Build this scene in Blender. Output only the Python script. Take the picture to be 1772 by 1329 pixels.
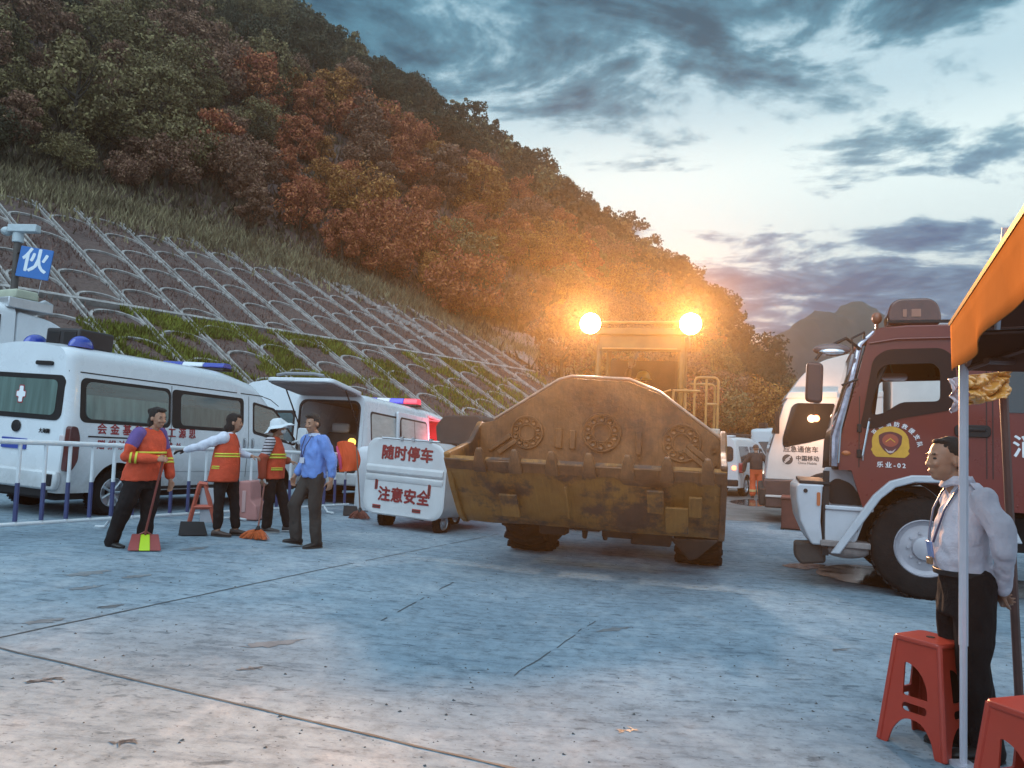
import bpy, bmesh, math, random
import numpy as np
from mathutils import Vector, Matrix, noise as mnoise
for _o in list(bpy.data.objects): bpy.data.objects.remove(_o)
SC = bpy.context.scene; COL = SC.collection
rnd = random.Random(7); nr = np.random.default_rng(7)
R = math.radians

# ------------------------------------------------------------------ camera
CAM = Vector((0, 0, 1.5)); PITCH = R(4.85); ROLL = R(1.1); F = 1280.0
_fw = Vector((0, math.cos(PITCH), math.sin(PITCH))); _rt = Vector((1, 0, 0)); _up = Vector((0, -math.sin(PITCH), math.cos(PITCH)))
RT = math.cos(ROLL) * _rt + math.sin(ROLL) * _up; UP = -math.sin(ROLL) * _rt + math.cos(ROLL) * _up; FW = _fw
cd = bpy.data.cameras.new('camera'); cam = bpy.data.objects.new('camera', cd); COL.objects.link(cam)
cd.sensor_width = 36; cd.lens = 36 * F / 1772; cd.clip_start = 0.05; cd.clip_end = 6000
_m = Matrix((RT, UP, -FW)).transposed().to_4x4(); _m.translation = CAM; cam.matrix_world = _m
SC.camera = cam

# ------------------------------------------------------------------ light
SC.view_settings.view_transform = 'Standard'; SC.view_settings.look = 'None'
SC.view_settings.exposure = 0.2; SC.view_settings.gamma = 1.0; SC.view_settings.use_curve_mapping = False
SUN_EL = R(48); SUN_AZ = R(205)      # soft evening light from the bright sky behind the photographer
W = bpy.data.worlds.new("World"); SC.world = W; W.use_nodes = True
sl = bpy.data.lights.new('sun', 'SUN'); sl.energy = 1.5; sl.angle = R(60); sl.color = (0.64, 0.86, 1.0)
so = bpy.data.objects.new('sun', sl); COL.objects.link(so)
_sd = Vector((math.sin(SUN_AZ) * math.cos(SUN_EL), math.cos(SUN_AZ) * math.cos(SUN_EL), math.sin(SUN_EL)))
so.rotation_euler = _sd.to_track_quat('Z', 'Y').to_euler(); so.location = (0, -10, 30)

def build_world():
    nt = W.node_tree; N = nt.nodes; Lk = nt.links
    for n in list(N): N.remove(n)
    def nd(t, **k):
        n = N.new(t)
        for a, b in k.items(): setattr(n, a, b)
        return n
    def math_(op, a, b=None, c=None, clamp=False):
        n = nd('ShaderNodeMath', operation=op, use_clamp=clamp)
        for i, v in enumerate((a, b, c)):
            if v is None: continue
            if isinstance(v, (int, float)): n.inputs[i].default_value = v
            else: Lk.new(v, n.inputs[i])
        return n.outputs[0]
    def ramp(fac, stops, interp='EASE'):
        n = nd('ShaderNodeValToRGB'); cr = n.color_ramp; cr.interpolation = interp
        while len(cr.elements) < len(stops): cr.elements.new(0.5)
        for e, (p, c) in zip(cr.elements, stops): e.position = p; e.color = (*c, 1) if len(c) == 3 else c
        Lk.new(fac, n.inputs[0]); return n.outputs[0]
    def mix(f, a, b, mode='MIX'):
        n = nd('ShaderNodeMix', data_type='RGBA', blend_type=mode)
        for s, v in ((n.inputs[0], f), (n.inputs[6], a), (n.inputs[7], b)):
            if isinstance(v, (int, float)): s.default_value = v
            elif isinstance(v, tuple): s.default_value = (*v, 1)
            else: Lk.new(v, s)
        return n.outputs[2]
    tc = nd('ShaderNodeTexCoord'); sx = nd('ShaderNodeSeparateXYZ'); Lk.new(tc.outputs['Generated'], sx.inputs[0])
    X, Y, Z = sx.outputs
    zc = math_('MAXIMUM', Z, 0.0)
    den = math_('ADD', zc, 0.12)
    u = math_('DIVIDE', X, den); v = math_('DIVIDE', Y, den)
    cb = nd('ShaderNodeCombineXYZ'); Lk.new(u, cb.inputs[0]); Lk.new(v, cb.inputs[1])
    def noise(scale, detail, rough, off=(0, 0, 0), stretch=(1, 1, 1), dist=0.0):
        mp = nd('ShaderNodeMapping'); Lk.new(cb.outputs[0], mp.inputs[0])
        mp.inputs['Location'].default_value = off; mp.inputs['Scale'].default_value = stretch
        n = nd('ShaderNodeTexNoise'); Lk.new(mp.outputs[0], n.inputs['Vector'])
        n.inputs['Scale'].default_value = scale; n.inputs['Detail'].default_value = detail; n.inputs['Roughness'].default_value = rough
        n.inputs['Distortion'].default_value = dist
        return n.outputs[0]
    n1 = noise(0.9, 8, 0.62, (3.1, 1.7, 0), (1, 1, 1), 0.3)        # big cloud masses
    n2 = noise(2.3, 9, 0.60, (1.3, 5.6, 0), (1, 1.4, 1), 0.5)     # broken cloud
    n3 = noise(9.0, 6, 0.6, (7, 2, 0))
    # elevation as tan(angle above the horizon)
    hyp = math_('SQRT', math_('ADD', math_('MULTIPLY', X, X), math_('MULTIPLY', Y, Y)))
    el = math_('DIVIDE', Z, math_('MAXIMUM', hyp, 0.05))
    az = math_('DIVIDE', X, math_('MAXIMUM', Y, 0.25))
    wig = math_('ADD', math_('MULTIPLY', math_('SUBTRACT', n1, 0.5), 0.16), math_('MULTIPLY', math_('SUBTRACT', az, 0.25), -0.06))
    e2 = math_('ADD', el, wig)
    bias = ramp(e2, [(0.0, (0.50,) * 3), (0.06, (0.38,) * 3), (0.10, (0.46,) * 3), (0.17, (0.66,) * 3), (0.225, (0.64,) * 3), (0.275, (0.44,) * 3), (0.33, (0.415,) * 3), (0.39, (0.455,) * 3), (0.44, (0.53,) * 3), (0.53, (0.63,) * 3), (0.8, (0.56,) * 3)])
    dens = math_('ADD', math_('ADD', math_('MULTIPLY', n1, 0.60), math_('MULTIPLY', n2, 1.25)), math_('ADD', bias, -1.425))
    dens = math_('ADD', dens, math_('MULTIPLY', math_('SUBTRACT', n3, 0.5), 0.42))
    mr = nd('ShaderNodeMapRange', interpolation_type='SMOOTHSTEP'); Lk.new(dens, mr.inputs[0]); mr.inputs[1].default_value = -0.06; mr.inputs[2].default_value = 0.12
    cov = mr.outputs[0]
    det = math_('MULTIPLY', math_('SUBTRACT', n2, 0.5), 2.3)
    core = nd('ShaderNodeMapRange', interpolation_type='SMOOTHSTEP'); Lk.new(dens, core.inputs[0]); core.inputs[1].default_value = 0.03; core.inputs[2].default_value = 0.30
    bright = ramp(el, [(0.0, (0.84, 0.70, 0.60)), (0.10, (0.86, 0.80, 0.76)), (0.17, (0.66, 0.74, 0.78)), (0.26, (0.76, 0.90, 0.93)), (0.36, (0.82, 0.98, 1.0)), (0.48, (0.50, 0.70, 0.80)), (0.75, (0.30, 0.52, 0.64))])
    edge = ramp(el, [(0.0, (0.30, 0.34, 0.45)), (0.16, (0.13, 0.25, 0.46)), (0.26, (0.19, 0.35, 0.52)), (0.40, (0.22, 0.42, 0.54)), (0.55, (0.10, 0.28, 0.40)), (0.8, (0.08, 0.26, 0.40))])
    shade = ramp(el, [(0.0, (0.12, 0.17, 0.30)), (0.16, (0.022, 0.075, 0.23)), (0.26, (0.035, 0.105, 0.27)), (0.40, (0.045, 0.14, 0.25)), (0.55, (0.014, 0.075, 0.14)), (0.8, (0.010, 0.07, 0.13))])
    clouds = mix(cov, bright, mix(core.outputs[0], edge, shade))
    # brighter open sky overhead and behind the photographer
    back = math_('MULTIPLY', math_('SUBTRACT', 0.25, Y), 1.6, clamp=True)
    over = math_('MULTIPLY', math_('SUBTRACT', Z, 0.62), 3.0, clamp=True)
    bk = math_('MAXIMUM', back, over)
    bkc = mix(math_('MULTIPLY', det, 0.5, clamp=True), (0.58, 0.80, 1.0), (0.38, 0.60, 0.82))
    skyc = mix(bk, clouds, bkc)
    sky = nd('ShaderNodeTexSky', sky_type='NISHITA'); sky.sun_disc = False
    sky.sun_elevation = R(3); sky.sun_rotation = R(15)
    b1 = nd('ShaderNodeBackground'); Lk.new(sky.outputs[0], b1.inputs[0]); b1.inputs[1].default_value = 0.004
    b2 = nd('ShaderNodeBackground'); Lk.new(skyc, b2.inputs[0]); b2.inputs[1].default_value = 1.0
    ad = nd('ShaderNodeAddShader'); Lk.new(b1.outputs[0], ad.inputs[0]); Lk.new(b2.outputs[0], ad.inputs[1])
    out = nd('ShaderNodeOutputWorld'); Lk.new(ad.outputs[0], out.inputs[0])
build_world()
SC.cycles.max_bounces = 5; SC.cycles.diffuse_bounces = 2; SC.cycles.glossy_bounces = 3; SC.cycles.transmission_bounces = 4
SC.cycles.volume_bounces = 0; SC.cycles.transparent_max_bounces = 6
SC.cycles.sample_clamp_indirect = 4.0; SC.cycles.use_denoising = True
SC.cycles.caustics_reflective = False; SC.cycles.caustics_refractive = False

# ------------------------------------------------------------------ ground height and pixel helpers
def sstep(a, b, x):
    t = min(1.0, max(0.0, (x - a) / (b - a))); return t * t * (3 - 2 * t)
def gz(x, y):
    k = -0.06 * max(x, -9.0) if x < 0 else -0.03 * min(x, 7.0)
    return k * (1 - sstep(14, 22, y))
def ray(px, py): return FW + RT * ((px - 886) / F) - UP * ((py - 664.5) / F)
def P(px, py, Y):
    d = ray(px, py); return CAM + d * (Y / d.y)
def G(px, py):
    d = ray(px, py); t = 5.0
    for _ in range(60):
        p = CAM + d * t; e = p.z - gz(p.x, p.y)
        t += e / max(1e-3, -d.z) * 0.7
    return CAM + d * t
def proj(p):
    q = Vector(p) - CAM; w = q.dot(FW); return (886 + F * q.dot(RT) / w, 664.5 - F * q.dot(UP) / w)
def frame(x, y, yaw, z=None, level=False):
    """matrix whose +x looks along heading yaw (degrees right of +Y), standing on the sloping ground"""
    a = R(yaw); h = Vector((math.sin(a), math.cos(a), 0))
    if level: n = Vector((0, 0, 1))
    else:
        e = 0.8; n = Vector((-(gz(x + e, y) - gz(x - e, y)) / (2 * e), -(gz(x, y + e) - gz(x, y - e)) / (2 * e), 1)).normalized()
    l = n.cross(h).normalized(); f = l.cross(n)
    m = Matrix((f, l, n)).transposed().to_4x4(); m.translation = (x, y, gz(x, y) if z is None else z); return m

# ------------------------------------------------------------------ materials
MATS = {}
def mat(name, col, rough=0.6, metal=0.0, scratch=0.0, dust=0.0, var=0.0, vscale=3.0, bump=0.0, bscale=40.0, emit=None, estr=1.0, coat=0.0, spec=0.5,
        col2=None, thr=(0.45, 0.6), detail=6, trans=0.0, coords='Object', stretch=None, rvar=0.0):
    if name in MATS: return MATS[name]
    m = bpy.data.materials.new(name); m.use_nodes = True; nt = m.node_tree; N = nt.nodes; Lk = nt.links
    b = N['Principled BSDF']; b.inputs['Base Color'].default_value = (*col, 1); b.inputs['Roughness'].default_value = rough
    b.inputs['Metallic'].default_value = metal; b.inputs['Coat Weight'].default_value = coat; b.inputs['Coat Roughness'].default_value = 0.08
    b.inputs['Specular IOR Level'].default_value = spec
    if trans: b.inputs['Transmission Weight'].default_value = trans
    if emit: b.inputs['Emission Color'].default_value = (*emit, 1); b.inputs['Emission Strength'].default_value = estr
    if var or bump or col2 or rvar or scratch or dust:
        tc = N.new('ShaderNodeTexCoord'); src = tc.outputs[coords]
        if stretch:
            mp = N.new('ShaderNodeMapping'); mp.inputs['Scale'].default_value = stretch; Lk.new(src, mp.inputs[0]); src = mp.outputs[0]
        def noi(s, d=detail, r=0.6):
            n = N.new('ShaderNodeTexNoise'); n.inputs['Scale'].default_value = s; n.inputs['Detail'].default_value = d; n.inputs['Roughness'].default_value = r
            Lk.new(src, n.inputs['Vector']); return n
    cur = None
    if col2:
        n = noi(vscale * 0.6, 8, 0.68); r = N.new('ShaderNodeValToRGB'); r.color_ramp.elements[0].position = thr[0]; r.color_ramp.elements[1].position = thr[1]
        r.color_ramp.elements[0].color = (*col, 1); r.color_ramp.elements[1].color = (*col2, 1); Lk.new(n.outputs[0], r.inputs[0]); cur = r.outputs[0]
    if var:
        n = noi(vscale); mr = N.new('ShaderNodeMapRange'); mr.inputs[1].default_value = 0.25; mr.inputs[2].default_value = 0.75
        mr.inputs[3].default_value = 1 - var; mr.inputs[4].default_value = 1 + var; Lk.new(n.outputs[0], mr.inputs[0])
        mx = N.new('ShaderNodeMix'); mx.data_type = 'RGBA'; mx.blend_type = 'MULTIPLY'; mx.inputs[0].default_value = 1
        if cur: Lk.new(cur, mx.inputs[6])
        else: mx.inputs[6].default_value = (*col, 1)
        cmb = N.new('ShaderNodeCombineColor')
        for i in range(3): Lk.new(mr.outputs[0], cmb.inputs[i])
        Lk.new(cmb.outputs[0], mx.inputs[7]); cur = mx.outputs[2]
    if scratch:
        mp = N.new('ShaderNodeMapping'); mp.inputs['Scale'].default_value = (1, 22, 2.2); mp.inputs['Rotation'].default_value = (0.12, 0, 0); Lk.new(src, mp.inputs[0])
        n = N.new('ShaderNodeTexNoise'); n.inputs['Scale'].default_value = 1.6; n.inputs['Detail'].default_value = 9; n.inputs['Roughness'].default_value = .75; Lk.new(mp.outputs[0], n.inputs['Vector'])
        r = N.new('ShaderNodeValToRGB'); cr = r.color_ramp; cr.elements.new(.5); cr.elements.new(.66)
        for e, (p_, v_) in zip(cr.elements, [(.30, .45), (.45, .95), (.60, 1.05), (.72, 2.0)]): e.position = p_; e.color = (v_, v_, v_, 1)
        Lk.new(n.outputs[0], r.inputs[0]); mx = N.new('ShaderNodeMix'); mx.data_type = 'RGBA'; mx.blend_type = 'MULTIPLY'; mx.inputs[0].default_value = scratch
        if cur: Lk.new(cur, mx.inputs[6])
        else: mx.inputs[6].default_value = (*col, 1)
        Lk.new(r.outputs[0], mx.inputs[7]); cur = mx.outputs[2]
    if dust:      # road dust thrown up along the lower body
        sx = N.new('ShaderNodeSeparateXYZ'); Lk.new(src, sx.inputs[0]); n = noi(3.5, 8, .7)
        m1 = N.new('ShaderNodeMapRange'); m1.inputs[1].default_value = .95; m1.inputs[2].default_value = .30; m1.inputs[3].default_value = 0; m1.inputs[4].default_value = 1; Lk.new(sx.outputs[2], m1.inputs[0])
        m2 = N.new('ShaderNodeMath'); m2.operation = 'MULTIPLY'; Lk.new(m1.outputs[0], m2.inputs[0]); Lk.new(n.outputs[0], m2.inputs[1]); m3 = N.new('ShaderNodeMath'); m3.operation = 'MULTIPLY'; m3.inputs[1].default_value = dust * 1.6; m3.use_clamp = True; Lk.new(m2.outputs[0], m3.inputs[0])
        mx = N.new('ShaderNodeMix'); mx.data_type = 'RGBA'; mx.inputs[7].default_value = (.20, .18, .16, 1); Lk.new(m3.outputs[0], mx.inputs[0])
        if cur: Lk.new(cur, mx.inputs[6])
        else: mx.inputs[6].default_value = (*col, 1)
        cur = mx.outputs[2]
    if cur: Lk.new(cur, b.inputs['Base Color'])
    if rvar:
        n = noi(vscale * 1.7); mr = N.new('ShaderNodeMapRange'); mr.inputs[1].default_value = 0.3; mr.inputs[2].default_value = 0.7
        mr.inputs[3].default_value = max(0.02, rough - rvar); mr.inputs[4].default_value = min(1, rough + rvar); Lk.new(n.outputs[0], mr.inputs[0]); Lk.new(mr.outputs[0], b.inputs['Roughness'])
    if bump:
        n = noi(bscale, 5); bp = N.new('ShaderNodeBump'); bp.inputs['Strength'].default_value = bump; bp.inputs['Distance'].default_value = 0.02
        Lk.new(n.outputs[0], bp.inputs['Height']); Lk.new(bp.outputs[0], b.inputs['Normal'])
    MATS[name] = m; return m

# ------------------------------------------------------------------ mesh builder
def basis(d):
    d = Vector(d).normalized(); a = Vector((0, 0, 1)) if abs(d.z) < 0.9 else Vector((1, 0, 0))
    x = a.cross(d).normalized(); return x, d.cross(x), d
class MB:
    def __init__(s): s.v = []; s.f = []
    def add(s, vs, fs):
        o = len(s.v); s.v += [tuple(v) for v in vs]; s.f += [tuple(i + o for i in f) for f in fs]; return s
    def box(s, c, d, rot=None):
        c = Vector(c); h = Vector(d) / 2; vs = []
        for z in (-1, 1):
            for y in (-1, 1):
                for x in (-1, 1):
                    q = Vector((x * h.x, y * h.y, z * h.z)); q = (rot @ q) if rot else q; vs.append(c + q)
        return s.add(vs, [(0, 2, 3, 1), (4, 5, 7, 6), (0, 1, 5, 4), (2, 6, 7, 3), (0, 4, 6, 2), (1, 3, 7, 5)])
    def rings(s, rings, caps=True, closed=True):
        n = len(rings[0]); vs = [p for r in rings for p in r]; fs = []
        for i in range(len(rings) - 1):
            for j in range(n if closed else n - 1):
                a = i * n + j; b = i * n + (j + 1) % n; fs.append((a, b, b + n, a + n))
        if caps and closed: fs.append(tuple(range(n - 1, -1, -1))); k = (len(rings) - 1) * n; fs.append(tuple(range(k, k + n)))
        return s.add(vs, fs)
    def tube(s, pts, r, n=10, caps=True):
        pts = [Vector(p) for p in pts]; rs = r if isinstance(r, (list, tuple)) else [r] * len(pts); rg = []; px = None
        for i, p in enumerate(pts):
            d = (pts[min(i + 1, len(pts) - 1)] - pts[max(i - 1, 0)])
            x, y, d = basis(d)
            if px is not None:
                x = (px - d * px.dot(d)); x = x.normalized() if x.length > 1e-6 else basis(d)[0]; y = d.cross(x)
            px = x
            rg.append([p + (x * math.cos(2 * math.pi * k / n) + y * math.sin(2 * math.pi * k / n)) * rs[i] for k in range(n)])
        return s.rings(rg, caps)
    def cyl(s, a, b, r, n=16, r2=None): return s.tube([a, b], [r, r if r2 is None else r2], n)
    def lathe(s, prof, axis_o, axis_d, n=32, caps=False):
        x, y, d = basis(axis_d); o = Vector(axis_o)
        rg = [[o + d * h + (x * math.cos(2 * math.pi * k / n) + y * math.sin(2 * math.pi * k / n)) * max(r, 1e-4) for k in range(n)] for r, h in prof]
        return s.rings(rg, caps)
    def prism(s, poly, thick, M=Matrix()):
        """poly: 2-D outline in the local xy plane, extruded along +z by thick"""
        n = len(poly); vs = [M @ Vector((p[0], p[1], 0)) for p in poly] + [M @ Vector((p[0], p[1], thick)) for p in poly]
        fs = [tuple(range(n - 1, -1, -1)), tuple(range(n, 2 * n))] + [(i, (i + 1) % n, (i + 1) % n + n, i + n) for i in range(n)]
        return s.add(vs, fs)
    def panel(s, pts, nrm, thick, back=0.0):
        n = len(pts); nrm = Vector(nrm).normalized(); vs = [Vector(p) - nrm * back for p in pts] + [Vector(p) + nrm * thick for p in pts]
        return s.add(vs, [tuple(range(n - 1, -1, -1)), tuple(range(n, 2 * n))] + [(i, (i + 1) % n, (i + 1) % n + n, i + n) for i in range(n)])
    def sphere(s, c, r, n=16, m=10, zr=(0, 1)):
        c = Vector(c); r = Vector(r) if not isinstance(r, (int, float)) else Vector((r, r, r)); rg = []
        for i in range(m + 1):
            t = math.pi * (zr[0] + (zr[1] - zr[0]) * i / m) - math.pi / 2
            rr = max(math.cos(t), 1e-3)
            rg.append([c + Vector((r.x * rr * math.cos(2 * math.pi * k / n), r.y * rr * math.sin(2 * math.pi * k / n), r.z * math.sin(t))) for k in range(n)])
        return s.rings(rg)
    def xf(s, M): s.v = [tuple(M @ Vector(v)) for v in s.v]; return s
def prop(o, **k):
    for a, b in k.items():
        if b is not None: o[a] = b
    return o
def obj(name, mb, m, parent=None, bevel=0.0, smooth=35, segs=2, recalc=True, **tags):
    me = bpy.data.meshes.new(name)
    if isinstance(mb, MB): me.from_pydata(mb.v, [], mb.f)
    else: me = mb; me.name = name
    if recalc:
        bm = bmesh.new(); bm.from_mesh(me); bmesh.ops.recalc_face_normals(bm, faces=bm.faces); bm.to_mesh(me); bm.free()
    me.materials.clear()
    for q in (m if isinstance(m, (list, tuple)) else [m]): me.materials.append(q)
    if smooth:
        me.polygons.foreach_set('use_smooth', [True] * len(me.polygons)); me.set_sharp_from_angle(angle=R(smooth))
    o = bpy.data.objects.new(name, me); COL.objects.link(o)
    if parent: o.parent = parent
    if bevel:
        b = o.modifiers.new('bevel', 'BEVEL'); b.width = bevel; b.segments = segs; b.limit_method = 'ANGLE'; b.angle_limit = R(40); b.harden_normals = False
    prop(o, **tags); return o
def thing(name, label, cat, M=None, group=None):
    o = bpy.data.objects.new(name, None); COL.objects.link(o); o.empty_display_size = 0.2
    if M is not None: o.matrix_world = M
    o['label'] = label; o['category'] = cat
    if group: o['group'] = group
    return o
def rrect(x0, x1, y0, y1, r, n=5):
    """rounded rectangle outline; r one radius or four (bl, br, tr, tl)"""
    rr = [r] * 4 if isinstance(r, (int, float)) else r; out = []
    for (cx, cy, a0, q) in ((x0, y0, 180, 0), (x1, y0, 270, 1), (x1, y1, 0, 2), (x0, y1, 90, 3)):
        q_ = max(rr[q], 1e-4); sx = 1 if cx == x0 else -1; sy = 1 if cy == y0 else -1
        for k in range(n + 1):
            a = R(a0 + 90 * k / n); out.append((cx + sx * q_ + q_ * math.cos(a), cy + sy * q_ + q_ * math.sin(a)))
    return out
def roundpoly(pts, r, n=4):
    """round the corners of a 2-D polygon"""
    out = []; N = len(pts)
    for i in range(N):
        p = Vector(pts[i]); a = Vector(pts[i - 1]); b = Vector(pts[(i + 1) % N]); ri = r[i] if isinstance(r, (list, tuple)) else r
        d1 = (a - p); d2 = (b - p); q = min(ri, d1.length * 0.48, d2.length * 0.48); s = p + d1.normalized() * q; e = p + d2.normalized() * q
        for k in range(n + 1):
            t = k / n; out.append(tuple((1 - t) ** 2 * s + 2 * t * (1 - t) * p + t * t * e))
    return out
def curve2mesh(cu):
    o = bpy.data.objects.new('tmp', cu); COL.objects.link(o); bpy.context.view_layer.update()
    me = bpy.data.meshes.new_from_object(o.evaluated_get(bpy.context.evaluated_depsgraph_get()))
    bpy.data.objects.remove(o); return me
def plate(outlines, thick, M=Matrix()):
    """flat plate with holes: first outline is the rim, the others are holes; lies in xy, thickness along +z"""
    cu = bpy.data.curves.new('plate', 'CURVE'); cu.dimensions = '2D'; cu.fill_mode = 'BOTH'; cu.extrude = thick / 2
    for ol in outlines:
        sp = cu.splines.new('POLY'); sp.points.add(len(ol) - 1); sp.use_cyclic_u = True
        for q, p in zip(sp.points, ol): q.co = (p[0], p[1], 0, 1)
    me = curve2mesh(cu); me.transform(M @ Matrix.Translation((0, 0, thick / 2))); bpy.data.curves.remove(cu); return me
def text_mesh(body, size, M, thick=0.003, bold=0.0, spacing=1.0, align='CENTER', track=None):
    cu = bpy.data.curves.new('text', 'FONT'); cu.body = body; cu.size = size; cu.extrude = thick / 2; cu.align_x = align; cu.align_y = 'CENTER'
    cu.space_character = spacing; cu.resolution_u = 3
    me = curve2mesh(cu); bpy.data.curves.remove(cu)
    if bold:      # heavier strokes: shifted copies, each a hair lower
        cps = []
        for i, (dx, dy) in enumerate(((0, 0), (bold, 0), (-bold, 0), (0, bold), (0, -bold))):
            c = me.copy(); c.transform(Matrix.Translation((dx, dy, -.0004 * i))); cps.append(c)
        me = join_mesh(cps)
    me.transform(M); return me
def axes(o, x, y):
    """matrix with local x along x, local y along y, at o"""
    x = Vector(x).normalized(); y = Vector(y); y = (y - x * y.dot(x)).normalized(); z = x.cross(y)
    m = Matrix((x, y, z)).transposed().to_4x4(); m.translation = o; return m
def join_mesh(meshes):
    bm = bmesh.new()
    for me in meshes: bm.from_mesh(me)
    out = bpy.data.meshes.new('joined'); bm.to_mesh(out); bm.free(); return out
def numpy_mesh(name, V, faces_n, idx):
    me = bpy.data.meshes.new(name); nf = len(idx) // faces_n
    me.vertices.add(len(V)); me.vertices.foreach_set('co', np.asarray(V, np.float32).ravel())
    me.loops.add(len(idx)); me.loops.foreach_set('vertex_index', np.asarray(idx, np.int32))
    me.polygons.add(nf); me.polygons.foreach_set('loop_start', np.arange(0, nf * faces_n, faces_n, dtype=np.int32))
    me.update(calc_edges=True); return me

# ================================================================== THE SETTING
UX, UY = math.sin(R(37)), math.cos(R(37))           # the slope runs along u; s is the distance to the left of it
def ts(x, y): return x * UX + y * UY, -x * UY + y * UX
def xy(t, s): return t * UX - s * UY, t * UY + s * UX
S0, S1, S2 = 27.3, 41.0, 42.6
TAB = [(-40, 61), (30, 60), (40, 59), (55, 55), (62, 50), (67, 45.5), (75, 42.6), (300, 42.6)]
def interp(tab, x):
    if x <= tab[0][0]: return tab[0][1]
    for (a, b), (c, d) in zip(tab, tab[1:]):
        if x <= c: return b + (d - b) * (x - a) / (c - a)
    return tab[-1][1]
def stop(t): return interp(TAB, t)
def face0(t, s):
    if s < S0: return gz(*xy(t, s)) if s < 20 else 0.0
    if s < S1: return 0.4 + 0.6 * (s - S0)
    if s < S2: return 0.4 + 0.6 * (S1 - S0)
    st = stop(t); z2 = 0.4 + 0.6 * (S1 - S0)
    if s < st: return z2 + 0.6 * (s - S2)
    z = z2 + 0.6 * (st - S2); w = min(s - st, 5.0); z += 0.62 * w
    return z + 0.93 * max(0, s - st - 5.0)
SKY = [(-900, -700), (0, -330), (200, -190), (350, -75), (470, 22), (540, 55), (600, 100), (690, 152), (760, 190), (860, 250), (940, 310), (1000, 360), (1100, 432), (1200, 496),
       (1250, 560), (1300, 622), (1350, 664), (1372, 712), (1390, 770), (1420, 783)]
def crest_z(x, y):
    """height of the hill's crest line along this bearing, as tan(elevation)"""
    px = 886 + F * x / max(y, 1e-3); hz = 773 + (px - 886) * 0.0192
    return (hz - interp(SKY, px)) / F, px
def hill_z(x, y):
    t, s = ts(x, y); z = face0(t, s)
    if s < S0 + 1: return z
    if y > 5:
        te, px = crest_z(x, y)
        lim = 1.5 + te * y
        if z > lim: # past the crest: fall away behind it
            k = 0.35 + 0.25 * sstep(1000, 1300, px)
            z = lim - (z - lim) * k - 0.0
    if z > 105: z = 105 + 12 * math.tanh((z - 105) / 30)
    return max(z, -0.5)
def hill_n(x, y, t, s):
    a = mnoise.noise(Vector((x * 0.05, y * 0.05, 0))) * 1.6 + mnoise.noise(Vector((x * 0.14, y * 0.14, 3))) * 0.7
    w = sstep(stop(t) + 1, stop(t) + 14, s); return a * w

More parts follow.
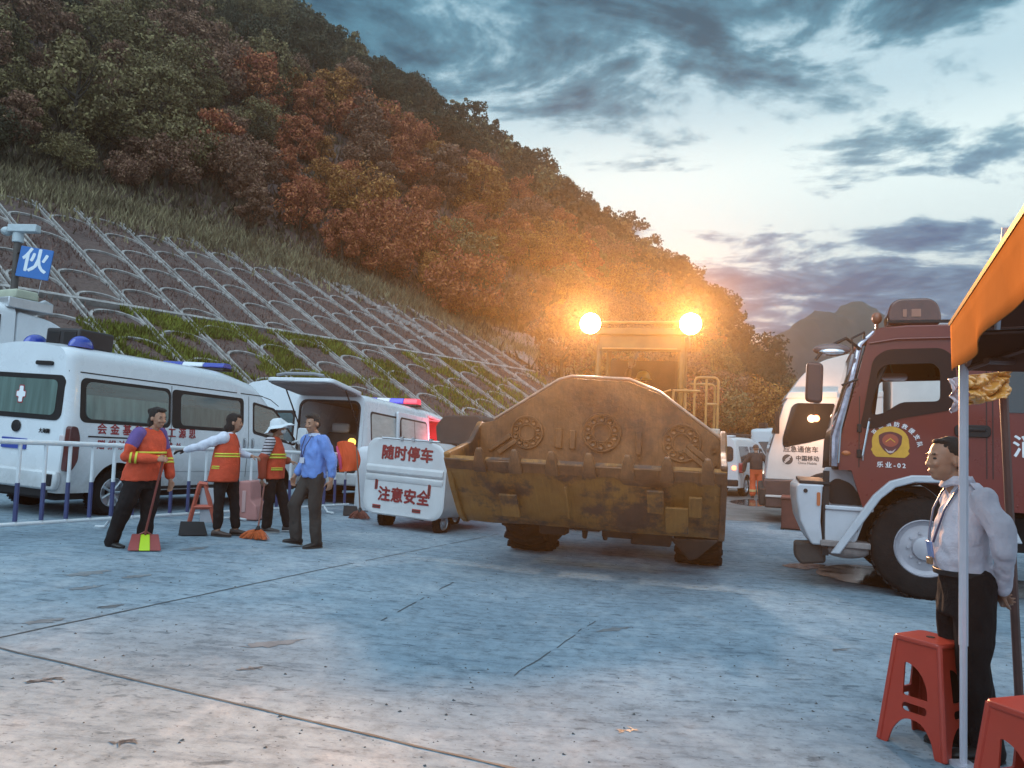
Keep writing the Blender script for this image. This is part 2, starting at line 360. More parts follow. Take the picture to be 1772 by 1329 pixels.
# -- ground sheet: fine near, coarse to the horizon
def build_ground():
    xs = sorted(set([-1500, -700, -300, -120, -60] + list(np.arange(-40, 41, 1.0)) + [60, 120, 300, 700, 1500])); ys = sorted(set([-300, -100, -40] + list(np.arange(-12, 41, 1.0)) + [50, 70, 100, 160, 300, 700, 1500, 3000]))
    mb = MB(); vs = [(x, y, gz(x, y)) for y in ys for x in xs]; n = len(xs)
    mb.add(vs, [(j * n + i, j * n + i + 1, j * n + i + 1 + n, j * n + i + n) for j in range(len(ys) - 1) for i in range(n - 1)])
    m = bpy.data.materials.new('concrete_yard'); m.use_nodes = True; nt = m.node_tree; N = nt.nodes; Lk = nt.links; b = N['Principled BSDF']
    tc = N.new('ShaderNodeTexCoord')
    def noi(sc, d=6, r=0.6, st=None, off=(0, 0, 0)):
        n = N.new('ShaderNodeTexNoise'); n.inputs['Scale'].default_value = sc; n.inputs['Detail'].default_value = d; n.inputs['Roughness'].default_value = r
        mp = N.new('ShaderNodeMapping'); mp.inputs['Location'].default_value = off
        if st: mp.inputs['Scale'].default_value = st
        mp.inputs['Rotation'].default_value = (0, 0, R(14)); Lk.new(tc.outputs['Object'], mp.inputs[0]); Lk.new(mp.outputs[0], n.inputs['Vector'])
        return n.outputs[0]
    def ramp(f, st):
        n = N.new('ShaderNodeValToRGB'); cr = n.color_ramp
        while len(cr.elements) < len(st): cr.elements.new(0.5)
        for e, (p, c) in zip(cr.elements, st): e.position = p; e.color = (*c, 1)
        Lk.new(f, n.inputs[0]); return n.outputs[0]
    def mixc(f, a, b_, mode='MIX'):
        n = N.new('ShaderNodeMix'); n.data_type = 'RGBA'; n.blend_type = mode
        for s, v in ((n.inputs[0], f), (n.inputs[6], a), (n.inputs[7], b_)):
            if isinstance(v, (int, float)): s.default_value = v
            elif isinstance(v, tuple): s.default_value = (*v, 1)
            else: Lk.new(v, s)
        return n.outputs[2]
    base = ramp(noi(0.35, 8, 0.65), [(0.3, (0.150, 0.208, 0.255)), (0.5, (0.225, 0.290, 0.342)), (0.68, (0.31, 0.368, 0.415))])
    fine = ramp(noi(9, 8, 0.7), [(0.25, (0.55,) * 3), (0.5, (1.0,) * 3), (0.75, (1.22,) * 3)]); c = mixc(1.0, base, fine, 'MULTIPLY')
    strk = ramp(noi(2.2, 6, 0.7, (1.0, 4.5, 1)), [(0.50, (1, 1, 1)), (0.68, (0.58, 0.62, 0.66))]); c = mixc(0.85, c, strk, 'MULTIPLY')
    spots = ramp(noi(5.5, 4, 0.55, (1, 2.2, 1), (5, 2, 0)), [(0.615, (1, 1, 1)), (0.68, (0.45, 0.48, 0.50))]); c = mixc(0.8, c, spots, 'MULTIPLY')
    pits = ramp(noi(26, 3, 0.5, (1, 1.8, 1), (1, 9, 0)), [(0.63, (1, 1, 1)), (0.69, (0.38, 0.40, 0.43))]); c = mixc(0.7, c, pits, 'MULTIPLY')
    pale = ramp(noi(1.1, 7, 0.7, (1.6, 1, 1), (2, 4, 0)), [(0.52, (0, 0, 0)), (0.72, (1, 1, 1))]); c = mixc(mixc(0.40, (0, 0, 0), pale), c, (0.47, 0.49, 0.51))
    Lk.new(c, b.inputs['Base Color'])
    rg = ramp(noi(0.8, 6, 0.6), [(0.35, (0.80,) * 3), (0.65, (0.98,) * 3)]); Lk.new(rg, b.inputs['Roughness']); b.inputs['Specular IOR Level'].default_value = .10
    bp = N.new('ShaderNodeBump'); bp.inputs['Strength'].default_value = 0.35; bp.inputs['Distance'].default_value = 0.01; Lk.new(noi(30, 8, 0.7), bp.inputs['Height']); Lk.new(bp.outputs[0], b.inputs['Normal'])
    o = obj('ground', mb, m, smooth=60, kind='structure')
    # slab joints: dark sealed strips a few millimetres above the slabs
    jm = mat('joint_tar', (0.062, 0.078, 0.088), 0.8, var=0.4, vscale=6)
    def strip(a, b, w, seed, wob=0.006, gap=0.0):
        a = G(*a); b = G(*b); L = (b - a).length; n = int(L / 0.12) + 2; d = (b - a) / L; l = Vector((-d.y, d.x, 0)); mb2 = MB(); prev = None; rr = random.Random(seed)
        for i in range(n):
            p = a + d * (L * i / (n - 1)); q = p + l * wob * 2 * mnoise.noise(Vector((i * 0.35, seed, 0))); ww = w * (0.65 + 0.8 * abs(mnoise.noise(Vector((i * 0.5, seed, 5))))) / 2
            pr = []
            for sg in (-1, 1):
                z = q + l * ww * sg; pr.append((z.x, z.y, gz(z.x, z.y) + 0.004))
            if prev and rr.random() > gap: mb2.add([prev[0], prev[1], pr[1], pr[0]], [(0, 1, 2, 3)])
            prev = pr
        return obj('slab_joint', mb2, jm, smooth=0, kind='structure')
    strip((-60, 1108), (960, 1345), 0.024, 1); strip((-40, 1112), (560, 985), 0.024, 2); strip((560, 985), (860, 925), 0.018, 3, gap=0.2)
    strip((640, 1085), (790, 1005), 0.016, 4, gap=0.3); strip((890, 1170), (1030, 1075), 0.012, 5, 0.015, gap=0.35); strip((1255, 903), (1420, 908), 0.05, 6)
    # the darker, older pavement beyond the slabs on the right
    mb3 = MB(); pts = [G(1252, 900), G(1430, 909), G(1800, 925)]; far = [(9.0, 60), (26, 60), (40, 60)]
    ring = []
    for p, f in zip(pts, far):
        row = []
        for k in range(13):
            t = (k / 12) ** 1.6; x = p.x + (f[0] - p.x) * t; y = p.y + (f[1] - p.y) * t; row.append((x, y, gz(x, y) + 0.006))
        ring.append(row)
    mb3.rings(ring, caps=False, closed=False)
    obj('old_pavement', mb3, mat('old_paving', (0.16, 0.135, 0.125), 0.55, var=0.5, vscale=0.7, bump=0.3, bscale=14, rvar=0.25), smooth=60, kind='structure')
    wm = mat('wet_patch', (0.045, 0.042, 0.045), 0.12, var=0.3, vscale=2, rvar=0.08)
    def puddle(pts, seed, m=wm, z=0.008):
        c = [G(*p) for p in pts]; n = len(c); out = []
        for i in range(n):
            for k in range(6):
                p0, p1, p2, p3 = c[i - 1], c[i], c[(i + 1) % n], c[(i + 2) % n]; t = k / 6
                q = 0.5 * ((2 * p1) + (p2 - p0) * t + (2 * p0 - 5 * p1 + 4 * p2 - p3) * t * t + (3 * p1 - p0 - 3 * p2 + p3) * t ** 3)
                q += Vector((mnoise.noise(Vector((i + t, seed, 0)) * 3), mnoise.noise(Vector((i + t, seed, 9)) * 3), 0)) * 0.07
                out.append((q.x, q.y, gz(q.x, q.y) + z))
        mbp = MB(); mbp.add(out, [tuple(range(len(out)))]); return obj('puddle', mbp, m, smooth=0, kind='structure')
    puddle([(1412, 992), (1450, 978), (1560, 984), (1690, 1000), (1800, 1010), (1800, 1035), (1600, 1026), (1480, 1010)], 1)
    puddle([(1355, 980), (1385, 975), (1430, 979), (1400, 986)], 2)
    puddle([(1262, 868), (1310, 864), (1372, 869), (1330, 876), (1290, 875)], 3, z=0.012)
    dm = mat('stain', (0.17, 0.185, 0.20), 0.55, var=0.35, vscale=8)
    for k, (x, y, w) in enumerate([(150, 993, 45), (235, 998, 30), (145, 1018, 32), (190, 1050, 28), (75, 1076, 42), (75, 1178, 38), (470, 1115, 60), (335, 950, 30), (1060, 1090, 34), (1085, 1265, 18), (215, 1285, 22), (1455, 1125, 18), (430, 1158, 26)]):
        puddle([(x - w * .8, y + w * .06), (x - w * .3, y - w * .05), (x + w * .5, y - w * .12), (x + w * .9, y - w * .13), (x + w * .4, y + w * .02), (x - w * .5, y + w * .10)], 10 + k, dm, 0.003)
build_ground()
def build_grit():
    mb = MB(); g = random.Random(77)
    for i in range(2600):
        y = 2.6 + 11 * g.random() ** 1.3; x = g.uniform(-.75, .75) * y
        if mnoise.noise(Vector((x * .9, y * .9, 2))) < g.uniform(-.5, .3): continue
        r_ = .003 + .009 * g.random() ** 3; z = gz(x, y) + r_ * .3; a = g.uniform(0, 6.28); dx, dy = math.cos(a) * r_, math.sin(a) * r_
        mb.add([(x + dx, y + dy, z - r_ * .3), (x - dy, y + dx, z - r_ * .3), (x - dx * 1.3, y - dy * 1.3, z - r_ * .3), (x + dy, y - dx, z - r_ * .3), (x + dx * .3, y, z + r_ * .5)], [(0, 1, 4), (1, 2, 4), (2, 3, 4), (3, 0, 4)])
    obj('grit', mb, mat('grit_dark', (.07, .07, .07), .9), smooth=0, kind='stuff', label='grit and small stones scattered over the concrete yard')
build_grit()

# -- the hill with its terraced, latticed toe
def build_hill():
    xs = []; ssamp = list(np.arange(S0 - 2, 62, 0.9)) + list(np.arange(62, 120, 2.0)) + list(np.arange(120, 330, 5.0))
    tsamp = list(np.arange(-90, 120, 1.8)) + list(np.arange(120, 330, 4.0)) + [345, 370, 400]
    V = []; 
    for s in ssamp:
        for t in tsamp:
            x, y = xy(t, s); V.append((x, y, hill_z(x, y) + hill_n(x, y, t, s) - (0.5 if s < S0 else 0)))
    n = len(tsamp); idx = []
    for j in range(len(ssamp) - 1):
        for i in range(n - 1): idx += [j * n + i, j * n + i + 1, j * n + i + 1 + n, j * n + i + n]
    me = numpy_mesh('hill', V, 4, idx)
    m = bpy.data.materials.new('hill_soil'); m.use_nodes = True; nt = m.node_tree; N = nt.nodes; Lk = nt.links; b = N['Principled BSDF']; b.inputs['Roughness'].default_value = 0.95
    tc = N.new('ShaderNodeTexCoord'); n1 = N.new('ShaderNodeTexNoise'); n1.inputs['Scale'].default_value = 0.22; n1.inputs['Detail'].default_value = 10; n1.inputs['Roughness'].default_value = 0.72; Lk.new(tc.outputs['Object'], n1.inputs['Vector'])
    r = N.new('ShaderNodeValToRGB'); cr = r.color_ramp; cr.elements.new(0.5)
    for e, (p, c) in zip(cr.elements, [(0.3, (0.062, 0.040, 0.036)), (0.5, (0.105, 0.066, 0.058)), (0.7, (0.14, 0.095, 0.078))]): e.position = p; e.color = (*c, 1)
    Lk.new(n1.outputs[0], r.inputs[0]); Lk.new(r.outputs[0], b.inputs['Base Color'])
    bp = N.new('ShaderNodeBump'); bp.inputs['Strength'].default_value = 0.8; bp.inputs['Distance'].default_value = 0.3; n2 = N.new('ShaderNodeTexNoise'); n2.inputs['Scale'].default_value = 3; n2.inputs['Detail'].default_value = 8
    Lk.new(tc.outputs['Object'], n2.inputs['Vector']); Lk.new(n2.outputs[0], bp.inputs['Height']); Lk.new(bp.outputs[0], b.inputs['Normal'])
    obj('hill', me, m, smooth=60, recalc=False, kind='structure')
build_hill()

# -- distant karst peaks
def build_far():
    prof = [(1230, 640), (1290, 606), (1318, 588), (1345, 580), (1372, 566), (1385, 553), (1405, 546), (1425, 541), (1440, 545), (1452, 536), (1463, 528), (1476, 526), (1490, 534), (1503, 548), (1515, 566), (1535, 582), (1570, 600), (1640, 612), (1760, 640), (1900, 660), (2100, 690)]
    D = 620; nx = 260; rows = 26; V = []
    for j in range(rows):
        v = j / (rows - 1)
        for i in range(nx):
            px = 1200 + 900 * i / (nx - 1); py = interp(prof, px)
            top = P(px, py, D + 40); h = top.z * math.sin(min(v, 0.999) * math.pi) ** 0.8
            yy = D - 90 + 260 * v; x = top.x * (1 + 0.0 * v)
            q = mnoise.noise(Vector((x * 0.05, yy * 0.05, 1))) * 7 + mnoise.noise(Vector((x * 0.16, yy * 0.16, 2))) * 3.2
            z = h + q * (0.25 if abs(v - 0.5) < 0.05 else 1.0) * min(1, h / 30) + (mnoise.noise(Vector((x * 0.22, 3, 2))) * 2.2 if h > 20 else 0)
            V.append((x, yy, max(z, -1) - (2 if v in (0, 1) else 0)))
    idx = []
    for j in range(rows - 1):
        for i in range(nx - 1): idx += [j * nx + i, j * nx + i + 1, (j + 1) * nx + i + 1, (j + 1) * nx + i]
    obj('far_mountain', numpy_mesh('far_mountain', V, 4, idx), mat('far_woods', (0.040, 0.030, 0.036), 0.95, var=0.5, vscale=0.05, bump=1.0, bscale=0.3), smooth=40, recalc=False, kind='structure')
build_far()

# -- concrete arch lattice on the slope: one built structure, its parts the two tiers
def build_lattice():
    cm = mat('lattice_concrete', (0.31, 0.285, 0.27), 0.8, var=0.6, vscale=2, bump=0.2, bscale=20)
    root = thing('slope_lattice', 'concrete arch lattice laid over the brown hillside in two tiers', 'slope lattice', Matrix())
    SP = 3.03; T0 = 41.0 * 0.402
    def pt(t, s, up=0.12):
        x, y = xy(t, s); return Vector((x, y, face0(t, s) + up))
    nrm = Vector((0.6 * UY, -0.6 * UX, 1)).normalized()
    def bar(mb, pts, w, h=0.14):
        pts = [Vector(p) for p in pts]; rg = []
        for i, p in enumerate(pts):
            d = (pts[min(i + 1, len(pts) - 1)] - pts[max(i - 1, 0)]).normalized(); l = nrm.cross(d).normalized()
            rg.append([p + l * w / 2 - nrm * 0.22, p + l * w / 2 + nrm * h, p - l * w / 2 + nrm * h, p - l * w / 2 - nrm * 0.22])
        mb.rings(rg)
    def tier(sa, sb, rows, t0, t1, name, rowh):
        k0 = int(math.floor((t0 - T0) / SP)); k1 = int((t1 - T0) / SP); off = 0.0 if name == 'lower_tier' else SP * 0.35
        for k in range(k0, k1 + 1):
            t = T0 + k * SP + off; lim = min(sb, stop(t)); 
            if lim - sa < 1: continue
            ribs = arches = MB()
            if name == 'upper_tier': lim -= rnd.choice((0, 0, 0.6, 1.4, 2.2))
            n = 8
            for q in (-0.15, 0.15): bar(ribs, [pt(t + q, sa + (lim - sa) * i / n, 0.02) for i in range(n + 1)], 0.10)
            for j in range(rows):
                s_lo = sa + j * rowh + (0.0 if k % 2 else rowh * 0.5) - 0.6
                if s_lo < sa - 0.5 or s_lo + 1.7 > min(sb + 0.4, stop(t + SP / 2) - (0.5 if name == 'upper_tier' else -9)): continue
                if name == 'upper_tier' and rnd.random() < 0.10: continue
                a = t + 0.19; bq = t + SP - 0.19; c = (a + bq) / 2; pts = []
                for i in range(15):
                    th = math.pi * (1 - i / 14); pts.append(pt(c + (bq - a) / 2 * math.cos(th), s_lo + 1.15 * math.sin(th) ** 0.85, 0.0))
                bar(arches, pts, 0.14)
            obj('lattice_bay', ribs, cm, root, smooth=0)
    tier(S0, S1, 5, -14, 58, 'lower_tier', 2.75)
    tier(S2, 61, 7, -14, 73, 'upper_tier', 2.75)
    cap = MB(); bar(cap, [pt(t, S1 + 0.1, 0.04) for t in np.arange(-16, 60, 2.0)], 0.30, 0.2); bar(cap, [pt(t, S0 + 0.1, 0.1) for t in np.arange(-16, 60, 2.0)], 0.4, 0.3)
    obj('edge_beam', cap, cm, root, smooth=0)
    # broken stone drain running down the upper slope
    dr = MB()
    for i in range(70):
        f = i / 69; t = 46 + 6 * f + rnd.uniform(-.3, .3); s = 56 - 12 * f; p = pt(t, s, 0.1); dr.box(p, (rnd.uniform(.3, .8), rnd.uniform(.3, .7), rnd.uniform(.2, .4)), Matrix.Rotation(rnd.uniform(0, 3), 3, 'Z'))
    obj('rubble_drain', dr, cm, smooth=0, label='line of broken pale stones running down the upper slope', category='stone drain')
build_lattice()

# -- grass, scrub and the bare scar on the slope
def blades(name, n, sampler, hmin, hmax, w, m, label=None):
    V = np.zeros((n * 3, 3)); c = 0
    for i in range(n):
        p = sampler()
        if p is None: continue
        x, y, z = p; h = rnd.uniform(hmin, hmax); a = rnd.uniform(0, 6.283); dx, dy = math.cos(a) * w, math.sin(a) * w; lx, ly = rnd.gauss(0, .35) * h, rnd.gauss(0, .35) * h
        V[c * 3:c * 3 + 3] = [(x - dx, y - dy, z - .03), (x + dx, y + dy, z - .03), (x + lx, y + ly, z + h)]; c += 1
    me = numpy_mesh(name, V[:c * 3], 3, np.arange(c * 3)); return obj(name, me, m, smooth=0, recalc=False, kind='stuff', label=label)
def leafmat(name, col, var=0.45):
    """foliage: every leaf its own shade, with slow patches over the whole wood"""
    new = name not in MATS; m = mat(name, col, 0.75, var=var, vscale=0.35, spec=0.25)
    if new:
        N = m.node_tree.nodes; Lk = m.node_tree.links; b = N['Principled BSDF']; src = b.inputs['Base Color'].links[0].from_socket
        g = N.new('ShaderNodeNewGeometry'); r = N.new('ShaderNodeMapRange'); r.inputs[3].default_value = .55; r.inputs[4].default_value = 1.5; Lk.new(g.outputs['Random Per Island'], r.inputs[0])
        hs = N.new('ShaderNodeHueSaturation'); Lk.new(src, hs.inputs['Color']); Lk.new(r.outputs[0], hs.inputs['Value']); r2 = N.new('ShaderNodeMapRange'); r2.inputs[3].default_value = .485; r2.inputs[4].default_value = .52; Lk.new(g.outputs['Random Per Island'], r2.inputs[0]); Lk.new(r2.outputs[0], hs.inputs['Hue']); Lk.new(hs.outputs[0], b.inputs['Base Color'])
    return m
def clump(t, s, sc=1.0, seed=0): return mnoise.noise(Vector((t * sc, s * sc, seed)))
def samp_low():      # green moss and grass in the top rows of the lower tier
    while True:
        t = -12 + 112 * rnd.random() ** 1.4; s = rnd.uniform(S0 + 1, S1 - .2)
        fade = 1 - sstep(25, 62, t) * 0.85
        cell = random.Random(int((t + 60) / 3.03) * 97 + int((s - S0 + 60) / 2.75) * 13).random()
        if cell < .35 + .4 * fade and rnd.random() < fade * sstep(0.25, .85, (s - S0) / (S1 - S0)) and clump(t, s, .45, 3) > -0.2: x, y = xy(t, s); return x, y, face0(t, s)
blades('slope_grass', 52000, samp_low, .15, .42, .06, leafmat('moss_grass', (0.150, 0.150, 0.022)), 'yellow green grass in the lower lattice cells')
def samp_dry():
    while True:
        t = rnd.uniform(-14, 100); s = rnd.uniform(S0 + .5, 60)
        if s < stop(t) and clump(t, s, .3, 8) > -0.3: x, y = xy(t, s); return x, y, face0(t, s)
blades('dry_grass', 45000, samp_dry, .12, .35, .045, leafmat('dry_grass', (0.145, 0.080, 0.070)), 'dry brown grass on the latticed slope')
def samp_scrub():
    while True:
        t = rnd.uniform(-20, 120); s = stop(t) + rnd.gauss(2.2, 2.6)
        if s < S2 + .3: continue
        x, y = xy(t, s)
        return x, y, hill_z(x, y) + hill_n(x, y, t, s)
blades('scrub', 45000, samp_scrub, .25, .95, .09, leafmat('scrub_leaf', (0.185, 0.145, 0.085)), 'pale dry scrub along the top of the lattice')
# bare gravel scar right of the lattice
def build_scar():
    V = []; ts_ = np.linspace(62, 112, 50); n = 9
    for t in ts_:
        for j in range(n):
            f = (t - 62) / 50; s = S2 + 0.4 + (10 - 9 * f) * j / (n - 1) + 1.0 * mnoise.noise(Vector((t * .3, j * .5, 4))); x, y = xy(t, s); V.append((x, y, hill_z(x, y) + .25 + .35 * mnoise.noise(Vector((t * .8, s * .8, 2)))))
    idx = []
    for i in range(len(ts_) - 1):
        for j in range(n - 1): idx += [i * n + j, (i + 1) * n + j, (i + 1) * n + j + 1, i * n + j + 1]
    obj('gravel_scar', numpy_mesh('gravel_scar', V, 4, idx), mat('scar_gravel', (0.26, 0.21, 0.20), 0.9, var=0.5, vscale=1.5, bump=0.8, bscale=3), smooth=60, recalc=False, kind='structure')
build_scar()

# -- the wood
SPECIES = [('dark_leaf', (0.046, 0.040, 0.020)), ('olive_leaf', (0.165, 0.122, 0.056)), ('brown_leaf', (0.19, 0.095, 0.062)), ('russet_glow_leaf', (0.34, 0.098, 0.050)), ('golden_leaf', (0.40, 0.23, 0.085)), ('ochre_glow_leaf', (0.31, 0.125, 0.040))]  # russet and ochre: autumn leaf colour with the orange glow painted in
def crown_arrays(seed, n_clumps, per, rx, rz, leaf, base):
    g = np.random.default_rng(seed); cs = []
    while len(cs) < n_clumps:
        q = g.normal(size=3); q /= np.linalg.norm(q); q *= g.uniform(.45, 1.0); q = q * (rx, rx, rz)
        if q[2] < -rz * .75: continue
        cs.append(q + (0, 0, base))
    cs = np.array(cs); V = []
    for c in cs:
        r = g.uniform(.22, .42) * rx; p = g.normal(size=(per, 3)); p /= np.linalg.norm(p, axis=1)[:, None]; p *= (g.uniform(.35, 1, (per, 1)) ** .5) * r; p[:, 2] *= .75
        nrm = p + g.normal(size=(per, 3)) * r * .45; nrm /= np.linalg.norm(nrm, axis=1)[:, None]
        a = np.cross(nrm, g.normal(size=(per, 3))); a /= np.linalg.norm(a, axis=1)[:, None]; b = np.cross(nrm, a); L = leaf * g.uniform(.6, 1.25, (per, 1)); q = p + c
        V.append(np.stack([q - a * L, q - b * L * .55, q + a * L, q + b * L * .55], 1).reshape(-1, 3))
    return np.concatenate(V)
def trunk_mb(seed, rx, base, rz):
    g = random.Random(seed); mb = MB(); top = base + rz * .3
    mb.tube([(0, 0, -1.2), (g.uniform(-.15, .15), g.uniform(-.15, .15), base * .5), (g.uniform(-.3, .3), g.uniform(-.3, .3), top)], [.20, .15, .06], 7)
    for k in range(5):
        a = g.uniform(0, 6.28); z = base * g.uniform(.35, .9); e = (math.cos(a) * rx * .6, math.sin(a) * rx * .6, z + g.uniform(.8, 2.0)); mb.tube([(0, 0, z), (e[0] * .5, e[1] * .5, z + .5), e], [.09, .06, .02], 5)
    return mb
def build_forest():
    wood = mat('bark', (0.06, 0.045, 0.035), .9, var=.4, vscale=3)
    lm = [leafmat(n, c) for n, c in SPECIES]
    tmpl = []
    for k in range(8):
        rx = (2.6, 3.0, 3.4, 2.4, 3.8, 2.8, 3.2, 2.2)[k]; rz = (2.6, 2.4, 2.8, 3.2, 2.6, 3.4, 2.2, 2.8)[k]; base = (3.2, 3.0, 3.4, 4.0, 3.2, 4.2, 2.8, 3.4)[k]
        hi = crown_arrays(100 + k, 42, 120, rx, rz, .155, base); lo = crown_arrays(200 + k, 24, 34, rx, rz, .33, base); tmpl.append((rx, rz, base, hi, lo))
    crown_me = {}; trunk_me = {}
    # candidate positions over the visible face
    pos = []
    g = random.Random(21); tries = 0; grid = {}
    def ok(x, y, r):
        cx, cy = int(x // 4), int(y // 4)
        for i in (-1, 0, 1):
            for j in (-1, 0, 1):
                for (a, b) in grid.get((cx + i, cy + j), ()):
                    if (a - x) ** 2 + (b - y) ** 2 < r * r: return False
        grid.setdefault((cx, cy), []).append((x, y)); return True
    while tries < 26000:
        tries += 1; t = g.uniform(-55, 330); s = g.uniform(30, 185); x, y = xy(t, s)
        if y < 22: continue
        st = (stop(t) + (5.5 if t < 62 else 5 + 8 * max(0, 1 - (t - 62) / 50))) if t < 61 else S0 + 4
        if s < st: continue
        if 61 <= t < 112 and abs(s - S2 - 4) < 6: continue
        px0 = 886 + F * x / y
        if px0 < -120 or px0 > 1400: continue
        z = hill_z(x, y); te, pp = crest_z(x, y); z0 = face0(t, s)
        if z < 1.0: continue
        if z0 > 1.5 + te * y + 5: continue       # behind the crest
        py = proj((x, y, z + 4))[1]
        if py < -90: continue
        if not ok(x, y, g.uniform(2.5, 3.6) + 0.010 * y): continue
        pos.append((x, y, z + hill_n(x, y, t, s), px0, py, z0 > 1.5 + te * y - 9))
    pos.sort(key=lambda p: p[1]); near = pos[:285]; rest = pos[285:]
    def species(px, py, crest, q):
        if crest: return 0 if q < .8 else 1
        red = math.exp(-((px - 660) / 320) ** 2 - ((py - 310) / 200) ** 2); w = g.random()  # redder towards the middle of the hill: warm glow put into leaf colour
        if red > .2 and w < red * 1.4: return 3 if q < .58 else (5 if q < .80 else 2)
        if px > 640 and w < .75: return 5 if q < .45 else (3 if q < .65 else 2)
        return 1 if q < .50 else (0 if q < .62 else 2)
    NAME = ['dark green', 'olive', 'brown', 'glow-tinted russet red', 'golden', 'glow-tinted ochre']
    allV = {i: [] for i in range(6)}
    for i, (x, y, z, px, py, cr) in enumerate(near + rest):
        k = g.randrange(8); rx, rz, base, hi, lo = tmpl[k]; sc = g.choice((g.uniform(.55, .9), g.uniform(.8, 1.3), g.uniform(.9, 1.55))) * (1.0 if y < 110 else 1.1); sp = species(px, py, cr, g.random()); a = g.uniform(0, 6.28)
        if i == GOLD_I: sp = 4
        if i < len(near):
            if (k, sp) not in crown_me:
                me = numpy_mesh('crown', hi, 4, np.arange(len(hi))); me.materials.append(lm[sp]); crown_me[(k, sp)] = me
            if k not in trunk_me:
                tm = bpy.data.meshes.new('trunk'); mb = trunk_mb(300 + k, rx, base, rz); tm.from_pydata(mb.v, [], mb.f); tm.materials.append(wood); trunk_me[k] = tm
            root = bpy.data.objects.new('hillside_tree', None); COL.objects.link(root); root.empty_display_size = .2
            root.location = (x, y, z - .4); root.rotation_euler = (0, 0, a); root.scale = (sc, sc, sc * g.uniform(.9, 1.15))
            root['category'] = 'tree'; root['group'] = 'trees covering the steep hillside'
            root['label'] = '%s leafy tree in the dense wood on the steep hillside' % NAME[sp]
            for nm, me in (('crown', crown_me[(k, sp)]), ('trunk', trunk_me[k])):
                o = bpy.data.objects.new(nm, me); COL.objects.link(o); o.parent = root
        else:
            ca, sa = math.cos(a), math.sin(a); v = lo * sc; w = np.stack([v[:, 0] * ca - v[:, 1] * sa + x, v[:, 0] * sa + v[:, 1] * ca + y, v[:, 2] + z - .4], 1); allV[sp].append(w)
    V = []; mi = []
    for sp in range(6):
        if allV[sp]: w = np.concatenate(allV[sp]); V.append(w); mi.append(np.full(len(w) // 4, sp))
    V = np.concatenate(V); me = numpy_mesh('far_wood', V, 4, np.arange(len(V))); mi = np.concatenate(mi)
    for q in lm: me.materials.append(q)
    me.polygons.foreach_set('material_index', mi.astype(np.int32)); o = bpy.data.objects.new('far_wood', me); COL.objects.link(o); o['kind'] = 'stuff'; o['label'] = 'dense mixed wood covering the upper hillside and its skyline'
    print('forest', len(pos), len(near))
    # underbrush
    def samp_under():
        while True:
            i = int(len(pos) * rnd.random() ** 1.3); p = pos[i]; x = p[0] + rnd.gauss(0, 3); y = p[1] + rnd.gauss(0, 3); t, s = ts(x, y)
            if s > (stop(t) + 4 if t < 60 else S0 + 1): return x, y, hill_z(x, y) + hill_n(x, y, t, s)
    blades('undergrowth', 40000, samp_under, .4, 1.6, .22, leafmat('under_leaf', (0.06, 0.045, 0.028)), 'low undergrowth between the hillside trees')
GOLD_I = -1
build_forest()

# ================================================================== VEHICLES
M_white = mat('white_paint', (0.70, 0.72, 0.75), 0.28, coat=0.4, var=0.06, vscale=1.2, rvar=0.10, dust=0.8)
M_black = mat('black_trim', (0.012, 0.012, 0.013), 0.5, var=0.2, spec=.3)
M_under = mat('underbody', (0.012, 0.012, 0.013), 0.8)
M_tyre = mat('tyre_rubber', (0.012, 0.011, 0.011), 0.9, spec=.2, var=0.4, vscale=5, bump=0.3, bscale=30)
M_rim = mat('alloy_rim', (0.55, 0.57, 0.6), 0.3, metal=0.8, var=0.2)
M_glassg = mat('green_tinted_glass', (0.030, 0.075, 0.080), 0.04, spec=0.9, coat=1.0, var=0.5, vscale=1.5, stretch=(.6, .6, 4))
M_glassd = mat('dark_glass', (0.012, 0.014, 0.016), 0.05, spec=0.8, coat=0.6)
M_glassc = mat('curtain_glass', (0.105, 0.165, 0.150), 0.10, spec=0.7, coat=0.8, var=0.35, vscale=1.2, stretch=(9, 9, .6))
M_glassp = mat('pale_window_glass', (0.30, 0.34, 0.34), 0.10, spec=0.7, coat=0.8, var=0.25, vscale=2, stretch=(1, 1, 3))
M_redtxt = mat('red_lettering', (0.30, 0.015, 0.02), 0.5)
M_bluep = mat('blue_lens', (0.02, 0.05, 0.35), 0.15, coat=0.6, spec=0.7)
M_redlens = mat('red_lens', (0.30, 0.02, 0.02), 0.2, coat=0.6)
M_chrome = mat('chrome', (0.75, 0.75, 0.76), 0.12, metal=1.0)
M_silver = mat('silver_metal', (0.50, 0.51, 0.53), 0.35, metal=0.7, var=0.15)
M_navy = mat('navy_stripe', (0.020, 0.025, 0.085), 0.35, coat=0.4)

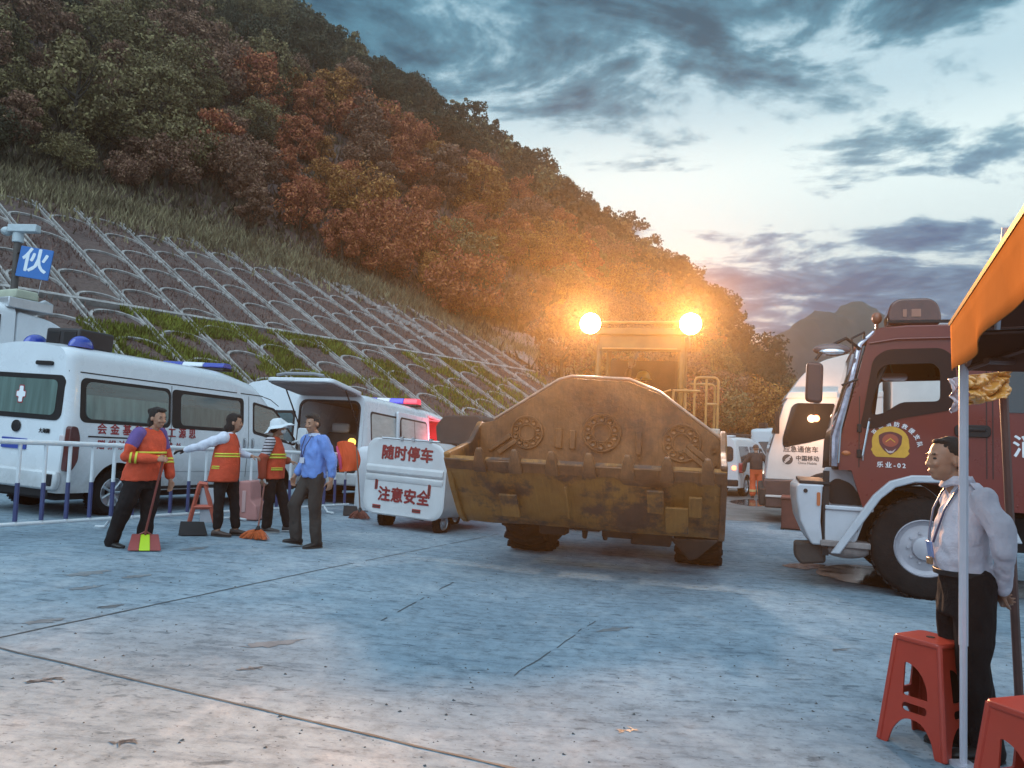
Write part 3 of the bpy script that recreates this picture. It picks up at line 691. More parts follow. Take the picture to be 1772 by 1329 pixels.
def wheel(parent, pos, r, w, side, spokes=6, rimm=None, rr=0.62, name='wheel', tread=True):
    """side = -1: outer face towards -y"""
    p = Vector(pos); d = Vector((0, side, 0)); prof = []
    for a, b in ((rr * r, -w * .5), (rr * r * 1.03, -w * .46), (r * .9, -w * .5), (r * .975, -w * .42), (r, -w * .30), (r, w * .30), (r * .975, w * .42), (r * .9, w * .5), (rr * r * 1.03, w * .46), (rr * r, w * .42)): prof.append((a, b))
    mb = MB(); mb.lathe(prof, p, d, 40); mb.cyl(p - d * w * .45, p - d * w * .4, rr * r, 24)
    if tread:
        n = 40 if r < .5 else 30
        for k in range(n):
            a = 2 * math.pi * k / n; c = p + Vector((math.cos(a), 0, math.sin(a))) * r * 1.002
            rot = Matrix.Rotation(-a, 3, 'Y')
            for sg in (-1, 1): mb.box(c + d * sg * w * .24, (r * .035, w * .40, 2 * math.pi * r / n * .55), rot @ Matrix.Rotation(sg * .35, 3, 'X'))
    o = obj(name, mb, M_tyre, parent, smooth=40)
    rm = MB(); R0 = rr * r
    rm.lathe([(R0 * 1.02, w * .43), (R0 * .98, w * .46), (R0 * .93, w * .40), (R0 * .90, w * .10), (R0 * .3, w * .06), (R0 * .3, -w * .3)], p, d, 36)
    if spokes:
        for k in range(spokes):
            a = 2 * math.pi * k / spokes; e = Vector((math.cos(a), 0, math.sin(a))); t = Vector((-math.sin(a), 0, math.cos(a)))
            rm.tube([p + d * w * .36 + e * R0 * .12, p + d * w * .40 + e * R0 * .55, p + d * w * .41 + e * R0 * .95], [R0 * .10, R0 * .085, R0 * .11], 6)
        rm.cyl(p + d * w * .28, p + d * w * .44, R0 * .2, 14)
    else:
        rm.lathe([(R0 * .93, w * .38), (R0 * .80, w * .30), (R0 * .45, w * .36), (R0 * .40, w * .5), (R0 * .18, w * .56), (0.001, w * .57)], p, d, 30)
        for k in range(10):
            a = 2 * math.pi * k / 10; c = p + Vector((math.cos(a), 0, math.sin(a))) * R0 * .55; rm.cyl(c + d * w * .3, c + d * w * .42, R0 * .05, 6)
    obj('rim', rm, rimm or M_rim, o, smooth=40); return o

class Van:
    """body surface of a panel van: x forward from the tail, y left, z up"""
    def __init__(s, L, Wd, H, zb=0.32, nose=0.62, ws=1.05, belt=1.15, hoodz=1.18, hoodf=0.98, tumble=0.10, rc=0.20, roofarch=0.05, tailr=0.06, roofdrop=0.12):
        s.L, s.W, s.H, s.zb, s.nose, s.ws, s.belt, s.hoodz, s.hoodf, s.tumble, s.rc, s.arch, s.tailr, s.roofdrop = L, Wd, H, zb, nose, ws, belt, hoodz, hoodf, tumble, rc, roofarch, tailr, roofdrop
    def top(s, x):
        L = s.L; a = L - s.nose - s.ws; b = L - s.nose
        if x < a:
            z = s.H - s.roofdrop * sstep(a - 1.0, a + .25, x) - 0.03 * sstep(.3, 0, x)
            return z
        if x < b: t = (x - a) / (b - a); z0 = s.H - s.roofdrop * sstep(a - 1.0, a + .25, a); return z0 + (s.hoodz - z0) * (t ** 1.15)
        t = min(1, (x - b) / s.nose); return s.hoodz + (s.hoodf - s.hoodz) * t ** 1.6
    def hw(s, x, z):
        w = s.W / 2; w -= s.tumble * max(0, z - s.belt) / (s.H - s.belt) * 1.0; w -= 0.03 * max(0, (0.55 - z))
        d = s.L - x; w -= 0.30 * max(0, 1 - d / 0.75) ** 2.2
        w -= s.tailr * max(0, 1 - x / 0.12) ** 2
        return w
    def section(s, x, zb, n=9, m=7):
        zt = s.top(x); rc = min(s.rc, max(.03, (zt - zb) * .35)); zs = zt - rc; pts = []
        for k in range(n): z = zb + (zs - zb) * k / (n - 1); pts.append((s.hw(x, z), z))
        w = s.hw(x, zs)
        for k in range(1, m):
            a = math.pi / 2 * k / m; pts.append((w - rc + rc * math.cos(a), zs + rc * math.sin(a) * .92))
        for k in range(3): f = 1 - k / 2; q = w - rc; pts.append((q * f, zt - rc * .08 + s.arch * (1 - f * f)))
        return pts
    def mesh(s, arches, r_arch):
        xs = sorted(set([0, .02, .06, .12] + list(np.linspace(.2, s.L - .8, 40)) + list(np.linspace(s.L - .78, s.L - .02, 18)) + [s.L]))
        for a in arches: xs = sorted(set(xs + list(np.linspace(a - r_arch, a + r_arch, 17))))
        rings = []
        for x in xs:
            zb = s.zb + .10 * max(0, 1 - (s.L - x) / .4) ** 2
            for a in arches:
                if abs(x - a) < r_arch: zb = max(zb, s.wz + math.sqrt(max(0, r_arch ** 2 - (x - a) ** 2)))
            h = s.section(x, zb); rings.append([Vector((x, -w, z)) for w, z in h] + [Vector((x, w, z)) for w, z in reversed(h[:-1])])
        mb = MB(); mb.rings(rings, closed=False, caps=False); n = len(rings[0])
        mb.add(rings[0], [tuple(range(n))]); mb.add(rings[-1], [tuple(range(n - 1, -1, -1))]); return mb
    wz = 0.34
    def side(s, pts, off=0.004, sd=-1): return [Vector((x, sd * (s.hw(x, z) + off), z)) for x, z in pts]
def side_panel(v, name, pts, m, parent, off=0.004, sd=-1, **tags):
    mb = MB(); a = v.side(pts, -.01, sd); b = v.side(pts, off, sd); n = len(a)
    mb.add(a + b, [tuple(range(n, 2 * n))] + [(i, (i + 1) % n, (i + 1) % n + n, i + n) for i in range(n)])
    return obj(name, mb, m, parent, smooth=20, **tags)
def side_text(v, body, x, z, size, m, parent, sd=-1, off=0.004, bold=0.006, spacing=1.0, name='lettering', align='CENTER'):
    p = Vector((x, sd * (v.hw(x, z) + off), z)); q = Vector((x, sd * (v.hw(x, z + .1) + off), z + .1))
    M = axes(p, (-sd, 0, 0) if sd < 0 else (-1, 0, 0), q - p)
    return obj(name, text_mesh(body, size, M, .002, bold, spacing, align), m, parent, smooth=0, recalc=False)
def line_panel(v, name, pts, w, m, parent, off=0.003, sd=-1):
    """thin seam or trim line following the body side"""
    mb = MB(); pr = None
    for i, (x, z) in enumerate(pts):
        a = Vector(pts[max(i - 1, 0)]); b = Vector(pts[min(i + 1, len(pts) - 1)]); d = (b - a).normalized(); l = Vector((-d.y, d.x)) * w / 2
        c = v.side([(x + l.x, z + l.y), (x - l.x, z - l.y)], off, sd)
        if pr: mb.add([pr[0], pr[1], c[1], c[0]], [(0, 1, 2, 3)])
        pr = c
    return obj(name, mb, m, parent, smooth=0)
def rear_panel(name, pts, m, parent, off=0.004, bev=0, x0=0.0, **t):
    mb = MB(); mb.panel([(x0, y, z) for y, z in pts], (-1, 0, 0), off, .01); return obj(name, mb, m, parent, bevel=bev, smooth=20, **t)
def lin(a, b, n=8): return [(a[0] + (b[0] - a[0]) * i / n, a[1] + (b[1] - a[1]) * i / n) for i in range(n + 1)]
def light_bar(parent, x, y0, y1, z, cols, name='light_bar', h=.11, d=.26):
    mb = MB(); mb.prism(roundpoly([(-d / 2, 0), (d / 2, 0), (d / 2 * .8, .05), (-d / 2 * .8, .05)], .01), y1 - y0, axes((x, y1, z), (1, 0, 0), (0, 0, 1)))
    o = obj(name, mb, M_black, parent, bevel=.01); n = len(cols); L = (y1 - y0) / n
    for i, c in enumerate(cols):
        ml = MB(); pr = roundpoly([(-d / 2, .052), (d / 2, .052), (d / 2 * .72, .052 + h), (-d / 2 * .72, .052 + h)], .04, 5); ml.prism(pr, L * .97, axes((x, y0 + L * (i + 1), z), (1, 0, 0), (0, 0, 1))); obj('lens', ml, c, o, bevel=.012)
    return o
def tail_lamp(v, parent, sd, z0, z1, x1=.30, w=.12, m=None):
    mb = MB(); yy = v.hw(.05, (z0 + z1) / 2) + .004
    mb.prism(roundpoly([(-.012, z0), (x1 * .55, z0 + .02), (x1, z0 + .16), (x1 * .95, z1 - .15), (x1 * .6, z1), (-.012, z1)], .05), w, axes((0, sd * (yy - (w if sd > 0 else 0)), 0), (1, 0, 0), (0, 0, 1)) if sd < 0 else axes((0, yy, 0), (1, 0, 0), (0, 0, 1)))
    return obj('tail_lamp', mb, m or M_redlens, parent, bevel=.012)

# ------------------------------------------------------------------ ambulance with the lettered side
def ambulance_near():
    v = Van(5.95, 1.92, 2.46, zb=.36, nose=.62, ws=1.30, hoodz=1.20, belt=1.2, tumble=.16, rc=.22, roofdrop=.16)
    root = thing('ambulance', 'white high-roof ambulance van with red lettering, parked behind the barrier', 'ambulance', frame(-6.24 - .908, 10.3 + .313, 19))
    r = .345; v.wz = r; ax = [.95, 4.80]
    obj('body', v.mesh(ax, .45), M_white, root, smooth=32)
    ub = MB(); ub.box((2.95, 0, .42), (5.6, 1.45, .36)); ub.box((2.95, 0, .75), (5.5, 1.5, .4)); obj('underbody', ub, M_under, root)
    for a in ax:
        for sd in (-1, 1): wheel(root, (a, sd * .80, r), r, .23, sd, 7)
    # side glazing
    def win(name, x0, x1, m, ins=(.09, .05, .05, .05)):
        fr = side_panel(v, name + '_frame', rrect(x0, x1, 1.36, 2.00, .10), M_black, root, .004)
        o = side_panel(v, name, rrect(x0 + ins[0], x1 - ins[1], 1.36 + ins[2], 2.00 - ins[3], .10), M_glassg, fr, .007); side_panel(v, 'curtain', rrect(x0 + ins[0] + .015, x1 - ins[1] - .015, 1.36 + ins[2] + .01, 1.76, (.09, .09, .01, .01)), m, o, .0085); return fr
    win('window', .20, 1.90, M_glassc); 
    fr = side_panel(v, 'window_frame', roundpoly([(1.93, 1.36), (3.55, 1.36), (3.70, 1.5), (3.70, 2.0), (1.93, 2.0)], .09), M_black, root)
    side_panel(v, 'window', roundpoly([(2.12, 1.42), (3.47, 1.42), (3.60, 1.55), (3.60, 1.94), (2.12, 1.94)], .09), M_glassg, fr, .007); side_panel(v, 'curtain', roundpoly([(2.14, 1.43), (3.46, 1.43), (3.57, 1.55), (3.59, 1.74), (2.14, 1.74)], .05), mat('curtain_dark', (.060, .085, .075), .12, spec=.7, coat=.8, var=.5, vscale=1.2, stretch=(9, 9, .6)), fr, .0085)
    dw = side_panel(v, 'door_window_frame', roundpoly([(3.96, 1.36), (5.30, 1.16), (5.34, 1.28), (4.62, 1.88), (3.96, 1.96)], .06), M_black, root)
    side_panel(v, 'door_window', roundpoly([(4.00, 1.41), (5.20, 1.23), (5.22, 1.31), (4.59, 1.83), (4.00, 1.91)], .06), M_glassg, dw, .007)
    # seams, gutter, white flash
    line_panel(v, 'roof_gutter', lin((.03, 2.07), (4.2, 2.09), 24) + [(4.5, 2.04), (4.75, 1.93)], .018, M_black, root)
    for x in (1.915, 3.84): line_panel(v, 'door_seam', lin((x, .55), (x, 2.05), 10), .012, M_black, root)
    line_panel(v, 'slide_rail', lin((.35, 1.165), (1.90, 1.165), 6), .022, M_black, root)
    line_panel(v, 'body_crease', lin((1.6, .66), (4.2, .64), 8), .010, mat('seam_grey', (.25, .26, .28), .5), root)
    line_panel(v, 'sill_trim', lin((1.5, .40), (4.25, .40), 8), .05, M_black, root, off=.006)
    mb = MB(); mb.rings([[Vector((3.50 + q * .10 + .05 * k / 6, -(v.hw(3.50, 2.06 + .30 * k / 6) + (.006)) + (.0 if k < 3 else .035 * (k - 2) ** 1.5 / 4), 2.06 + .28 * k / 6)) for q in (0, 1)] for k in range(7)], closed=False, caps=False); obj('roof_flash', mb, M_white, root)
    for x in (3.72, 3.95):
        mb = MB(); yy = -v.hw(x, 1.18); mb.tube([(x, yy, 1.10), (x + .01, yy - .03, 1.13), (x + .01, yy - .03, 1.22), (x, yy, 1.25)], .014, 8); obj('door_handle', mb, M_silver, root)
        side_panel(v, 'handle_recess', rrect(x - .03, x + .06, 1.08, 1.27, .04), mat('recess_grey', (.35, .36, .38), .5), root, .002)
    side_text(v, '会金基善慈程工源思', 1.485, 1.275, .170, M_redtxt, root, bold=.004, spacing=1.66)
    side_text(v, '赠捐沙巴援会基善总', 1.34, 1.045, .145, M_redtxt, root, bold=.003, spacing=1.60)
    # red cross charm on the front door
    cx, cz, s = 4.72, 1.04, .19
    def star(k): return roundpoly([(cx - .32 * k, cz - s * k * .2), (cx - .42 * k, cz + .05 * k), (cx - .30 * k * .5, cz + s * .8 * k * 1.3), (cx, cz + s * k * 1.75), (cx + .15 * k, cz + s * .8 * k * 1.3), (cx + .42 * k, cz + .05 * k), (cx + .32 * k, cz - s * k * .2), (cx + .30 * k, cz - s * k * 1.2), (cx - .30 * k, cz - s * k * 1.2)], .05)
    def trefoil(k):
        o = []
        for i in range(48):
            a = 2 * math.pi * i / 48; rr = k * (.72 + .28 * math.cos(3 * (a - math.pi / 2))); o.append((cx + rr * math.cos(a) * .8, cz + rr * math.sin(a) * 1.1))
        return o
    em = side_panel(v, 'red_cross_emblem', trefoil(.165), M_redtxt, root, .003); side_panel(v, 'emblem_field', trefoil(.120), M_white, em, .005)
    # tail: window, lamps, badge, plate, bumper
    rf = rear_panel('rear_window_frame', rrect(-.82, .82, 1.36, 2.00, (.12, .20, .10, .10)), M_black, root, .012)
    rear_panel('rear_window', rrect(-.70, .70, 1.43, 1.93, .09), M_glassc, rf, .018)
    for (dx, mm, o_) in ((.0, M_redtxt, .020), (.016, mat('cross_white', (.8, .8, .8), .5), .022)):
        k = .13 - dx; w = .05 - dx * .8; c = (-.02, 1.70); pts = [(-w, -k), (w, -k), (w, -w), (k * .75, -w), (k * .75, w), (w, w), (w, k), (-w, k), (-w, w), (-k * .75, w), (-k * .75, -w), (-w, -w)]
        rear_panel('rear_cross', roundpoly([(c[0] + a, c[1] + b) for a, b in pts], .02), mm, rf, o_)
    for sd in (-1, 1): tail_lamp(v, root, sd, .66, 1.30, .17, .10, mat('tail_lens_dark', (.085, .016, .014), .2, coat=.6, var=.3, vscale=6))
    for sd in (-1, 1):
        mb = MB(); yy = sd * (v.hw(.1, 1.0) - .05); mb.box((-.012, yy, 1.12), (.03, .09, .09)); obj('lamp_lens', mb, mat('lens_clear', (.6, .5, .5), .1, coat=.6), root, bevel=.01)
    mb = MB(); mb.prism(rrect(-.16, .16, -.03, .03, .028), .03, axes((-.006, -.40, 2.16), (0, -1, 0), (0, 0, 1))); obj('brake_lamp', mb, M_black, root)
    bd = MB(); bd.lathe([(.001, .02), (.06, .018), (.085, .012), (.085, 0)], (-.01, .0, 1.24), (-1, 0, 0), 24); obj('badge', bd, M_black, root)
    obj('lettering', text_mesh('大海狮', .07, axes((-.014, -.55, 1.20), (0, -1, 0), (0, 0, 1)), .004, .002, 1.0), M_black, root, smooth=0)
    rear_panel('number_plate', rrect(-.24, .24, .92, 1.07, .01), mat('plate_blue', (.03, .06, .30), .4), root, .02)
    bp = MB(); bp.prism(roundpoly([(-.93, 0), (.93, 0), (.96, .14), (.93, .26), (-.93, .26), (-.96, .14)], .05), .10, axes((.02, 0, .40), (0, -1, 0), (0, 0, 1))); obj('rear_bumper', bp, M_white, root, bevel=.03)
    for sd in (-1, 1):
        mb = MB(); mb.box((-.085, sd * .83, .54), (.03, .12, .16)); obj('bumper_reflector', mb, M_black, root, bevel=.01)
    mb = MB(); mb.box((.02, 0, .34), (.05, 1.5, .10)); obj('tow_bar', mb, M_black, root, bevel=.01)
    # mirror
    mr = MB(); y = -v.hw(5.05, 1.3); mr.tube([(5.20, y + .02, 1.22), (5.20, y - .16, 1.28)], .025, 8); mr.prism(roundpoly([(-.10, 0), (.10, 0), (.10, .34), (-.10, .34)], .05), .10, axes((5.26, y - .17, 1.20), (0, 1, 0), (0, 0, 1))); obj('door_mirror', mr, M_white, root, bevel=.03)
    # windscreen, lights
    for sd in (-1, 1):
        mb = MB(); mb.sphere((v.L - .14, sd * .62, .86), (.10, .16, .10)); obj('headlight', mb, mat('headlamp_glass', (.7, .7, .7), .08, coat=.8), root)
    wsx = [(3.30, 2.16), (4.46, 1.26)]; mb = MB(); mb.rings([[Vector((x_, yy * (v.hw(x_, v.top(x_)) - .2), v.top(x_) + .012 + v.arch * (1 - yy * yy))) for yy in (-.98, -.5, 0, .5, .98)] for x_ in np.linspace(4.10, 5.28, 8)], closed=False, caps=False); obj('windscreen', mb, M_glassd, root)
    # roof: blue light bar at the front, pods and boxes at the back
    light_bar(root, 3.35, -.72, .72, 2.46, [M_bluep, M_white, M_bluep], h=.09)
    for y in (-.62, .28):
        mb = MB(); mb.sphere((.34, y, 2.44), (.20, .11, .17), 18, 8, (.5, 1)); obj('beacon', mb, M_bluep, root)
    bx = MB(); bx.box((.62, -.26, 2.58), (.62, .66, .28)); o = obj('roof_unit', bx, mat('unit_dark', (.02, .018, .02), .5, var=.3), root, bevel=.03)
    for y in (-.42, -.10):
        mb = MB(); mb.box((.304, y, 2.58), (.02, .24, .18)); obj('grille', mb, M_black, o, bevel=.01)
    return root
ambulance_near()

def ambulance_far():
    v = Van(5.3, 1.95, 2.85, zb=.36, nose=.6, ws=1.2, hoodz=1.25, tumble=.14, rc=.24, roofdrop=.06)
    root = thing('ambulance', 'second white ambulance, mostly hidden, its long roof showing above the open police van', 'ambulance', frame(-5.95, 17.9, 20))
    v.wz = .35; obj('body', v.mesh([1.1, 4.3], .45), M_white, root, smooth=32)
    ub = MB(); ub.box((2.6, 0, .6), (5, 1.5, .7)); obj('underbody', ub, M_under, root)
    for a in (1.1, 4.3):
        for sd in (-1, 1): wheel(root, (a, sd * .82, .35), .35, .24, sd, 6)
    for x0, x1 in ((.3, 1.5), (1.62, 2.9), (3.2, 4.2)):
        f = side_panel(v, 'window_frame', rrect(x0, x1, 1.4, 2.05, .1), M_black, root); side_panel(v, 'window', rrect(x0 + .07, x1 - .07, 1.46, 1.99, .09), M_glassg, f, .008)
    line_panel(v, 'roof_gutter', lin((.05, 2.22), (3.7, 2.22), 12), .03, mat('seam_grey', (.25, .26, .28), .5), root)
    f = rear_panel('rear_window_frame', rrect(-.8, .8, 1.45, 2.1, .12), M_black, root, .012); rear_panel('rear_window', rrect(-.7, .7, 1.52, 2.03, .1), M_glassg, f, .018)
    for sd in (-1, 1): tail_lamp(v, root, sd, .85, 1.35, .16, .1)
    light_bar(root, .9, -.75, .75, 2.74, [M_bluep, M_bluep], h=.1)
    mb = MB(); mb.sphere((4.2, -.45, 2.66), (.22, .14, .16), 16, 8, (.5, 1)); obj('roof_lamp', mb, M_silver, root)
    mb = MB(); mb.box((4.0, -.62, 2.62), (.3, .16, .2)); obj('siren', mb, M_black, root, bevel=.03)
    return root
ambulance_far()

# ------------------------------------------------------------------ white police van with tailgate up and side door slid back
def police_van():
    v = Van(4.95, 1.66, 2.16, zb=.34, nose=.22, ws=.75, hoodz=1.12, hoodf=.92, tumble=.13, rc=.16, roofdrop=.05, belt=1.1)
    root = thing('police_van', 'white minibus with blue stripe and red and blue light bar, its tailgate lifted open', 'van', frame(-3.29 - .895, 16.3 + .30, 18.5)); root.scale = (1.14, 1.14, 1.14)
    v.wz = .31; me = v.mesh([.85, 3.95], .38)
    # open the tail and the side door: drop those faces of the shell and line the inside
    keep = []
    for f in me.f:
        c = sum((Vector(me.v[i]) for i in f), Vector()) / len(f)
        if len(f) > 10 and c.x < .05: continue
        if c.x < .03 and abs(c.y) < 1 and False: continue
        if 3.02 < c.x < 4.0 and c.y < -.5 and .45 < c.z < 1.92: continue
        keep.append(f)
    me.f = keep; o = obj('body', me, M_white, root, smooth=32)
    sm = o.modifiers.new('skin', 'SOLIDIFY'); sm.thickness = .05; sm.offset = -1
    rim = MB(); rim.add([(0, y, z) for y, z in []], [])
    inner = mat('van_interior', (.085, .06, .055), .8, var=.3); redi = mat('red_lit_lining', (.20, .03, .04), .7, var=.3)  # red of the bulkhead stands for red light falling in the cabin
    fl = MB(); fl.box((2.3, 0, .50), (4.4, 1.5, .08)); obj('floor', fl, inner, root); ub = MB(); ub.box((2.4, 0, .42), (4.4, 1.25, .2)); obj('underbody', ub, M_under, root)
    hl = MB(); hl.box((2.2, 0, 2.02), (3.8, 1.3, .03)); obj('headliner', hl, mat('headliner', (.16, .12, .11), .8, var=.3, vscale=2), root)
    bh = MB(); bh.box((4.06, 0, 1.2), (.04, 1.4, 1.5)); obj('bulkhead', bh, redi, root); b2 = MB(); b2.box((2.93, 0, 1.28), (.04, 1.42, 1.42)); obj('partition', b2, inner, root)
    for x in (.75, 2.1):
        st = MB(); st.box((x, 0, .78), (.5, 1.25, .16)); st.box((x + .24, 0, 1.12), (.14, 1.25, .62), Matrix.Rotation(.12, 3, 'Y')); 
        obj('seat', st, mat('seat_cloth', (.10, .085, .08), .9, var=.3), root, bevel=.05)
        for y in (-.35, .3):
            hr = MB(); hr.box((x + .2, y, 1.52), (.10, .42, .20)); obj('headrest', hr, mat('headrest_cover', (.50, .47, .46), .8), root, bevel=.05)
    # rear opening trim: dark frame round the hole
    t = .09; outer = [(-y, z) for y, z in v.section(.0, v.zb)][:-1] + [(y, z) for y, z in reversed(v.section(.0, v.zb))]
    inn = rrect(-.68, .68, .62, 1.99, (.05, .05, .16, .16), 6)
    obj('tail_frame', plate([rrect(-.775, .775, .36, 2.115, (.05, .05, .16, .16), 6), inn], .03, axes((.012, 0, 0), (0, -1, 0), (0, 0, 1))), M_white, root, smooth=0)
    obj('tail_seal', plate([rrect(-.70, .70, .60, 2.01, (.06, .06, .17, .17), 6), rrect(-.655, .655, .645, 1.965, (.05, .05, .15, .15), 6)], .02, axes((-.006, 0, 0), (0, -1, 0), (0, 0, 1))), M_black, root, smooth=0)
    # raised tailgate: hinged at the roof edge, lifted past level
    A = Matrix.Translation((0, 0, 2.12)) @ Matrix.Rotation(R(96), 4, 'Y') @ Matrix.Translation((0, 0, -2.12))
    def tg(y, z, off=0): return A @ Vector((-off, y, z))
    gate = MB(); pts = rrect(-.72, .72, .95, 2.10, (.14, .14, .10, .10), 6); nrm = A.to_3x3() @ Vector((-1, 0, 0)); gate.panel([tg(y, z) for y, z in pts], nrm, .05, .03); g = obj('tailgate', gate, M_white, root, bevel=.02)
    gw = MB(); gw.panel([tg(y, z, .052) for y, z in rrect(-.60, .60, 1.45, 1.98, .1)], nrm, .006); obj('tailgate_window', gw, M_glassd, g)
    gi = MB(); gi.panel([tg(y, z, -.032) for y, z in rrect(-.66, .66, 1.0, 2.05, .1)], -nrm, .02); obj('gate_lining', gi, mat('gate_grey', (.20, .19, .20), .6, var=.3), g)
    sp = MB(); sp.tube([tg(-.5, 1.0, .10), tg(-.3, .99, .13), tg(.3, .99, .13), tg(.5, 1.0, .10)], .03, 8); obj('spoiler', sp, mat('seam_grey', (.25, .26, .28), .5), g)
    for sd in (-1, 1):
        mb = MB(); mb.cyl((.03, sd * .68, 1.45), tg(sd * .66, 1.55, -.04), .014, 8); obj('gas_strut', mb, M_black, root)
    # rear bumper and lamps
    bp = MB(); bp.prism(roundpoly([(-.80, 0), (.80, 0), (.82, .12), (.80, .24), (-.80, .24), (-.82, .12)], .04), .10, axes((.02, 0, .36), (0, -1, 0), (0, 0, 1))); obj('rear_bumper', bp, M_white, root, bevel=.03)
    for sd in (-1, 1): tail_lamp(v, root, sd, .70, 1.10, .10, .10)
    # glazing on the right: fixed rear pane, then the door slid back outside it
    f = side_panel(v, 'window_frame', rrect(.28, 1.50, 1.22, 1.84, .08), M_black, root); side_panel(v, 'window', rrect(.32, 1.46, 1.26, 1.80, .07), M_glassp, f, .007)
    side_panel(v, 'navy_stripe', rrect(.06, 3.0, .80, 1.14, .01), M_navy, root, .003)
    df = MB(); x0, x1 = 1.36, 2.92; a = [(x0, .48), (x1, .48), (x1, 1.95), (x0, 1.95)]
    a = roundpoly(a, .06); df.add(v.side(a, .02) + v.side(a, .07), [tuple(range(len(a))), tuple(range(len(a), 2 * len(a)))] + [(i, (i + 1) % len(a), (i + 1) % len(a) + len(a), i + len(a)) for i in range(len(a))])
    d = obj('sliding_door', df, M_white, root, bevel=.01)
    wf = side_panel(v, 'window_frame', rrect(1.45, 2.80, 1.22, 1.84, .09), M_black, d, .074)
    side_panel(v, 'pane', rrect(1.485, 2.115, 1.255, 1.805, (.07, .01, .01, .07)), M_glassp, wf, .078); side_panel(v, 'pane', rrect(2.14, 2.765, 1.255, 1.805, (.01, .07, .07, .01)), M_glassp, wf, .078)
    side_panel(v, 'navy_stripe', rrect(1.37, 2.91, .84, 1.14, .01), mat('blue_stripe', (.03, .07, .30), .35, coat=.4), d, .073)
    pl = MB(); pl.tube([Vector((2.98, -v.hw(2.98, z) - .005, z)) for z in np.linspace(.5, 1.96, 8)], .035, 8); pl.tube([Vector((4.02, -v.hw(4.02, z) - .005, z)) for z in np.linspace(.5, 1.96, 8)], .035, 8); obj('door_pillar', pl, M_white, root)
    dwf = side_panel(v, 'window_frame', roundpoly([(4.08, 1.2), (4.55, 1.15), (4.35, 1.70), (4.08, 1.76)], .06), M_black, root); side_panel(v, 'door_window', roundpoly([(4.11, 1.24), (4.50, 1.19), (4.33, 1.66), (4.11, 1.72)], .06), M_glassd, dwf, .008)
    side_panel(v, 'navy_stripe', rrect(4.06, 4.6, .84, 1.12, .01), M_navy, root, .003)
    for a in (.85, 3.95):
        for sd in (-1, 1): wheel(root, (a, sd * .68, .31), .31, .20, sd, 6)
    wsb = MB(); wsb.rings([[Vector((x_, yy * (v.hw(x_, v.top(x_)) - .15), v.top(x_) + .012 + v.arch * (1 - yy * yy))) for yy in (-.98, -.5, 0, .5, .98)] for x_ in np.linspace(4.02, 4.68, 8)], closed=False, caps=False); obj('windscreen', wsb, M_glassd, root)
    M_bl = mat('blue_lens_lit', (.03, .05, .4), .15, coat=.6, emit=(.15, .12, 1.0), estr=.35); M_rl = mat('red_lens_lit', (.4, .02, .05), .15, coat=.6, emit=(1, .08, .15), estr=.8)
    light_bar(root, 2.55, -.70, .70, 2.17, [M_rl, M_bl, mat('lens_white', (.75, .72, .75), .2, coat=.5), M_bl], h=.13)
    # lit lamps: one inside the load bay, one on the door pillar
    def lamp(p, n, r, col, s, nm):
        mb = MB(); mb.lathe([(.001, .02), (r * .8, .016), (r, .0), (r, -.03)], p, n, 20); return obj(nm, mb, mat(nm + '_glow', col, .4, emit=col, estr=s), root)
    lamp((.62, -.18, 1.22), (-1, -.15, .05), .085, (1.0, .60, .10), 2.2, 'cargo_lamp'); lamp((3.03, -.86, 1.30), (-.9, -.5, 0), .10, (1.0, .55, .35), 3.5, 'door_lamp')
    ld = bpy.data.lights.new('door_lamp_light', 'POINT'); ld.energy = 28; ld.color = (1, .12, .16); ld.shadow_soft_size = .08; lo = bpy.data.objects.new('door_lamp_light', ld); COL.objects.link(lo); lo.parent = root; lo.location = (3.5, -.55, 1.6); l2 = bpy.data.lights.new('door_lamp_glow', 'POINT'); l2.energy = 70; l2.color = (1, .14, .18); l2.shadow_soft_size = .08; q2 = bpy.data.objects.new('door_lamp_glow', l2); COL.objects.link(q2); q2.parent = root; q2.location = (3.03, -1.15, 1.32)
    return root
police_van()

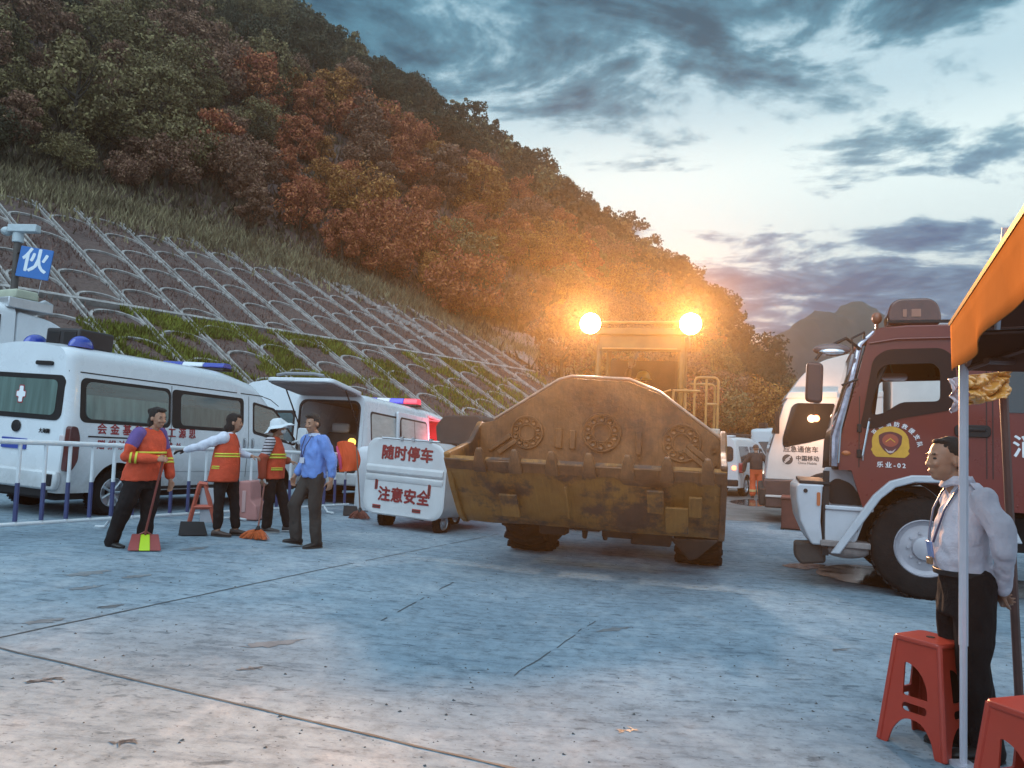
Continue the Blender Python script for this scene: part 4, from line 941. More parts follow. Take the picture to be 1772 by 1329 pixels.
# ------------------------------------------------------------------ tall white box truck behind the near ambulance
def box_truck_left():
    root = thing('box_truck', 'tall white box truck with small black windows, standing behind the near ambulance', 'truck', frame(-12.6, 12.6, 20))
    bx = MB(); bx.prism(roundpoly([(-1.15, .9), (1.15, .9), (1.15, 3.62), (.9, 3.78), (-.9, 3.78), (-1.15, 3.62)], .1), 3.3, axes((0, 0, 0), (0, 1, 0), (0, 0, 1))); b = obj('box', bx, M_white, root, bevel=.02)
    for x in (.9, 1.9, 2.75):
        f = MB(); f.box((x, -1.16, 3.30), (.44, .03, .34)); w = obj('window', f, M_black, b, bevel=.02); p = MB(); p.box((x, -1.176, 3.30), (.26, .02, .18)); obj('pane', p, M_white if x > 2.5 else M_glassg, w)
    cab = MB(); prof = roundpoly([(3.36, .7), (5.35, .7), (5.4, 1.5), (5.15, 2.55), (4.75, 3.20), (4.2, 3.52), (3.36, 3.60)], [.05, .15, .2, .25, .35, .3, .1], 6)
    cab.prism(prof, 2.2, axes((0, 1.1, 0), (1, 0, 0), (0, 0, 1))); obj('cab', cab, M_white, root, bevel=.12, segs=4)
    sw = MB(); sw.prism(roundpoly([(3.8, 1.75), (5.05, 1.65), (4.85, 2.5), (3.8, 2.6)], .08), .02, axes((0, -1.10, 0), (1, 0, 0), (0, 0, 1))); obj('door_window', sw, M_glassd, root)
    ch = MB(); ch.box((2.6, 0, .7), (5.2, .9, .3)); obj('chassis', ch, M_under, root)
    for a in (1.0, 4.4):
        for sd in (-1, 1): wheel(root, (a, sd * .95, .48), .48, .28, sd, 0)
    un = MB(); un.box((3.55, -.78, 3.98), (.50, .62, .20)); un.box((3.9, -.70, 3.95), (.16, .36, .24)); u = obj('air_conditioner', un, mat('unit_beige', (.42, .43, .33), .6, var=.15), root, bevel=.03)
    du = MB(); du.tube([(3.8, -1.0, 3.80), (4.0, -1.02, 3.92), (4.2, -1.0, 3.86)], .05, 8); du.box((3.6, -.78, 3.76), (1.0, .8, .22)); obj('duct', du, M_silver, u, bevel=.02)
    return root
box_truck_left()

# ------------------------------------------------------------------ white rubbish cart with the warning on its back
def rubbish_cart():
    C0 = P(697, 831, 12.3); root = thing('sanitation_cart', 'white rounded sanitation cart with red warning characters, beside the loader bucket', 'rubbish cart', frame(C0.x, 12.3, 25, z=gz(C0.x, 12.3) - .04))
    W2, z0, z1 = .76, .27, 1.50
    prof = rrect(-W2, W2, z0, z1, (.22, .22, .34, .20), 8); mp = mat('cart_white', (.55, .55, .56), .4, coat=.2, var=.12, vscale=2.5, rvar=.1)
    b = MB(); b.prism(prof, 1.9, axes((.02, 0, 0), (0, -1, 0), (0, 0, 1)).copy()); 
    b.v = [tuple((-v[0] if False else v[0], v[1], v[2])) for v in b.v]; b.xf(Matrix.Translation((1.9, 0, 0))); obj('body', b, mp, root, bevel=.03)
    # tail panel with rolled rim and a pressed rib across its middle
    t = MB(); n = len(prof); rg = []
    for sc, x in ((1.0, .02), (1.03, -.02), (1.03, -.05), (.99, -.07), (.93, -.06)):
        rg.append([Vector((x, -y * sc, (z - .885) * sc + .885)) for y, z in prof])
    t.rings(rg, caps=True); tp = obj('tail_panel', t, mp, root, smooth=50)
    rb = MB(); rb.prism([(z, x) for z, x in [(.92, 0), (.96, .035), (1.04, .035), (1.08, 0)]], 2 * W2 * .985, Matrix.Identity(4)); 
    rb.v = [(-.062 - v[1], W2 * .985 - v[2], v[0]) for v in rb.v]; obj('pressed_rib', rb, mp, tp, bevel=.01)
    rb2 = MB(); rb2.prism([(.80, 0), (.84, .02), (.90, .02), (.92, 0)], 2 * W2 * .985); rb2.v = [(-.062 - v[1], W2 * .985 - v[2], v[0]) for v in rb2.v]; obj('pressed_rib', rb2, mp, tp, bevel=.01)
    for s, z in (('随时停车', 1.27), ('注意安全', .58)):
        obj('warning_lettering', text_mesh(s, .25, axes((-.068, -.02, z), (0, -1, 0), (0, 0, 1)), .004, .009, 1.02), mat('warning_red', (.22, .015, .02), .55, var=.3, vscale=20), tp, smooth=0)
    for y, z, w, h in ((.53, .76, .055, .20), (-.50, .74, .055, .20), (.49, .38, .16, .06), (-.29, .38, .16, .06)):
        m1 = MB(); m1.box((-.066, y, z), (.012, w, h)); r = obj('reflector', m1, mat('reflector_red', (.30, .03, .03), .35), tp, bevel=.004); m2 = MB(); m2.box((-.071, y, z), (.008, w * (.35 if h > w else .9), h * (.9 if h > w else .35))); obj('reflector_strip', m2, mat('reflector_dark', (.05, .03, .03), .4), r)
    rl = MB(); rl.tube([(-.06, .5, z1 + .02), (-.06, -.62, z1 + .02)], .018, 8); 
    for y in (.1, -.12, -.45): rl.box((-.06, y, z1 + .03), (.06, .05, .06))
    obj('hinge_rail', rl, M_silver, root)
    # black hopper lid standing open, rounded side fender
    hp = MB(); hp.prism(roundpoly([(-.20, 1.50), (-.92, 1.50), (-1.05, 1.93), (-.95, 2.02), (-.30, 1.98), (-.14, 1.80)], .06), .8, axes((.55, 0, 0), (0, 1, 0), (0, 0, 1))); obj('hopper', hp, mat('hopper_black', (.03, .024, .022), .55, var=.4, vscale=3), root, bevel=.02)
    fd = MB(); fd.prism(roundpoly([(-.55, 1.18), (-1.0, 1.18), (-1.0, 1.32), (-.86, 1.50), (-.55, 1.55)], [.02, .02, .1, .12, .05], 6), .55, axes((.62, 0, 0), (0, 1, 0), (0, 0, 1))); obj('side_bin', fd, mp, root, bevel=.04)
    ch = MB(); ch.box((.95, 0, .36), (1.9, .9, .10)); ch.tube([(.05, .5, .28), (.08, -.35, .24)], .02, 8); obj('chassis', ch, M_black, root)
    for sd in (-1, 1): wheel(root, (.34, sd * .54, .20), .20, .13, sd, 0)
    wheel(root, (1.7, .0, .20), .20, .13, -1, 0); return root
rubbish_cart()

# ================================================================== WHEEL LOADER
M_rust = mat('worn_bucket_steel', (0.185, 0.085, 0.038), 0.6, metal=0.15, var=0.5, vscale=2.2, col2=(0.055, 0.033, 0.024), thr=(0.45, 0.62), bump=0.4, bscale=14, rvar=0.2, scratch=.8)
M_ochre = mat('worn_ochre_paint', (0.25, 0.110, 0.026), 0.65, var=0.35, vscale=2.5, col2=(0.045, 0.030, 0.024), thr=(0.50, 0.58), bump=0.35, bscale=12, rvar=0.2, scratch=.9)
M_yel = mat('loader_yellow', (0.22, 0.11, 0.025), 0.5, var=0.3, vscale=3, col2=(0.16, 0.09, 0.04), thr=(.58, .75))
M_dirt = mat('grimy_steel', (0.035, 0.026, 0.022), 0.75, var=0.5, vscale=4, bump=0.4, bscale=16)
M_rail = mat('rail_yellow', (0.48, 0.24, 0.08), 0.45, var=0.2, vscale=6)
def lamp_spot(parent, p, target, energy, col, size, soft, nm):
    ld = bpy.data.lights.new(nm, 'SPOT'); ld.energy = energy; ld.color = col; ld.spot_size = size; ld.spot_blend = 1.0; ld.shadow_soft_size = soft
    o = bpy.data.objects.new(nm, ld); COL.objects.link(o); o.parent = parent; d = Vector(target) - Vector(p); o.rotation_euler = (-d).to_track_quat('Z', 'Y').to_euler(); o.location = p; return o
def loader():
    root = thing('wheel_loader', 'large mud-worn yellow wheel loader with raised toothed bucket and two blazing cab lamps', 'wheel loader', frame(1.54, 11.0, 195))
    r = .84
    for y in (-1.2, 1.2):
        w = wheel(root, (0, y, r), r, .62, 1 if y > 0 else -1, 0, M_yel, .48, tread=False)
        tr = MB()
        for k in range(22):
            a = 2 * math.pi * k / 22; c = Vector((math.cos(a), 0, math.sin(a))) * r * 1.0
            for sg in (-1, 1): tr.box(Vector((0, y, r)) + c + Vector((0, sg * .15, 0)), (.09, .34, .11), Matrix.Rotation(-a, 3, 'Y') @ Matrix.Rotation(sg * .5, 3, 'X'))
        obj('tread', tr, M_tyre, w, bevel=.015)
        wheel(root, (-3.3, y, r), r, .62, 1 if y > 0 else -1, 0, M_yel, .48, tread=False)
    # front frame, axle, arms
    ff = MB(); ff.box((-.55, 0, 1.05), (1.5, .9, .75)); ff.tube([(0, -1.0, r), (0, 1.0, r)], .20, 14); ff.sphere((0, 0, r), (.36, .40, .38)); ff.box((.15, 0, .62), (.5, .5, .25)); obj('front_axle', ff, M_dirt, root, bevel=.03)
    for y in (-.55, .55):
        am = MB(); pr = roundpoly([(-.7, 1.55), (-.35, 1.95), (.5, 1.55), (1.35, .95), (1.75, .85), (1.75, .62), (1.25, .62), (.3, 1.15), (-.6, 1.35)], .1); am.prism(pr, .16, axes((0, y + .08, 0), (1, 0, 0), (0, 0, 1))); obj('lift_arm', am, M_ochre, root, bevel=.02)
        cy = MB(); cy.cyl((-.5, y * .75, .9), (.45, y * .75, 1.05), .08, 14); cy.cyl((.45, y * .75, 1.05), (1.0, y * .75, 1.12), .045, 12); obj('lift_cylinder', cy, M_chrome, root)
    lk = MB(); lk.prism(roundpoly([(.2, 1.9), (.5, 2.0), (1.2, 1.55), (1.3, 1.25), (1.0, 1.25)], .08), .2, axes((0, .1, 0), (1, 0, 0), (0, 0, 1))); lk.cyl((-.6, 0, 1.75), (.4, 0, 1.85), .09, 12); obj('tilt_linkage', lk, M_ochre, root, bevel=.02)
    # underslung steel seen below the bucket
    us = MB()
    for y, w, d in ((.25, .5, .2), (-.2, .35, .14), (.62, .5, .26), (-.65, .35, .22)): us.box((1.25, y, .60 - d / 2), (.3, w, d))
    us.prism([(.35, .42), (.95, .44), (.70, .20), (.60, .16)], .12, axes((1.05, .5, 0), (0, 1, 0), (0, 0, 1)));
    for y in (-.25, .02): us.cyl((1.2, y, .50), (1.2, y, .34), .05, 10, .03)
    obj('bucket_linkage', us, M_dirt, root, bevel=.02)
    # ---- bucket: outside profile (x, z), inside the same minus the plate
    yl, yr = -1.68, 1.50; prof = [(2.86, 1.33), (2.55, 1.00), (2.22, .66), (2.02, .55), (1.80, .58), (1.60, .75), (1.47, 1.05), (1.45, 1.40), (1.52, 1.75)]
    bt = bpy.data.objects
    bm = MB(); th = .06; n = len(prof); rg = []
    for i, p in enumerate(prof):
        a = Vector(prof[max(i - 1, 0)]); b = Vector(prof[min(i + 1, n - 1)]); d = (b - a).normalized(); q = Vector((d.y, -d.x)); 
        if q.x < 0 and i < 3: q = -q
        # inside lies up and forward of the skin
        ins = Vector(p) + Vector((-d.y, d.x)) * (-th if True else th)
        rg.append((p, (ins.x, ins.y)))
    NY = 25; ys = [yl + (yr - yl) * k / (NY - 1) for k in range(NY)]
    def dent(x, y, z): return .018 * mnoise.noise(Vector((x * 2, y * 2, z * 2))) + .008 * mnoise.noise(Vector((x * 7, y * 7, z * 7)))
    sub = []
    for (p, q), (p2, q2) in zip(rg, rg[1:]):
        for k in range(4): t = k / 4; sub.append((Vector(p).lerp(Vector(p2), t), Vector(q).lerp(Vector(q2), t)))
    sub.append((Vector(rg[-1][0]), Vector(rg[-1][1])))
    rings = []
    for y in ys:
        o_ = [Vector((p.x + dent(p.x, y, p.y), y, p.y + dent(p.y, y, p.x))) for p, q in sub]; i_ = [Vector((q.x + dent(q.x, y, q.y) * .6, y, q.y)) for p, q in reversed(sub)]; rings.append(o_ + i_)
    bm.rings(rings); b = obj('bucket', bm, M_ochre, root, smooth=40)
    # inner back wall and spill guard: one plate with the trapezoid top
    U = Vector((.08, 0, 1)).normalized()
    def bw(y, z): return Vector((1.56 + .10 * (z - 1.0), y, z))
    out = [(-1.62, 1.22), (1.44, 1.18), (1.44, 1.70), (.70, 2.24), (.32, 2.39), (-.42, 2.41), (-.58, 2.37), (-1.42, 1.84), (-1.62, 1.78)]
    sg = MB(); pts = [bw(y, z) for y, z in roundpoly(out, .05)]; sg.panel(pts, (1, 0, -.1), .05, .0); s = obj('spill_guard', sg, M_rust, b, bevel=.006)
    # sloping inner floor from the back wall out to the lip
    fl = MB(); rgs = []
    for k in range(9):
        t = k / 8; x = 1.66 + (2.80 - 1.66) * t; z = 1.20 + .10 * t - .26 * math.sin(math.pi * t) ** .8; rgs.append([Vector((x, y, z + dent(x, y, z) * .6)) for y in ys])
    fl.rings(rgs, closed=False, caps=False); o = obj('bucket_floor', fl, M_rust, b, smooth=50); sol = o.modifiers.new('plate', 'SOLIDIFY'); sol.thickness = .03; sol.offset = 1
    # cheek plates
    for y, nm in ((yl, 0), (yr - .06, 1)):
        ck = MB(); cp = roundpoly([(2.88, 1.40), (2.60, 1.00), (2.22, .62), (2.0, .52), (1.78, .55), (1.55, .74), (1.42, 1.05), (1.42, 1.80), (1.62, 1.82), (2.0, 1.55)], .05); ck.prism(cp, .07, axes((0, y + .07 - .005, 0), (1, 0, 0), (0, 0, 1))); obj('cheek_plate', ck, M_ochre if nm == 0 else M_rust, b, bevel=.012)
    # cutting edge and teeth (points turned up with the bucket)
    d = Vector((2.86 - 2.55, 1.37 - 1.02)).normalized(); D = Vector((d.x, 0, d.y)); Nn = Vector((-d.y, 0, d.x))
    ce = MB(); ce.prism([(-.06, -.03), (.08, -.02), (.085, 0), (-.06, .03)], yr - yl - .02, axes(Vector((2.80, yr - .01, 1.275)), D, Nn)); obj('cutting_edge', ce, M_rust, b, bevel=.006)
    yt = [-1.24 + (1.30 + 1.24) * k / 6 for k in range(7)]
    for y in yt:
        t = MB(); o0 = Vector((2.83, y, 1.305)); rgs = []
        for f, w, h in ((-.10, .075, .06), (-.02, .075, .06), (.03, .066, .055), (.10, .050, .042), (.155, .030, .020), (.165, .02, .008)):
            c = o0 + D * f + Vector((0, 0, 1)) * max(0, f) * .25; rgs.append([c + Vector((0, w, 0)) + Nn * h, c + Vector((0, -w, 0)) + Nn * h, c + Vector((0, -w, 0)) - Nn * h, c + Vector((0, w, 0)) - Nn * h])
        t.rings(rgs); obj('tooth', t, M_rust, b, bevel=.012)
    # cast rings with ten bosses each, bars and wear strips on the back wall
    def on(y, z, off=.0): return bw(y, z) + Vector((.05 + off, 0, 0))
    for (y, z, rr) in ((-.98, 1.70, .22), (-.01, 1.735, .25), (.98, 1.65, .24)):
        Mx = axes(on(y, z), (0, 1, 0), U); g = MB(); A = Vector(on(y, z)); ax = Vector((1, 0, -.1)).normalized()
        g.lathe([(rr * .98, .0), (rr, .02), (rr * .97, .034), (rr * .90, .034), (rr * .88, .016), (rr * .52, .016), (rr * .50, .036), (rr * .44, .036), (rr * .42, .012), (.001, .012)], A, ax, 48)
        rg_ = obj('wear_ring', g, M_rust, s, smooth=40)
        for k in range(10):
            a = 2 * math.pi * (k + .5) / 10; c = A + Vector((0, 1, 0)) * math.cos(a) * rr * .70 + U * math.sin(a) * rr * .70 + ax * .014
            m = MB(); m.lathe([(rr * .165, -.005), (rr * .165, .016), (rr * .14, .024), (rr * .11, .016), (.001, .004)], c, ax, 18); obj('boss', m, M_rust, rg_, smooth=40)
    bars = MB()
    for y, z, w, h, a in ((-.56, 1.64, .09, .26, 0), (-.38, 1.63, .08, .24, 0), (.46, 1.62, .07, .28, 0), (1.22, 1.50, .07, .42, .9), (1.14, 1.47, .06, .34, .9), (-1.34, 1.55, .06, .36, -.95), (-1.24, 1.50, .06, .30, -.95)):
        rot = Matrix.Rotation(.1, 3, 'Y') @ Matrix.Rotation(a, 3, 'X')
        bars = MB(); bars.box(on(y, z, .02), (.04, w, h), rot); obj('wear_strip', bars, M_rust, s, bevel=.01)
    for y, z in ((.46, 1.46), (.52, 1.30), (.42, 1.27), (1.36, 1.58)):
        m = MB(); m.lathe([(.035, -.01), (.035, .03), (.02, .03), (.02, .0)], on(y, z), (1, 0, -.1), 14); obj('bolt_boss', m, M_rust, s, smooth=40)
    lip = MB(); edge = [bw(y, z) + Vector((.02, 0, .012)) for y, z in [(1.46, 1.70), (.70, 2.25), (.32, 2.405), (-.42, 2.425), (-.58, 2.38), (-1.44, 1.84)]]; lip.tube(edge, .022, 8); obj('guard_lip', lip, mat('bare_steel', (.36, .24, .18), .45, metal=.4, var=.4, vscale=8), s)
    # patches welded under the lip
    for y, x, z, w, h in ((.75, 2.60, 1.02, .18, .34), (1.18, 2.58, .99, .14, .30), (-.95, 2.45, .86, .22, .36), (.98, 2.42, .82, .25, .40), (-.25, 2.5, .94, .03, .5)):
        m = MB(); m.box(Vector((x, y, z)) + Vector((.05, 0, -.05)), (.03, w, h), Matrix.Rotation(.73, 3, 'Y')); obj('welded_patch', m, M_ochre, b, bevel=.008)
    # ---- rear frame, hood, cab
    rf = MB(); rf.box((-2.6, 0, 1.15), (3.2, 1.0, .6)); rf.box((-4.1, 0, 1.35), (.8, 2.2, .9)); obj('rear_frame', rf, M_yel, root, bevel=.06)
    hd = MB(); hd.prism(roundpoly([(-2.3, 1.45), (-4.5, 1.45), (-4.5, 2.15), (-4.2, 2.35), (-2.3, 2.45)], .12), 1.5, axes((0, .75, 0), (1, 0, 0), (0, 0, 1))); obj('engine_hood', hd, M_yel, root, bevel=.08, segs=3)
    yc = .17; cx0, cx1 = -2.35, -1.05; cb = MB()
    z0, z1 = 1.55, 3.42; hwc = .72
    cb.box(((cx0 + cx1) / 2, yc, 1.78), (cx1 - cx0, hwc * 2, .48)); 
    for sx, sy in ((cx0 + .04, -1), (cx0 + .04, 1), (cx1 - .04, -1), (cx1 - .04, 1)): cb.tube([(sx + (.10 if sx > -1.5 else 0), yc + sy * (hwc - .04), 2.0), (sx, yc + sy * (hwc - .06), 3.42)], .055, 8)
    cb.box(((cx0 + cx1) / 2, yc, 3.46), (cx1 - cx0 + .24, hwc * 2 + .10, .12)); cb.box((cx1 + .02, yc, 3.28), (.10, hwc * 2 - .1, .26))
    c = obj('cab', cb, M_yel, root, bevel=.03)
    hb = MB(); hb.tube([(cx1 + .16, yc - .62, 3.60), (cx1 + .16, yc + .62, 3.60)], .022, 8); hb.tube([(cx1 + .10, yc - .6, 3.18), (cx1 + .10, yc + .6, 3.18)], .014, 8); obj('lamp_bar', hb, M_rail, c)
    gl = MB(); gl.panel([(cx1 + .08, yc - .58, 2.05), (cx1 + .08, yc + .58, 2.05), (cx1 + .0, yc + .58, 3.15), (cx1 + .0, yc - .58, 3.15)], (1, 0, .07), .006); gm = mat('cab_glass', (.9, .85, .8), .02, trans=1.0, spec=.5); gm.node_tree.nodes['Principled BSDF'].inputs['IOR'].default_value = 1.04; obj('windscreen', gl, gm, c)
    bk = MB(); bk.box((cx0 + .05, yc, 2.55), (.04, 1.3, 1.2)); obj('cab_back', bk, mat('cab_lining', (.10, .06, .045), .8, var=.3), c)
    ds = MB(); ds.prism(roundpoly([(cx1 - .05, 2.0), (cx1 - .05, 2.18), (cx1 - .32, 2.22), (cx1 - .40, 2.0)], .04), 1.1, axes((0, yc + .55, 0), (1, 0, 0), (0, 0, 1))); obj('dashboard', ds, M_black, c, bevel=.02)
    sw = MB(); 
    for k in range(20):
        a0, a1 = 2 * math.pi * k / 20, 2 * math.pi * (k + 1) / 20; f = lambda a: (cx1 - .42 - .08 * math.sin(a), yc + .20 * math.cos(a), 2.32 + .17 * math.sin(a)); sw.tube([f(a0), f(a1)], .015, 6)
    obj('steering_wheel', sw, M_black, c)
    st = MB(); st.box((-1.95, yc, 1.95), (.5, .5, .14)); st.box((-2.18, yc, 2.3), (.12, .48, .62)); obj('driver_seat', st, M_black, c, bevel=.05)
    wp = MB(); wp.tube([(cx1 + .10, yc - .35, 2.08), (cx1 + .075, yc - .05, 2.5)], .012, 6); wp.tube([(cx1 + .105, yc - .22, 2.30), (cx1 + .07, yc + .06, 2.72)], .010, 6); obj('wiper', wp, M_black, c)
    for sy in (-1, 1):
        yy = yc + sy * .80; dy = .30
        br = MB(); br.tube([(cx1 - .1, yc + sy * .70, 3.40), (cx1 + .05, yy, 3.54)], .025, 8); obj('lamp_bracket', br, M_rail, root)
        p = Vector((cx1 + .16, yy, 3.58)); n = Vector((1, 0, -.10)).normalized()
        hs = MB(); hs.lathe([(.001, -.20), (.10, -.19), (.17, -.10), (.185, .0), (.17, .0)], p, n, 28); l = obj('work_lamp', hs, M_black, root)
        ln = MB(); ln.lathe([(.001, .022), (.10, .018), (.16, .004), (.172, -.01)], p, n, 28); obj('lens', ln, mat('lamp_lens_lit', (1, .8, .5), .3, emit=(1.0, .66, .22), estr=60.0), l)
        q = p + n * .05
        lamp_spot(root, q, q + Vector((12.4, -1.3, .5)), LAMP_W * 4.2, (1.0, .42, .10), R(66), .10, 'work_lamp_beam')
        lamp_spot(root, q, q + Vector((9, .2, .6)), LAMP_W * .27, (1.0, .80, .72), R(136), .10, 'work_lamp_spill')
    # left platform, steps and rails (image right), small rail on the other side
    pf = MB(); pf.box((-1.55, 1.16, 1.88), (1.6, .56, .10)); pf.box((-.80, 1.16, 1.80), (.06, .60, .26)); obj('platform', pf, mat('platform_paint', (.50, .42, .36), .55, var=.3, vscale=4), root, bevel=.015)
    fn = MB(); fn.prism(roundpoly([(-.95, 1.1), (.95, 1.1), (.9, 1.72), (.35, 1.92), (-.45, 1.92), (-.95, 1.65)], .1), .62, axes((-.0, 1.52, 0), (1, 0, 0), (0, 0, 1))); 
    for y in (1.2, -1.2):
        f = MB(); rgs = []
        for k in range(13):
            a = R(20 + 150 * k / 12); rgs.append([Vector((1.0 * math.cos(a), y + q, r + 1.0 * math.sin(a))) for q in (-.34, .34)] )
        f.rings(rgs, closed=False, caps=False); o = obj('mudguard', f, M_yel, root); sol = o.modifiers.new('t', 'SOLIDIFY'); sol.thickness = .03
    def rail(pts, nm='handrail', r_=.020): m = MB(); m.tube(pts, r_, 8); return obj(nm, m, M_rail, root)
    def bent(pts, q=.08): 
        out = [Vector(pts[0])]
        for a, p, c2 in zip(pts, pts[1:], pts[2:]):
            a, p, c2 = Vector(a), Vector(p), Vector(c2)
            for t in (0, .25, .5, .75, 1): s_ = p + (a - p).normalized() * q; e_ = p + (c2 - p).normalized() * q; out.append((1 - t) ** 2 * s_ + 2 * t * (1 - t) * p + t * t * e_)
        return out + [Vector(pts[-1])]
    X0 = -1.0
    rail(bent([(X0, 1.06, 1.9), (X0, 1.06, 2.74), (X0, 1.42, 2.74), (X0, 1.42, 1.7)])); rail([(X0, 1.24, 1.9), (X0, 1.24, 2.72)]); rail([(X0, 1.24, 2.32), (X0, 1.42, 2.32)]); rail(bent([(X0 - .3, .98, 2.66), (X0 - .3, 1.37, 2.66), (X0 - .3, 1.37, 1.8)]))
    rail([(X0, .92, 1.9), (X0, .92, 2.56)]); rail([(X0 + .02, .72, 2.52), (X0 + .02, 1.14, 2.52)]); rail([(X0 + .1, .74, 2.52), (X0 + .1, .70, 1.8)]); rail([(X0 + .1, .70, 2.52), (X0 + .1, .40, 2.42), (X0 + .1, .36, 2.50)], r_=.016)
    mk = MB(); mk.panel([(X0 + .25, .44, 2.08), (X0 + .25, .54, 2.04), (X0 + .25, .66, 2.40), (X0 + .25, .54, 2.42)], (1, 0, 0), .02); obj('guard_plate', mk, mat('plate_cream', (.6, .45, .3), .5), root)
    rail(bent([(X0 - .1, -.95, 2.0), (X0 - .1, -.95, 2.62), (X0 - .1, -.58, 2.62), (X0 - .1, -.58, 2.0)])); rail([(X0 - .1, -.95, 2.46), (X0 - .1, -.70, 2.46)], r_=.014); rail([(X0 - .1, -.78, 2.62), (X0 - .1, -.78, 2.1)], r_=.014)
    for k in range(4): m = MB(); m.box((-1.0, 1.30, .62 + .30 * k), (.30, .40, .04)); obj('step', m, M_dirt, root, bevel=.008)
    ex = MB(); ex.tube([(-3.0, -.5, 2.3), (-3.0, -.5, 3.1), (-3.12, -.5, 3.25)], .06, 12); obj('exhaust_pipe', ex, M_dirt, root)
    return root
LAMP_W = 3400
LOADER = loader()

# ================================================================== FIRE ENGINE
M_red = mat('fire_red_paint', (0.155, 0.017, 0.009), 0.32, coat=0.25, var=0.12, vscale=1.5, rvar=0.06)
M_lgrey = mat('pale_grey_paint', (0.46, 0.45, 0.48), 0.35, coat=0.3, var=0.12, vscale=4)
M_sticker = mat('white_sticker', (0.75, 0.70, 0.70), 0.5)
def fire_engine():
    wx, wy = 4.82, 8.80; root = thing('fire_engine', 'red fire engine with gold shield badge on its door and white wheel arch', 'fire engine', frame(wx, wy, -70))
    r = .575; HW = 1.25                      # wheel-side (camera side) is +y
    def pl(y=0.0): return axes((0, y, 0), (-1, 0, 0), (0, 0, 1))   # plate: local x = -x, local y = z, faces +y
    def pp(pts): return [(-x, z) for x, z in pts]
    ys = .30      # outer face of the cab side, front wheel outer face a little inside
    # cab side outline with wheel arch cut-out and window hole
    arch = [(.74 * math.cos(R(a)), r + .74 * math.sin(R(a))) for a in range(150, 29, -6)]
    side = [(-2.30, 1.05), (-.76, 1.05)] + arch + [(.78, 1.42), (.92, 1.42), (.90, 1.80), (.74, 2.45), (.62, 2.96), (.48, 3.12), (-2.30, 3.16)]
    winf = roundpoly([(.60, 2.06), (.52, 2.62), (.44, 2.70), (-.08, 2.72), (-.16, 2.64), (-.16, 2.24), (.26, 2.22), (.45, 2.08)], .06)
    m = plate([pp(side), pp(winf)], .06, pl(ys - .06)); o = obj('cab_side', m, M_red, root, bevel=.012, smooth=30, recalc=False)
    m2 = plate([pp(side), pp(roundpoly([(.30, 1.98), (.22, 2.72), (-.80, 2.76), (-.80, 1.98)], .06))], .06, pl(ys - 2.46)); obj('cab_side', m2, M_red, root, smooth=30, recalc=False)
    # roof, back, front skin (windscreen glass and dark mask below)
    prof = [(.92, 1.42), (.90, 1.80), (.74, 2.45), (.62, 2.96), (.48, 3.12), (-2.30, 3.16)]
    rf = MB(); rg = [[Vector((x, y, z)) for y in (ys - .03, ys - .06, ys - .3, ys - 1.2, ys - 2.1, ys - 2.4, ys - 2.43)] for x, z in [(.60, 2.98), (.48, 3.125), (.2, 3.155), (-1, 3.165), (-2.30, 3.17)]]; rf.rings(rg, closed=False, caps=False); q = obj('cab_roof', rf, M_red, root, smooth=40); so_ = q.modifiers.new('t', 'SOLIDIFY'); so_.thickness = .04
    fr = MB(); bow = lambda y: .10 * (1 - ((y - (ys - 1.23)) / 1.23) ** 4)
    def front(zz, nm, mm, off=0.0):
        f = MB(); yy = [ys - .02 - 2.42 * k / 14 for k in range(15)]; f.rings([[Vector((x + bow(y) + off, y, z)) for y in yy] for x, z in zz], closed=False, caps=False); q = obj(nm, f, mm, root, smooth=50); s2 = q.modifiers.new('t', 'SOLIDIFY'); s2.thickness = .03; return q
    front([(.915, 1.42), (.90, 1.80), (.87, 1.92)], 'front_mask', M_black); front([(.872, 1.92), (.74, 2.45), (.63, 2.92)], 'windscreen', M_glassd); front([(.632, 2.92), (.60, 3.0), (.48, 3.12)], 'roof_brow', M_red)
    pil = MB(); pil.tube([(.97, ys - .01, 1.46), (.965, ys + .0, 1.80), (.80, ys - .01, 2.45), (.70, ys - .02, 2.92), (.55, ys - .05, 3.08)], [.05, .055, .04, .035, .02], 10); obj('corner_pillar', pil, mat('chrome_strip', (.40, .37, .42), .12, metal=.9, var=.5, vscale=9), root)
    gr = MB(); gr.tube([(.93, ys + .02, 1.50), (.91, ys + .025, 1.9), (.80, ys + .01, 2.4)], .018, 6); obj('chrome_trim', gr, M_chrome, root)
    # interior seen through the window
    it = mat('cab_interior', (.030, .022, .020), .8, var=.3)
    s_ = MB(); s_.box((-.62, ys - .60, 1.92), (.14, .60, .50)); s_.box((-.15, ys - .6, 1.72), (.6, .6, .14)); obj('seat', s_, it, root, bevel=.06)
    bkw = MB(); bkw.box((-1.15, ys - 1.23, 2.35), (.04, 2.3, 1.5)); obj('cab_divider', bkw, it, root); cf = MB(); cf.box((-.7, ys - 1.23, 1.44), (3.0, 2.2, .06)); obj('cab_floor', cf, it, root)
    dsh = MB(); dsh.prism(roundpoly([(.84, 1.5), (.80, 2.02), (.58, 2.12), (.40, 2.0), (.40, 1.5)], .06), 2.3, axes((0, ys - .08, 0), (1, 0, 0), (0, 0, 1))); obj('dashboard', dsh, it, root, bevel=.02)
    stw = MB(); f = lambda a: (.26 - .12 * math.sin(a), ys - .55 + .22 * math.cos(a), 2.10 + .17 * math.sin(a))
    for k in range(20): stw.tube([f(2 * math.pi * k / 20), f(2 * math.pi * (k + 1) / 20)], .017, 6)
    stw.tube([(.40, ys - .55, 1.9), (.26, ys - .55, 2.10)], .03, 8); obj('steering_wheel', stw, M_black, root)
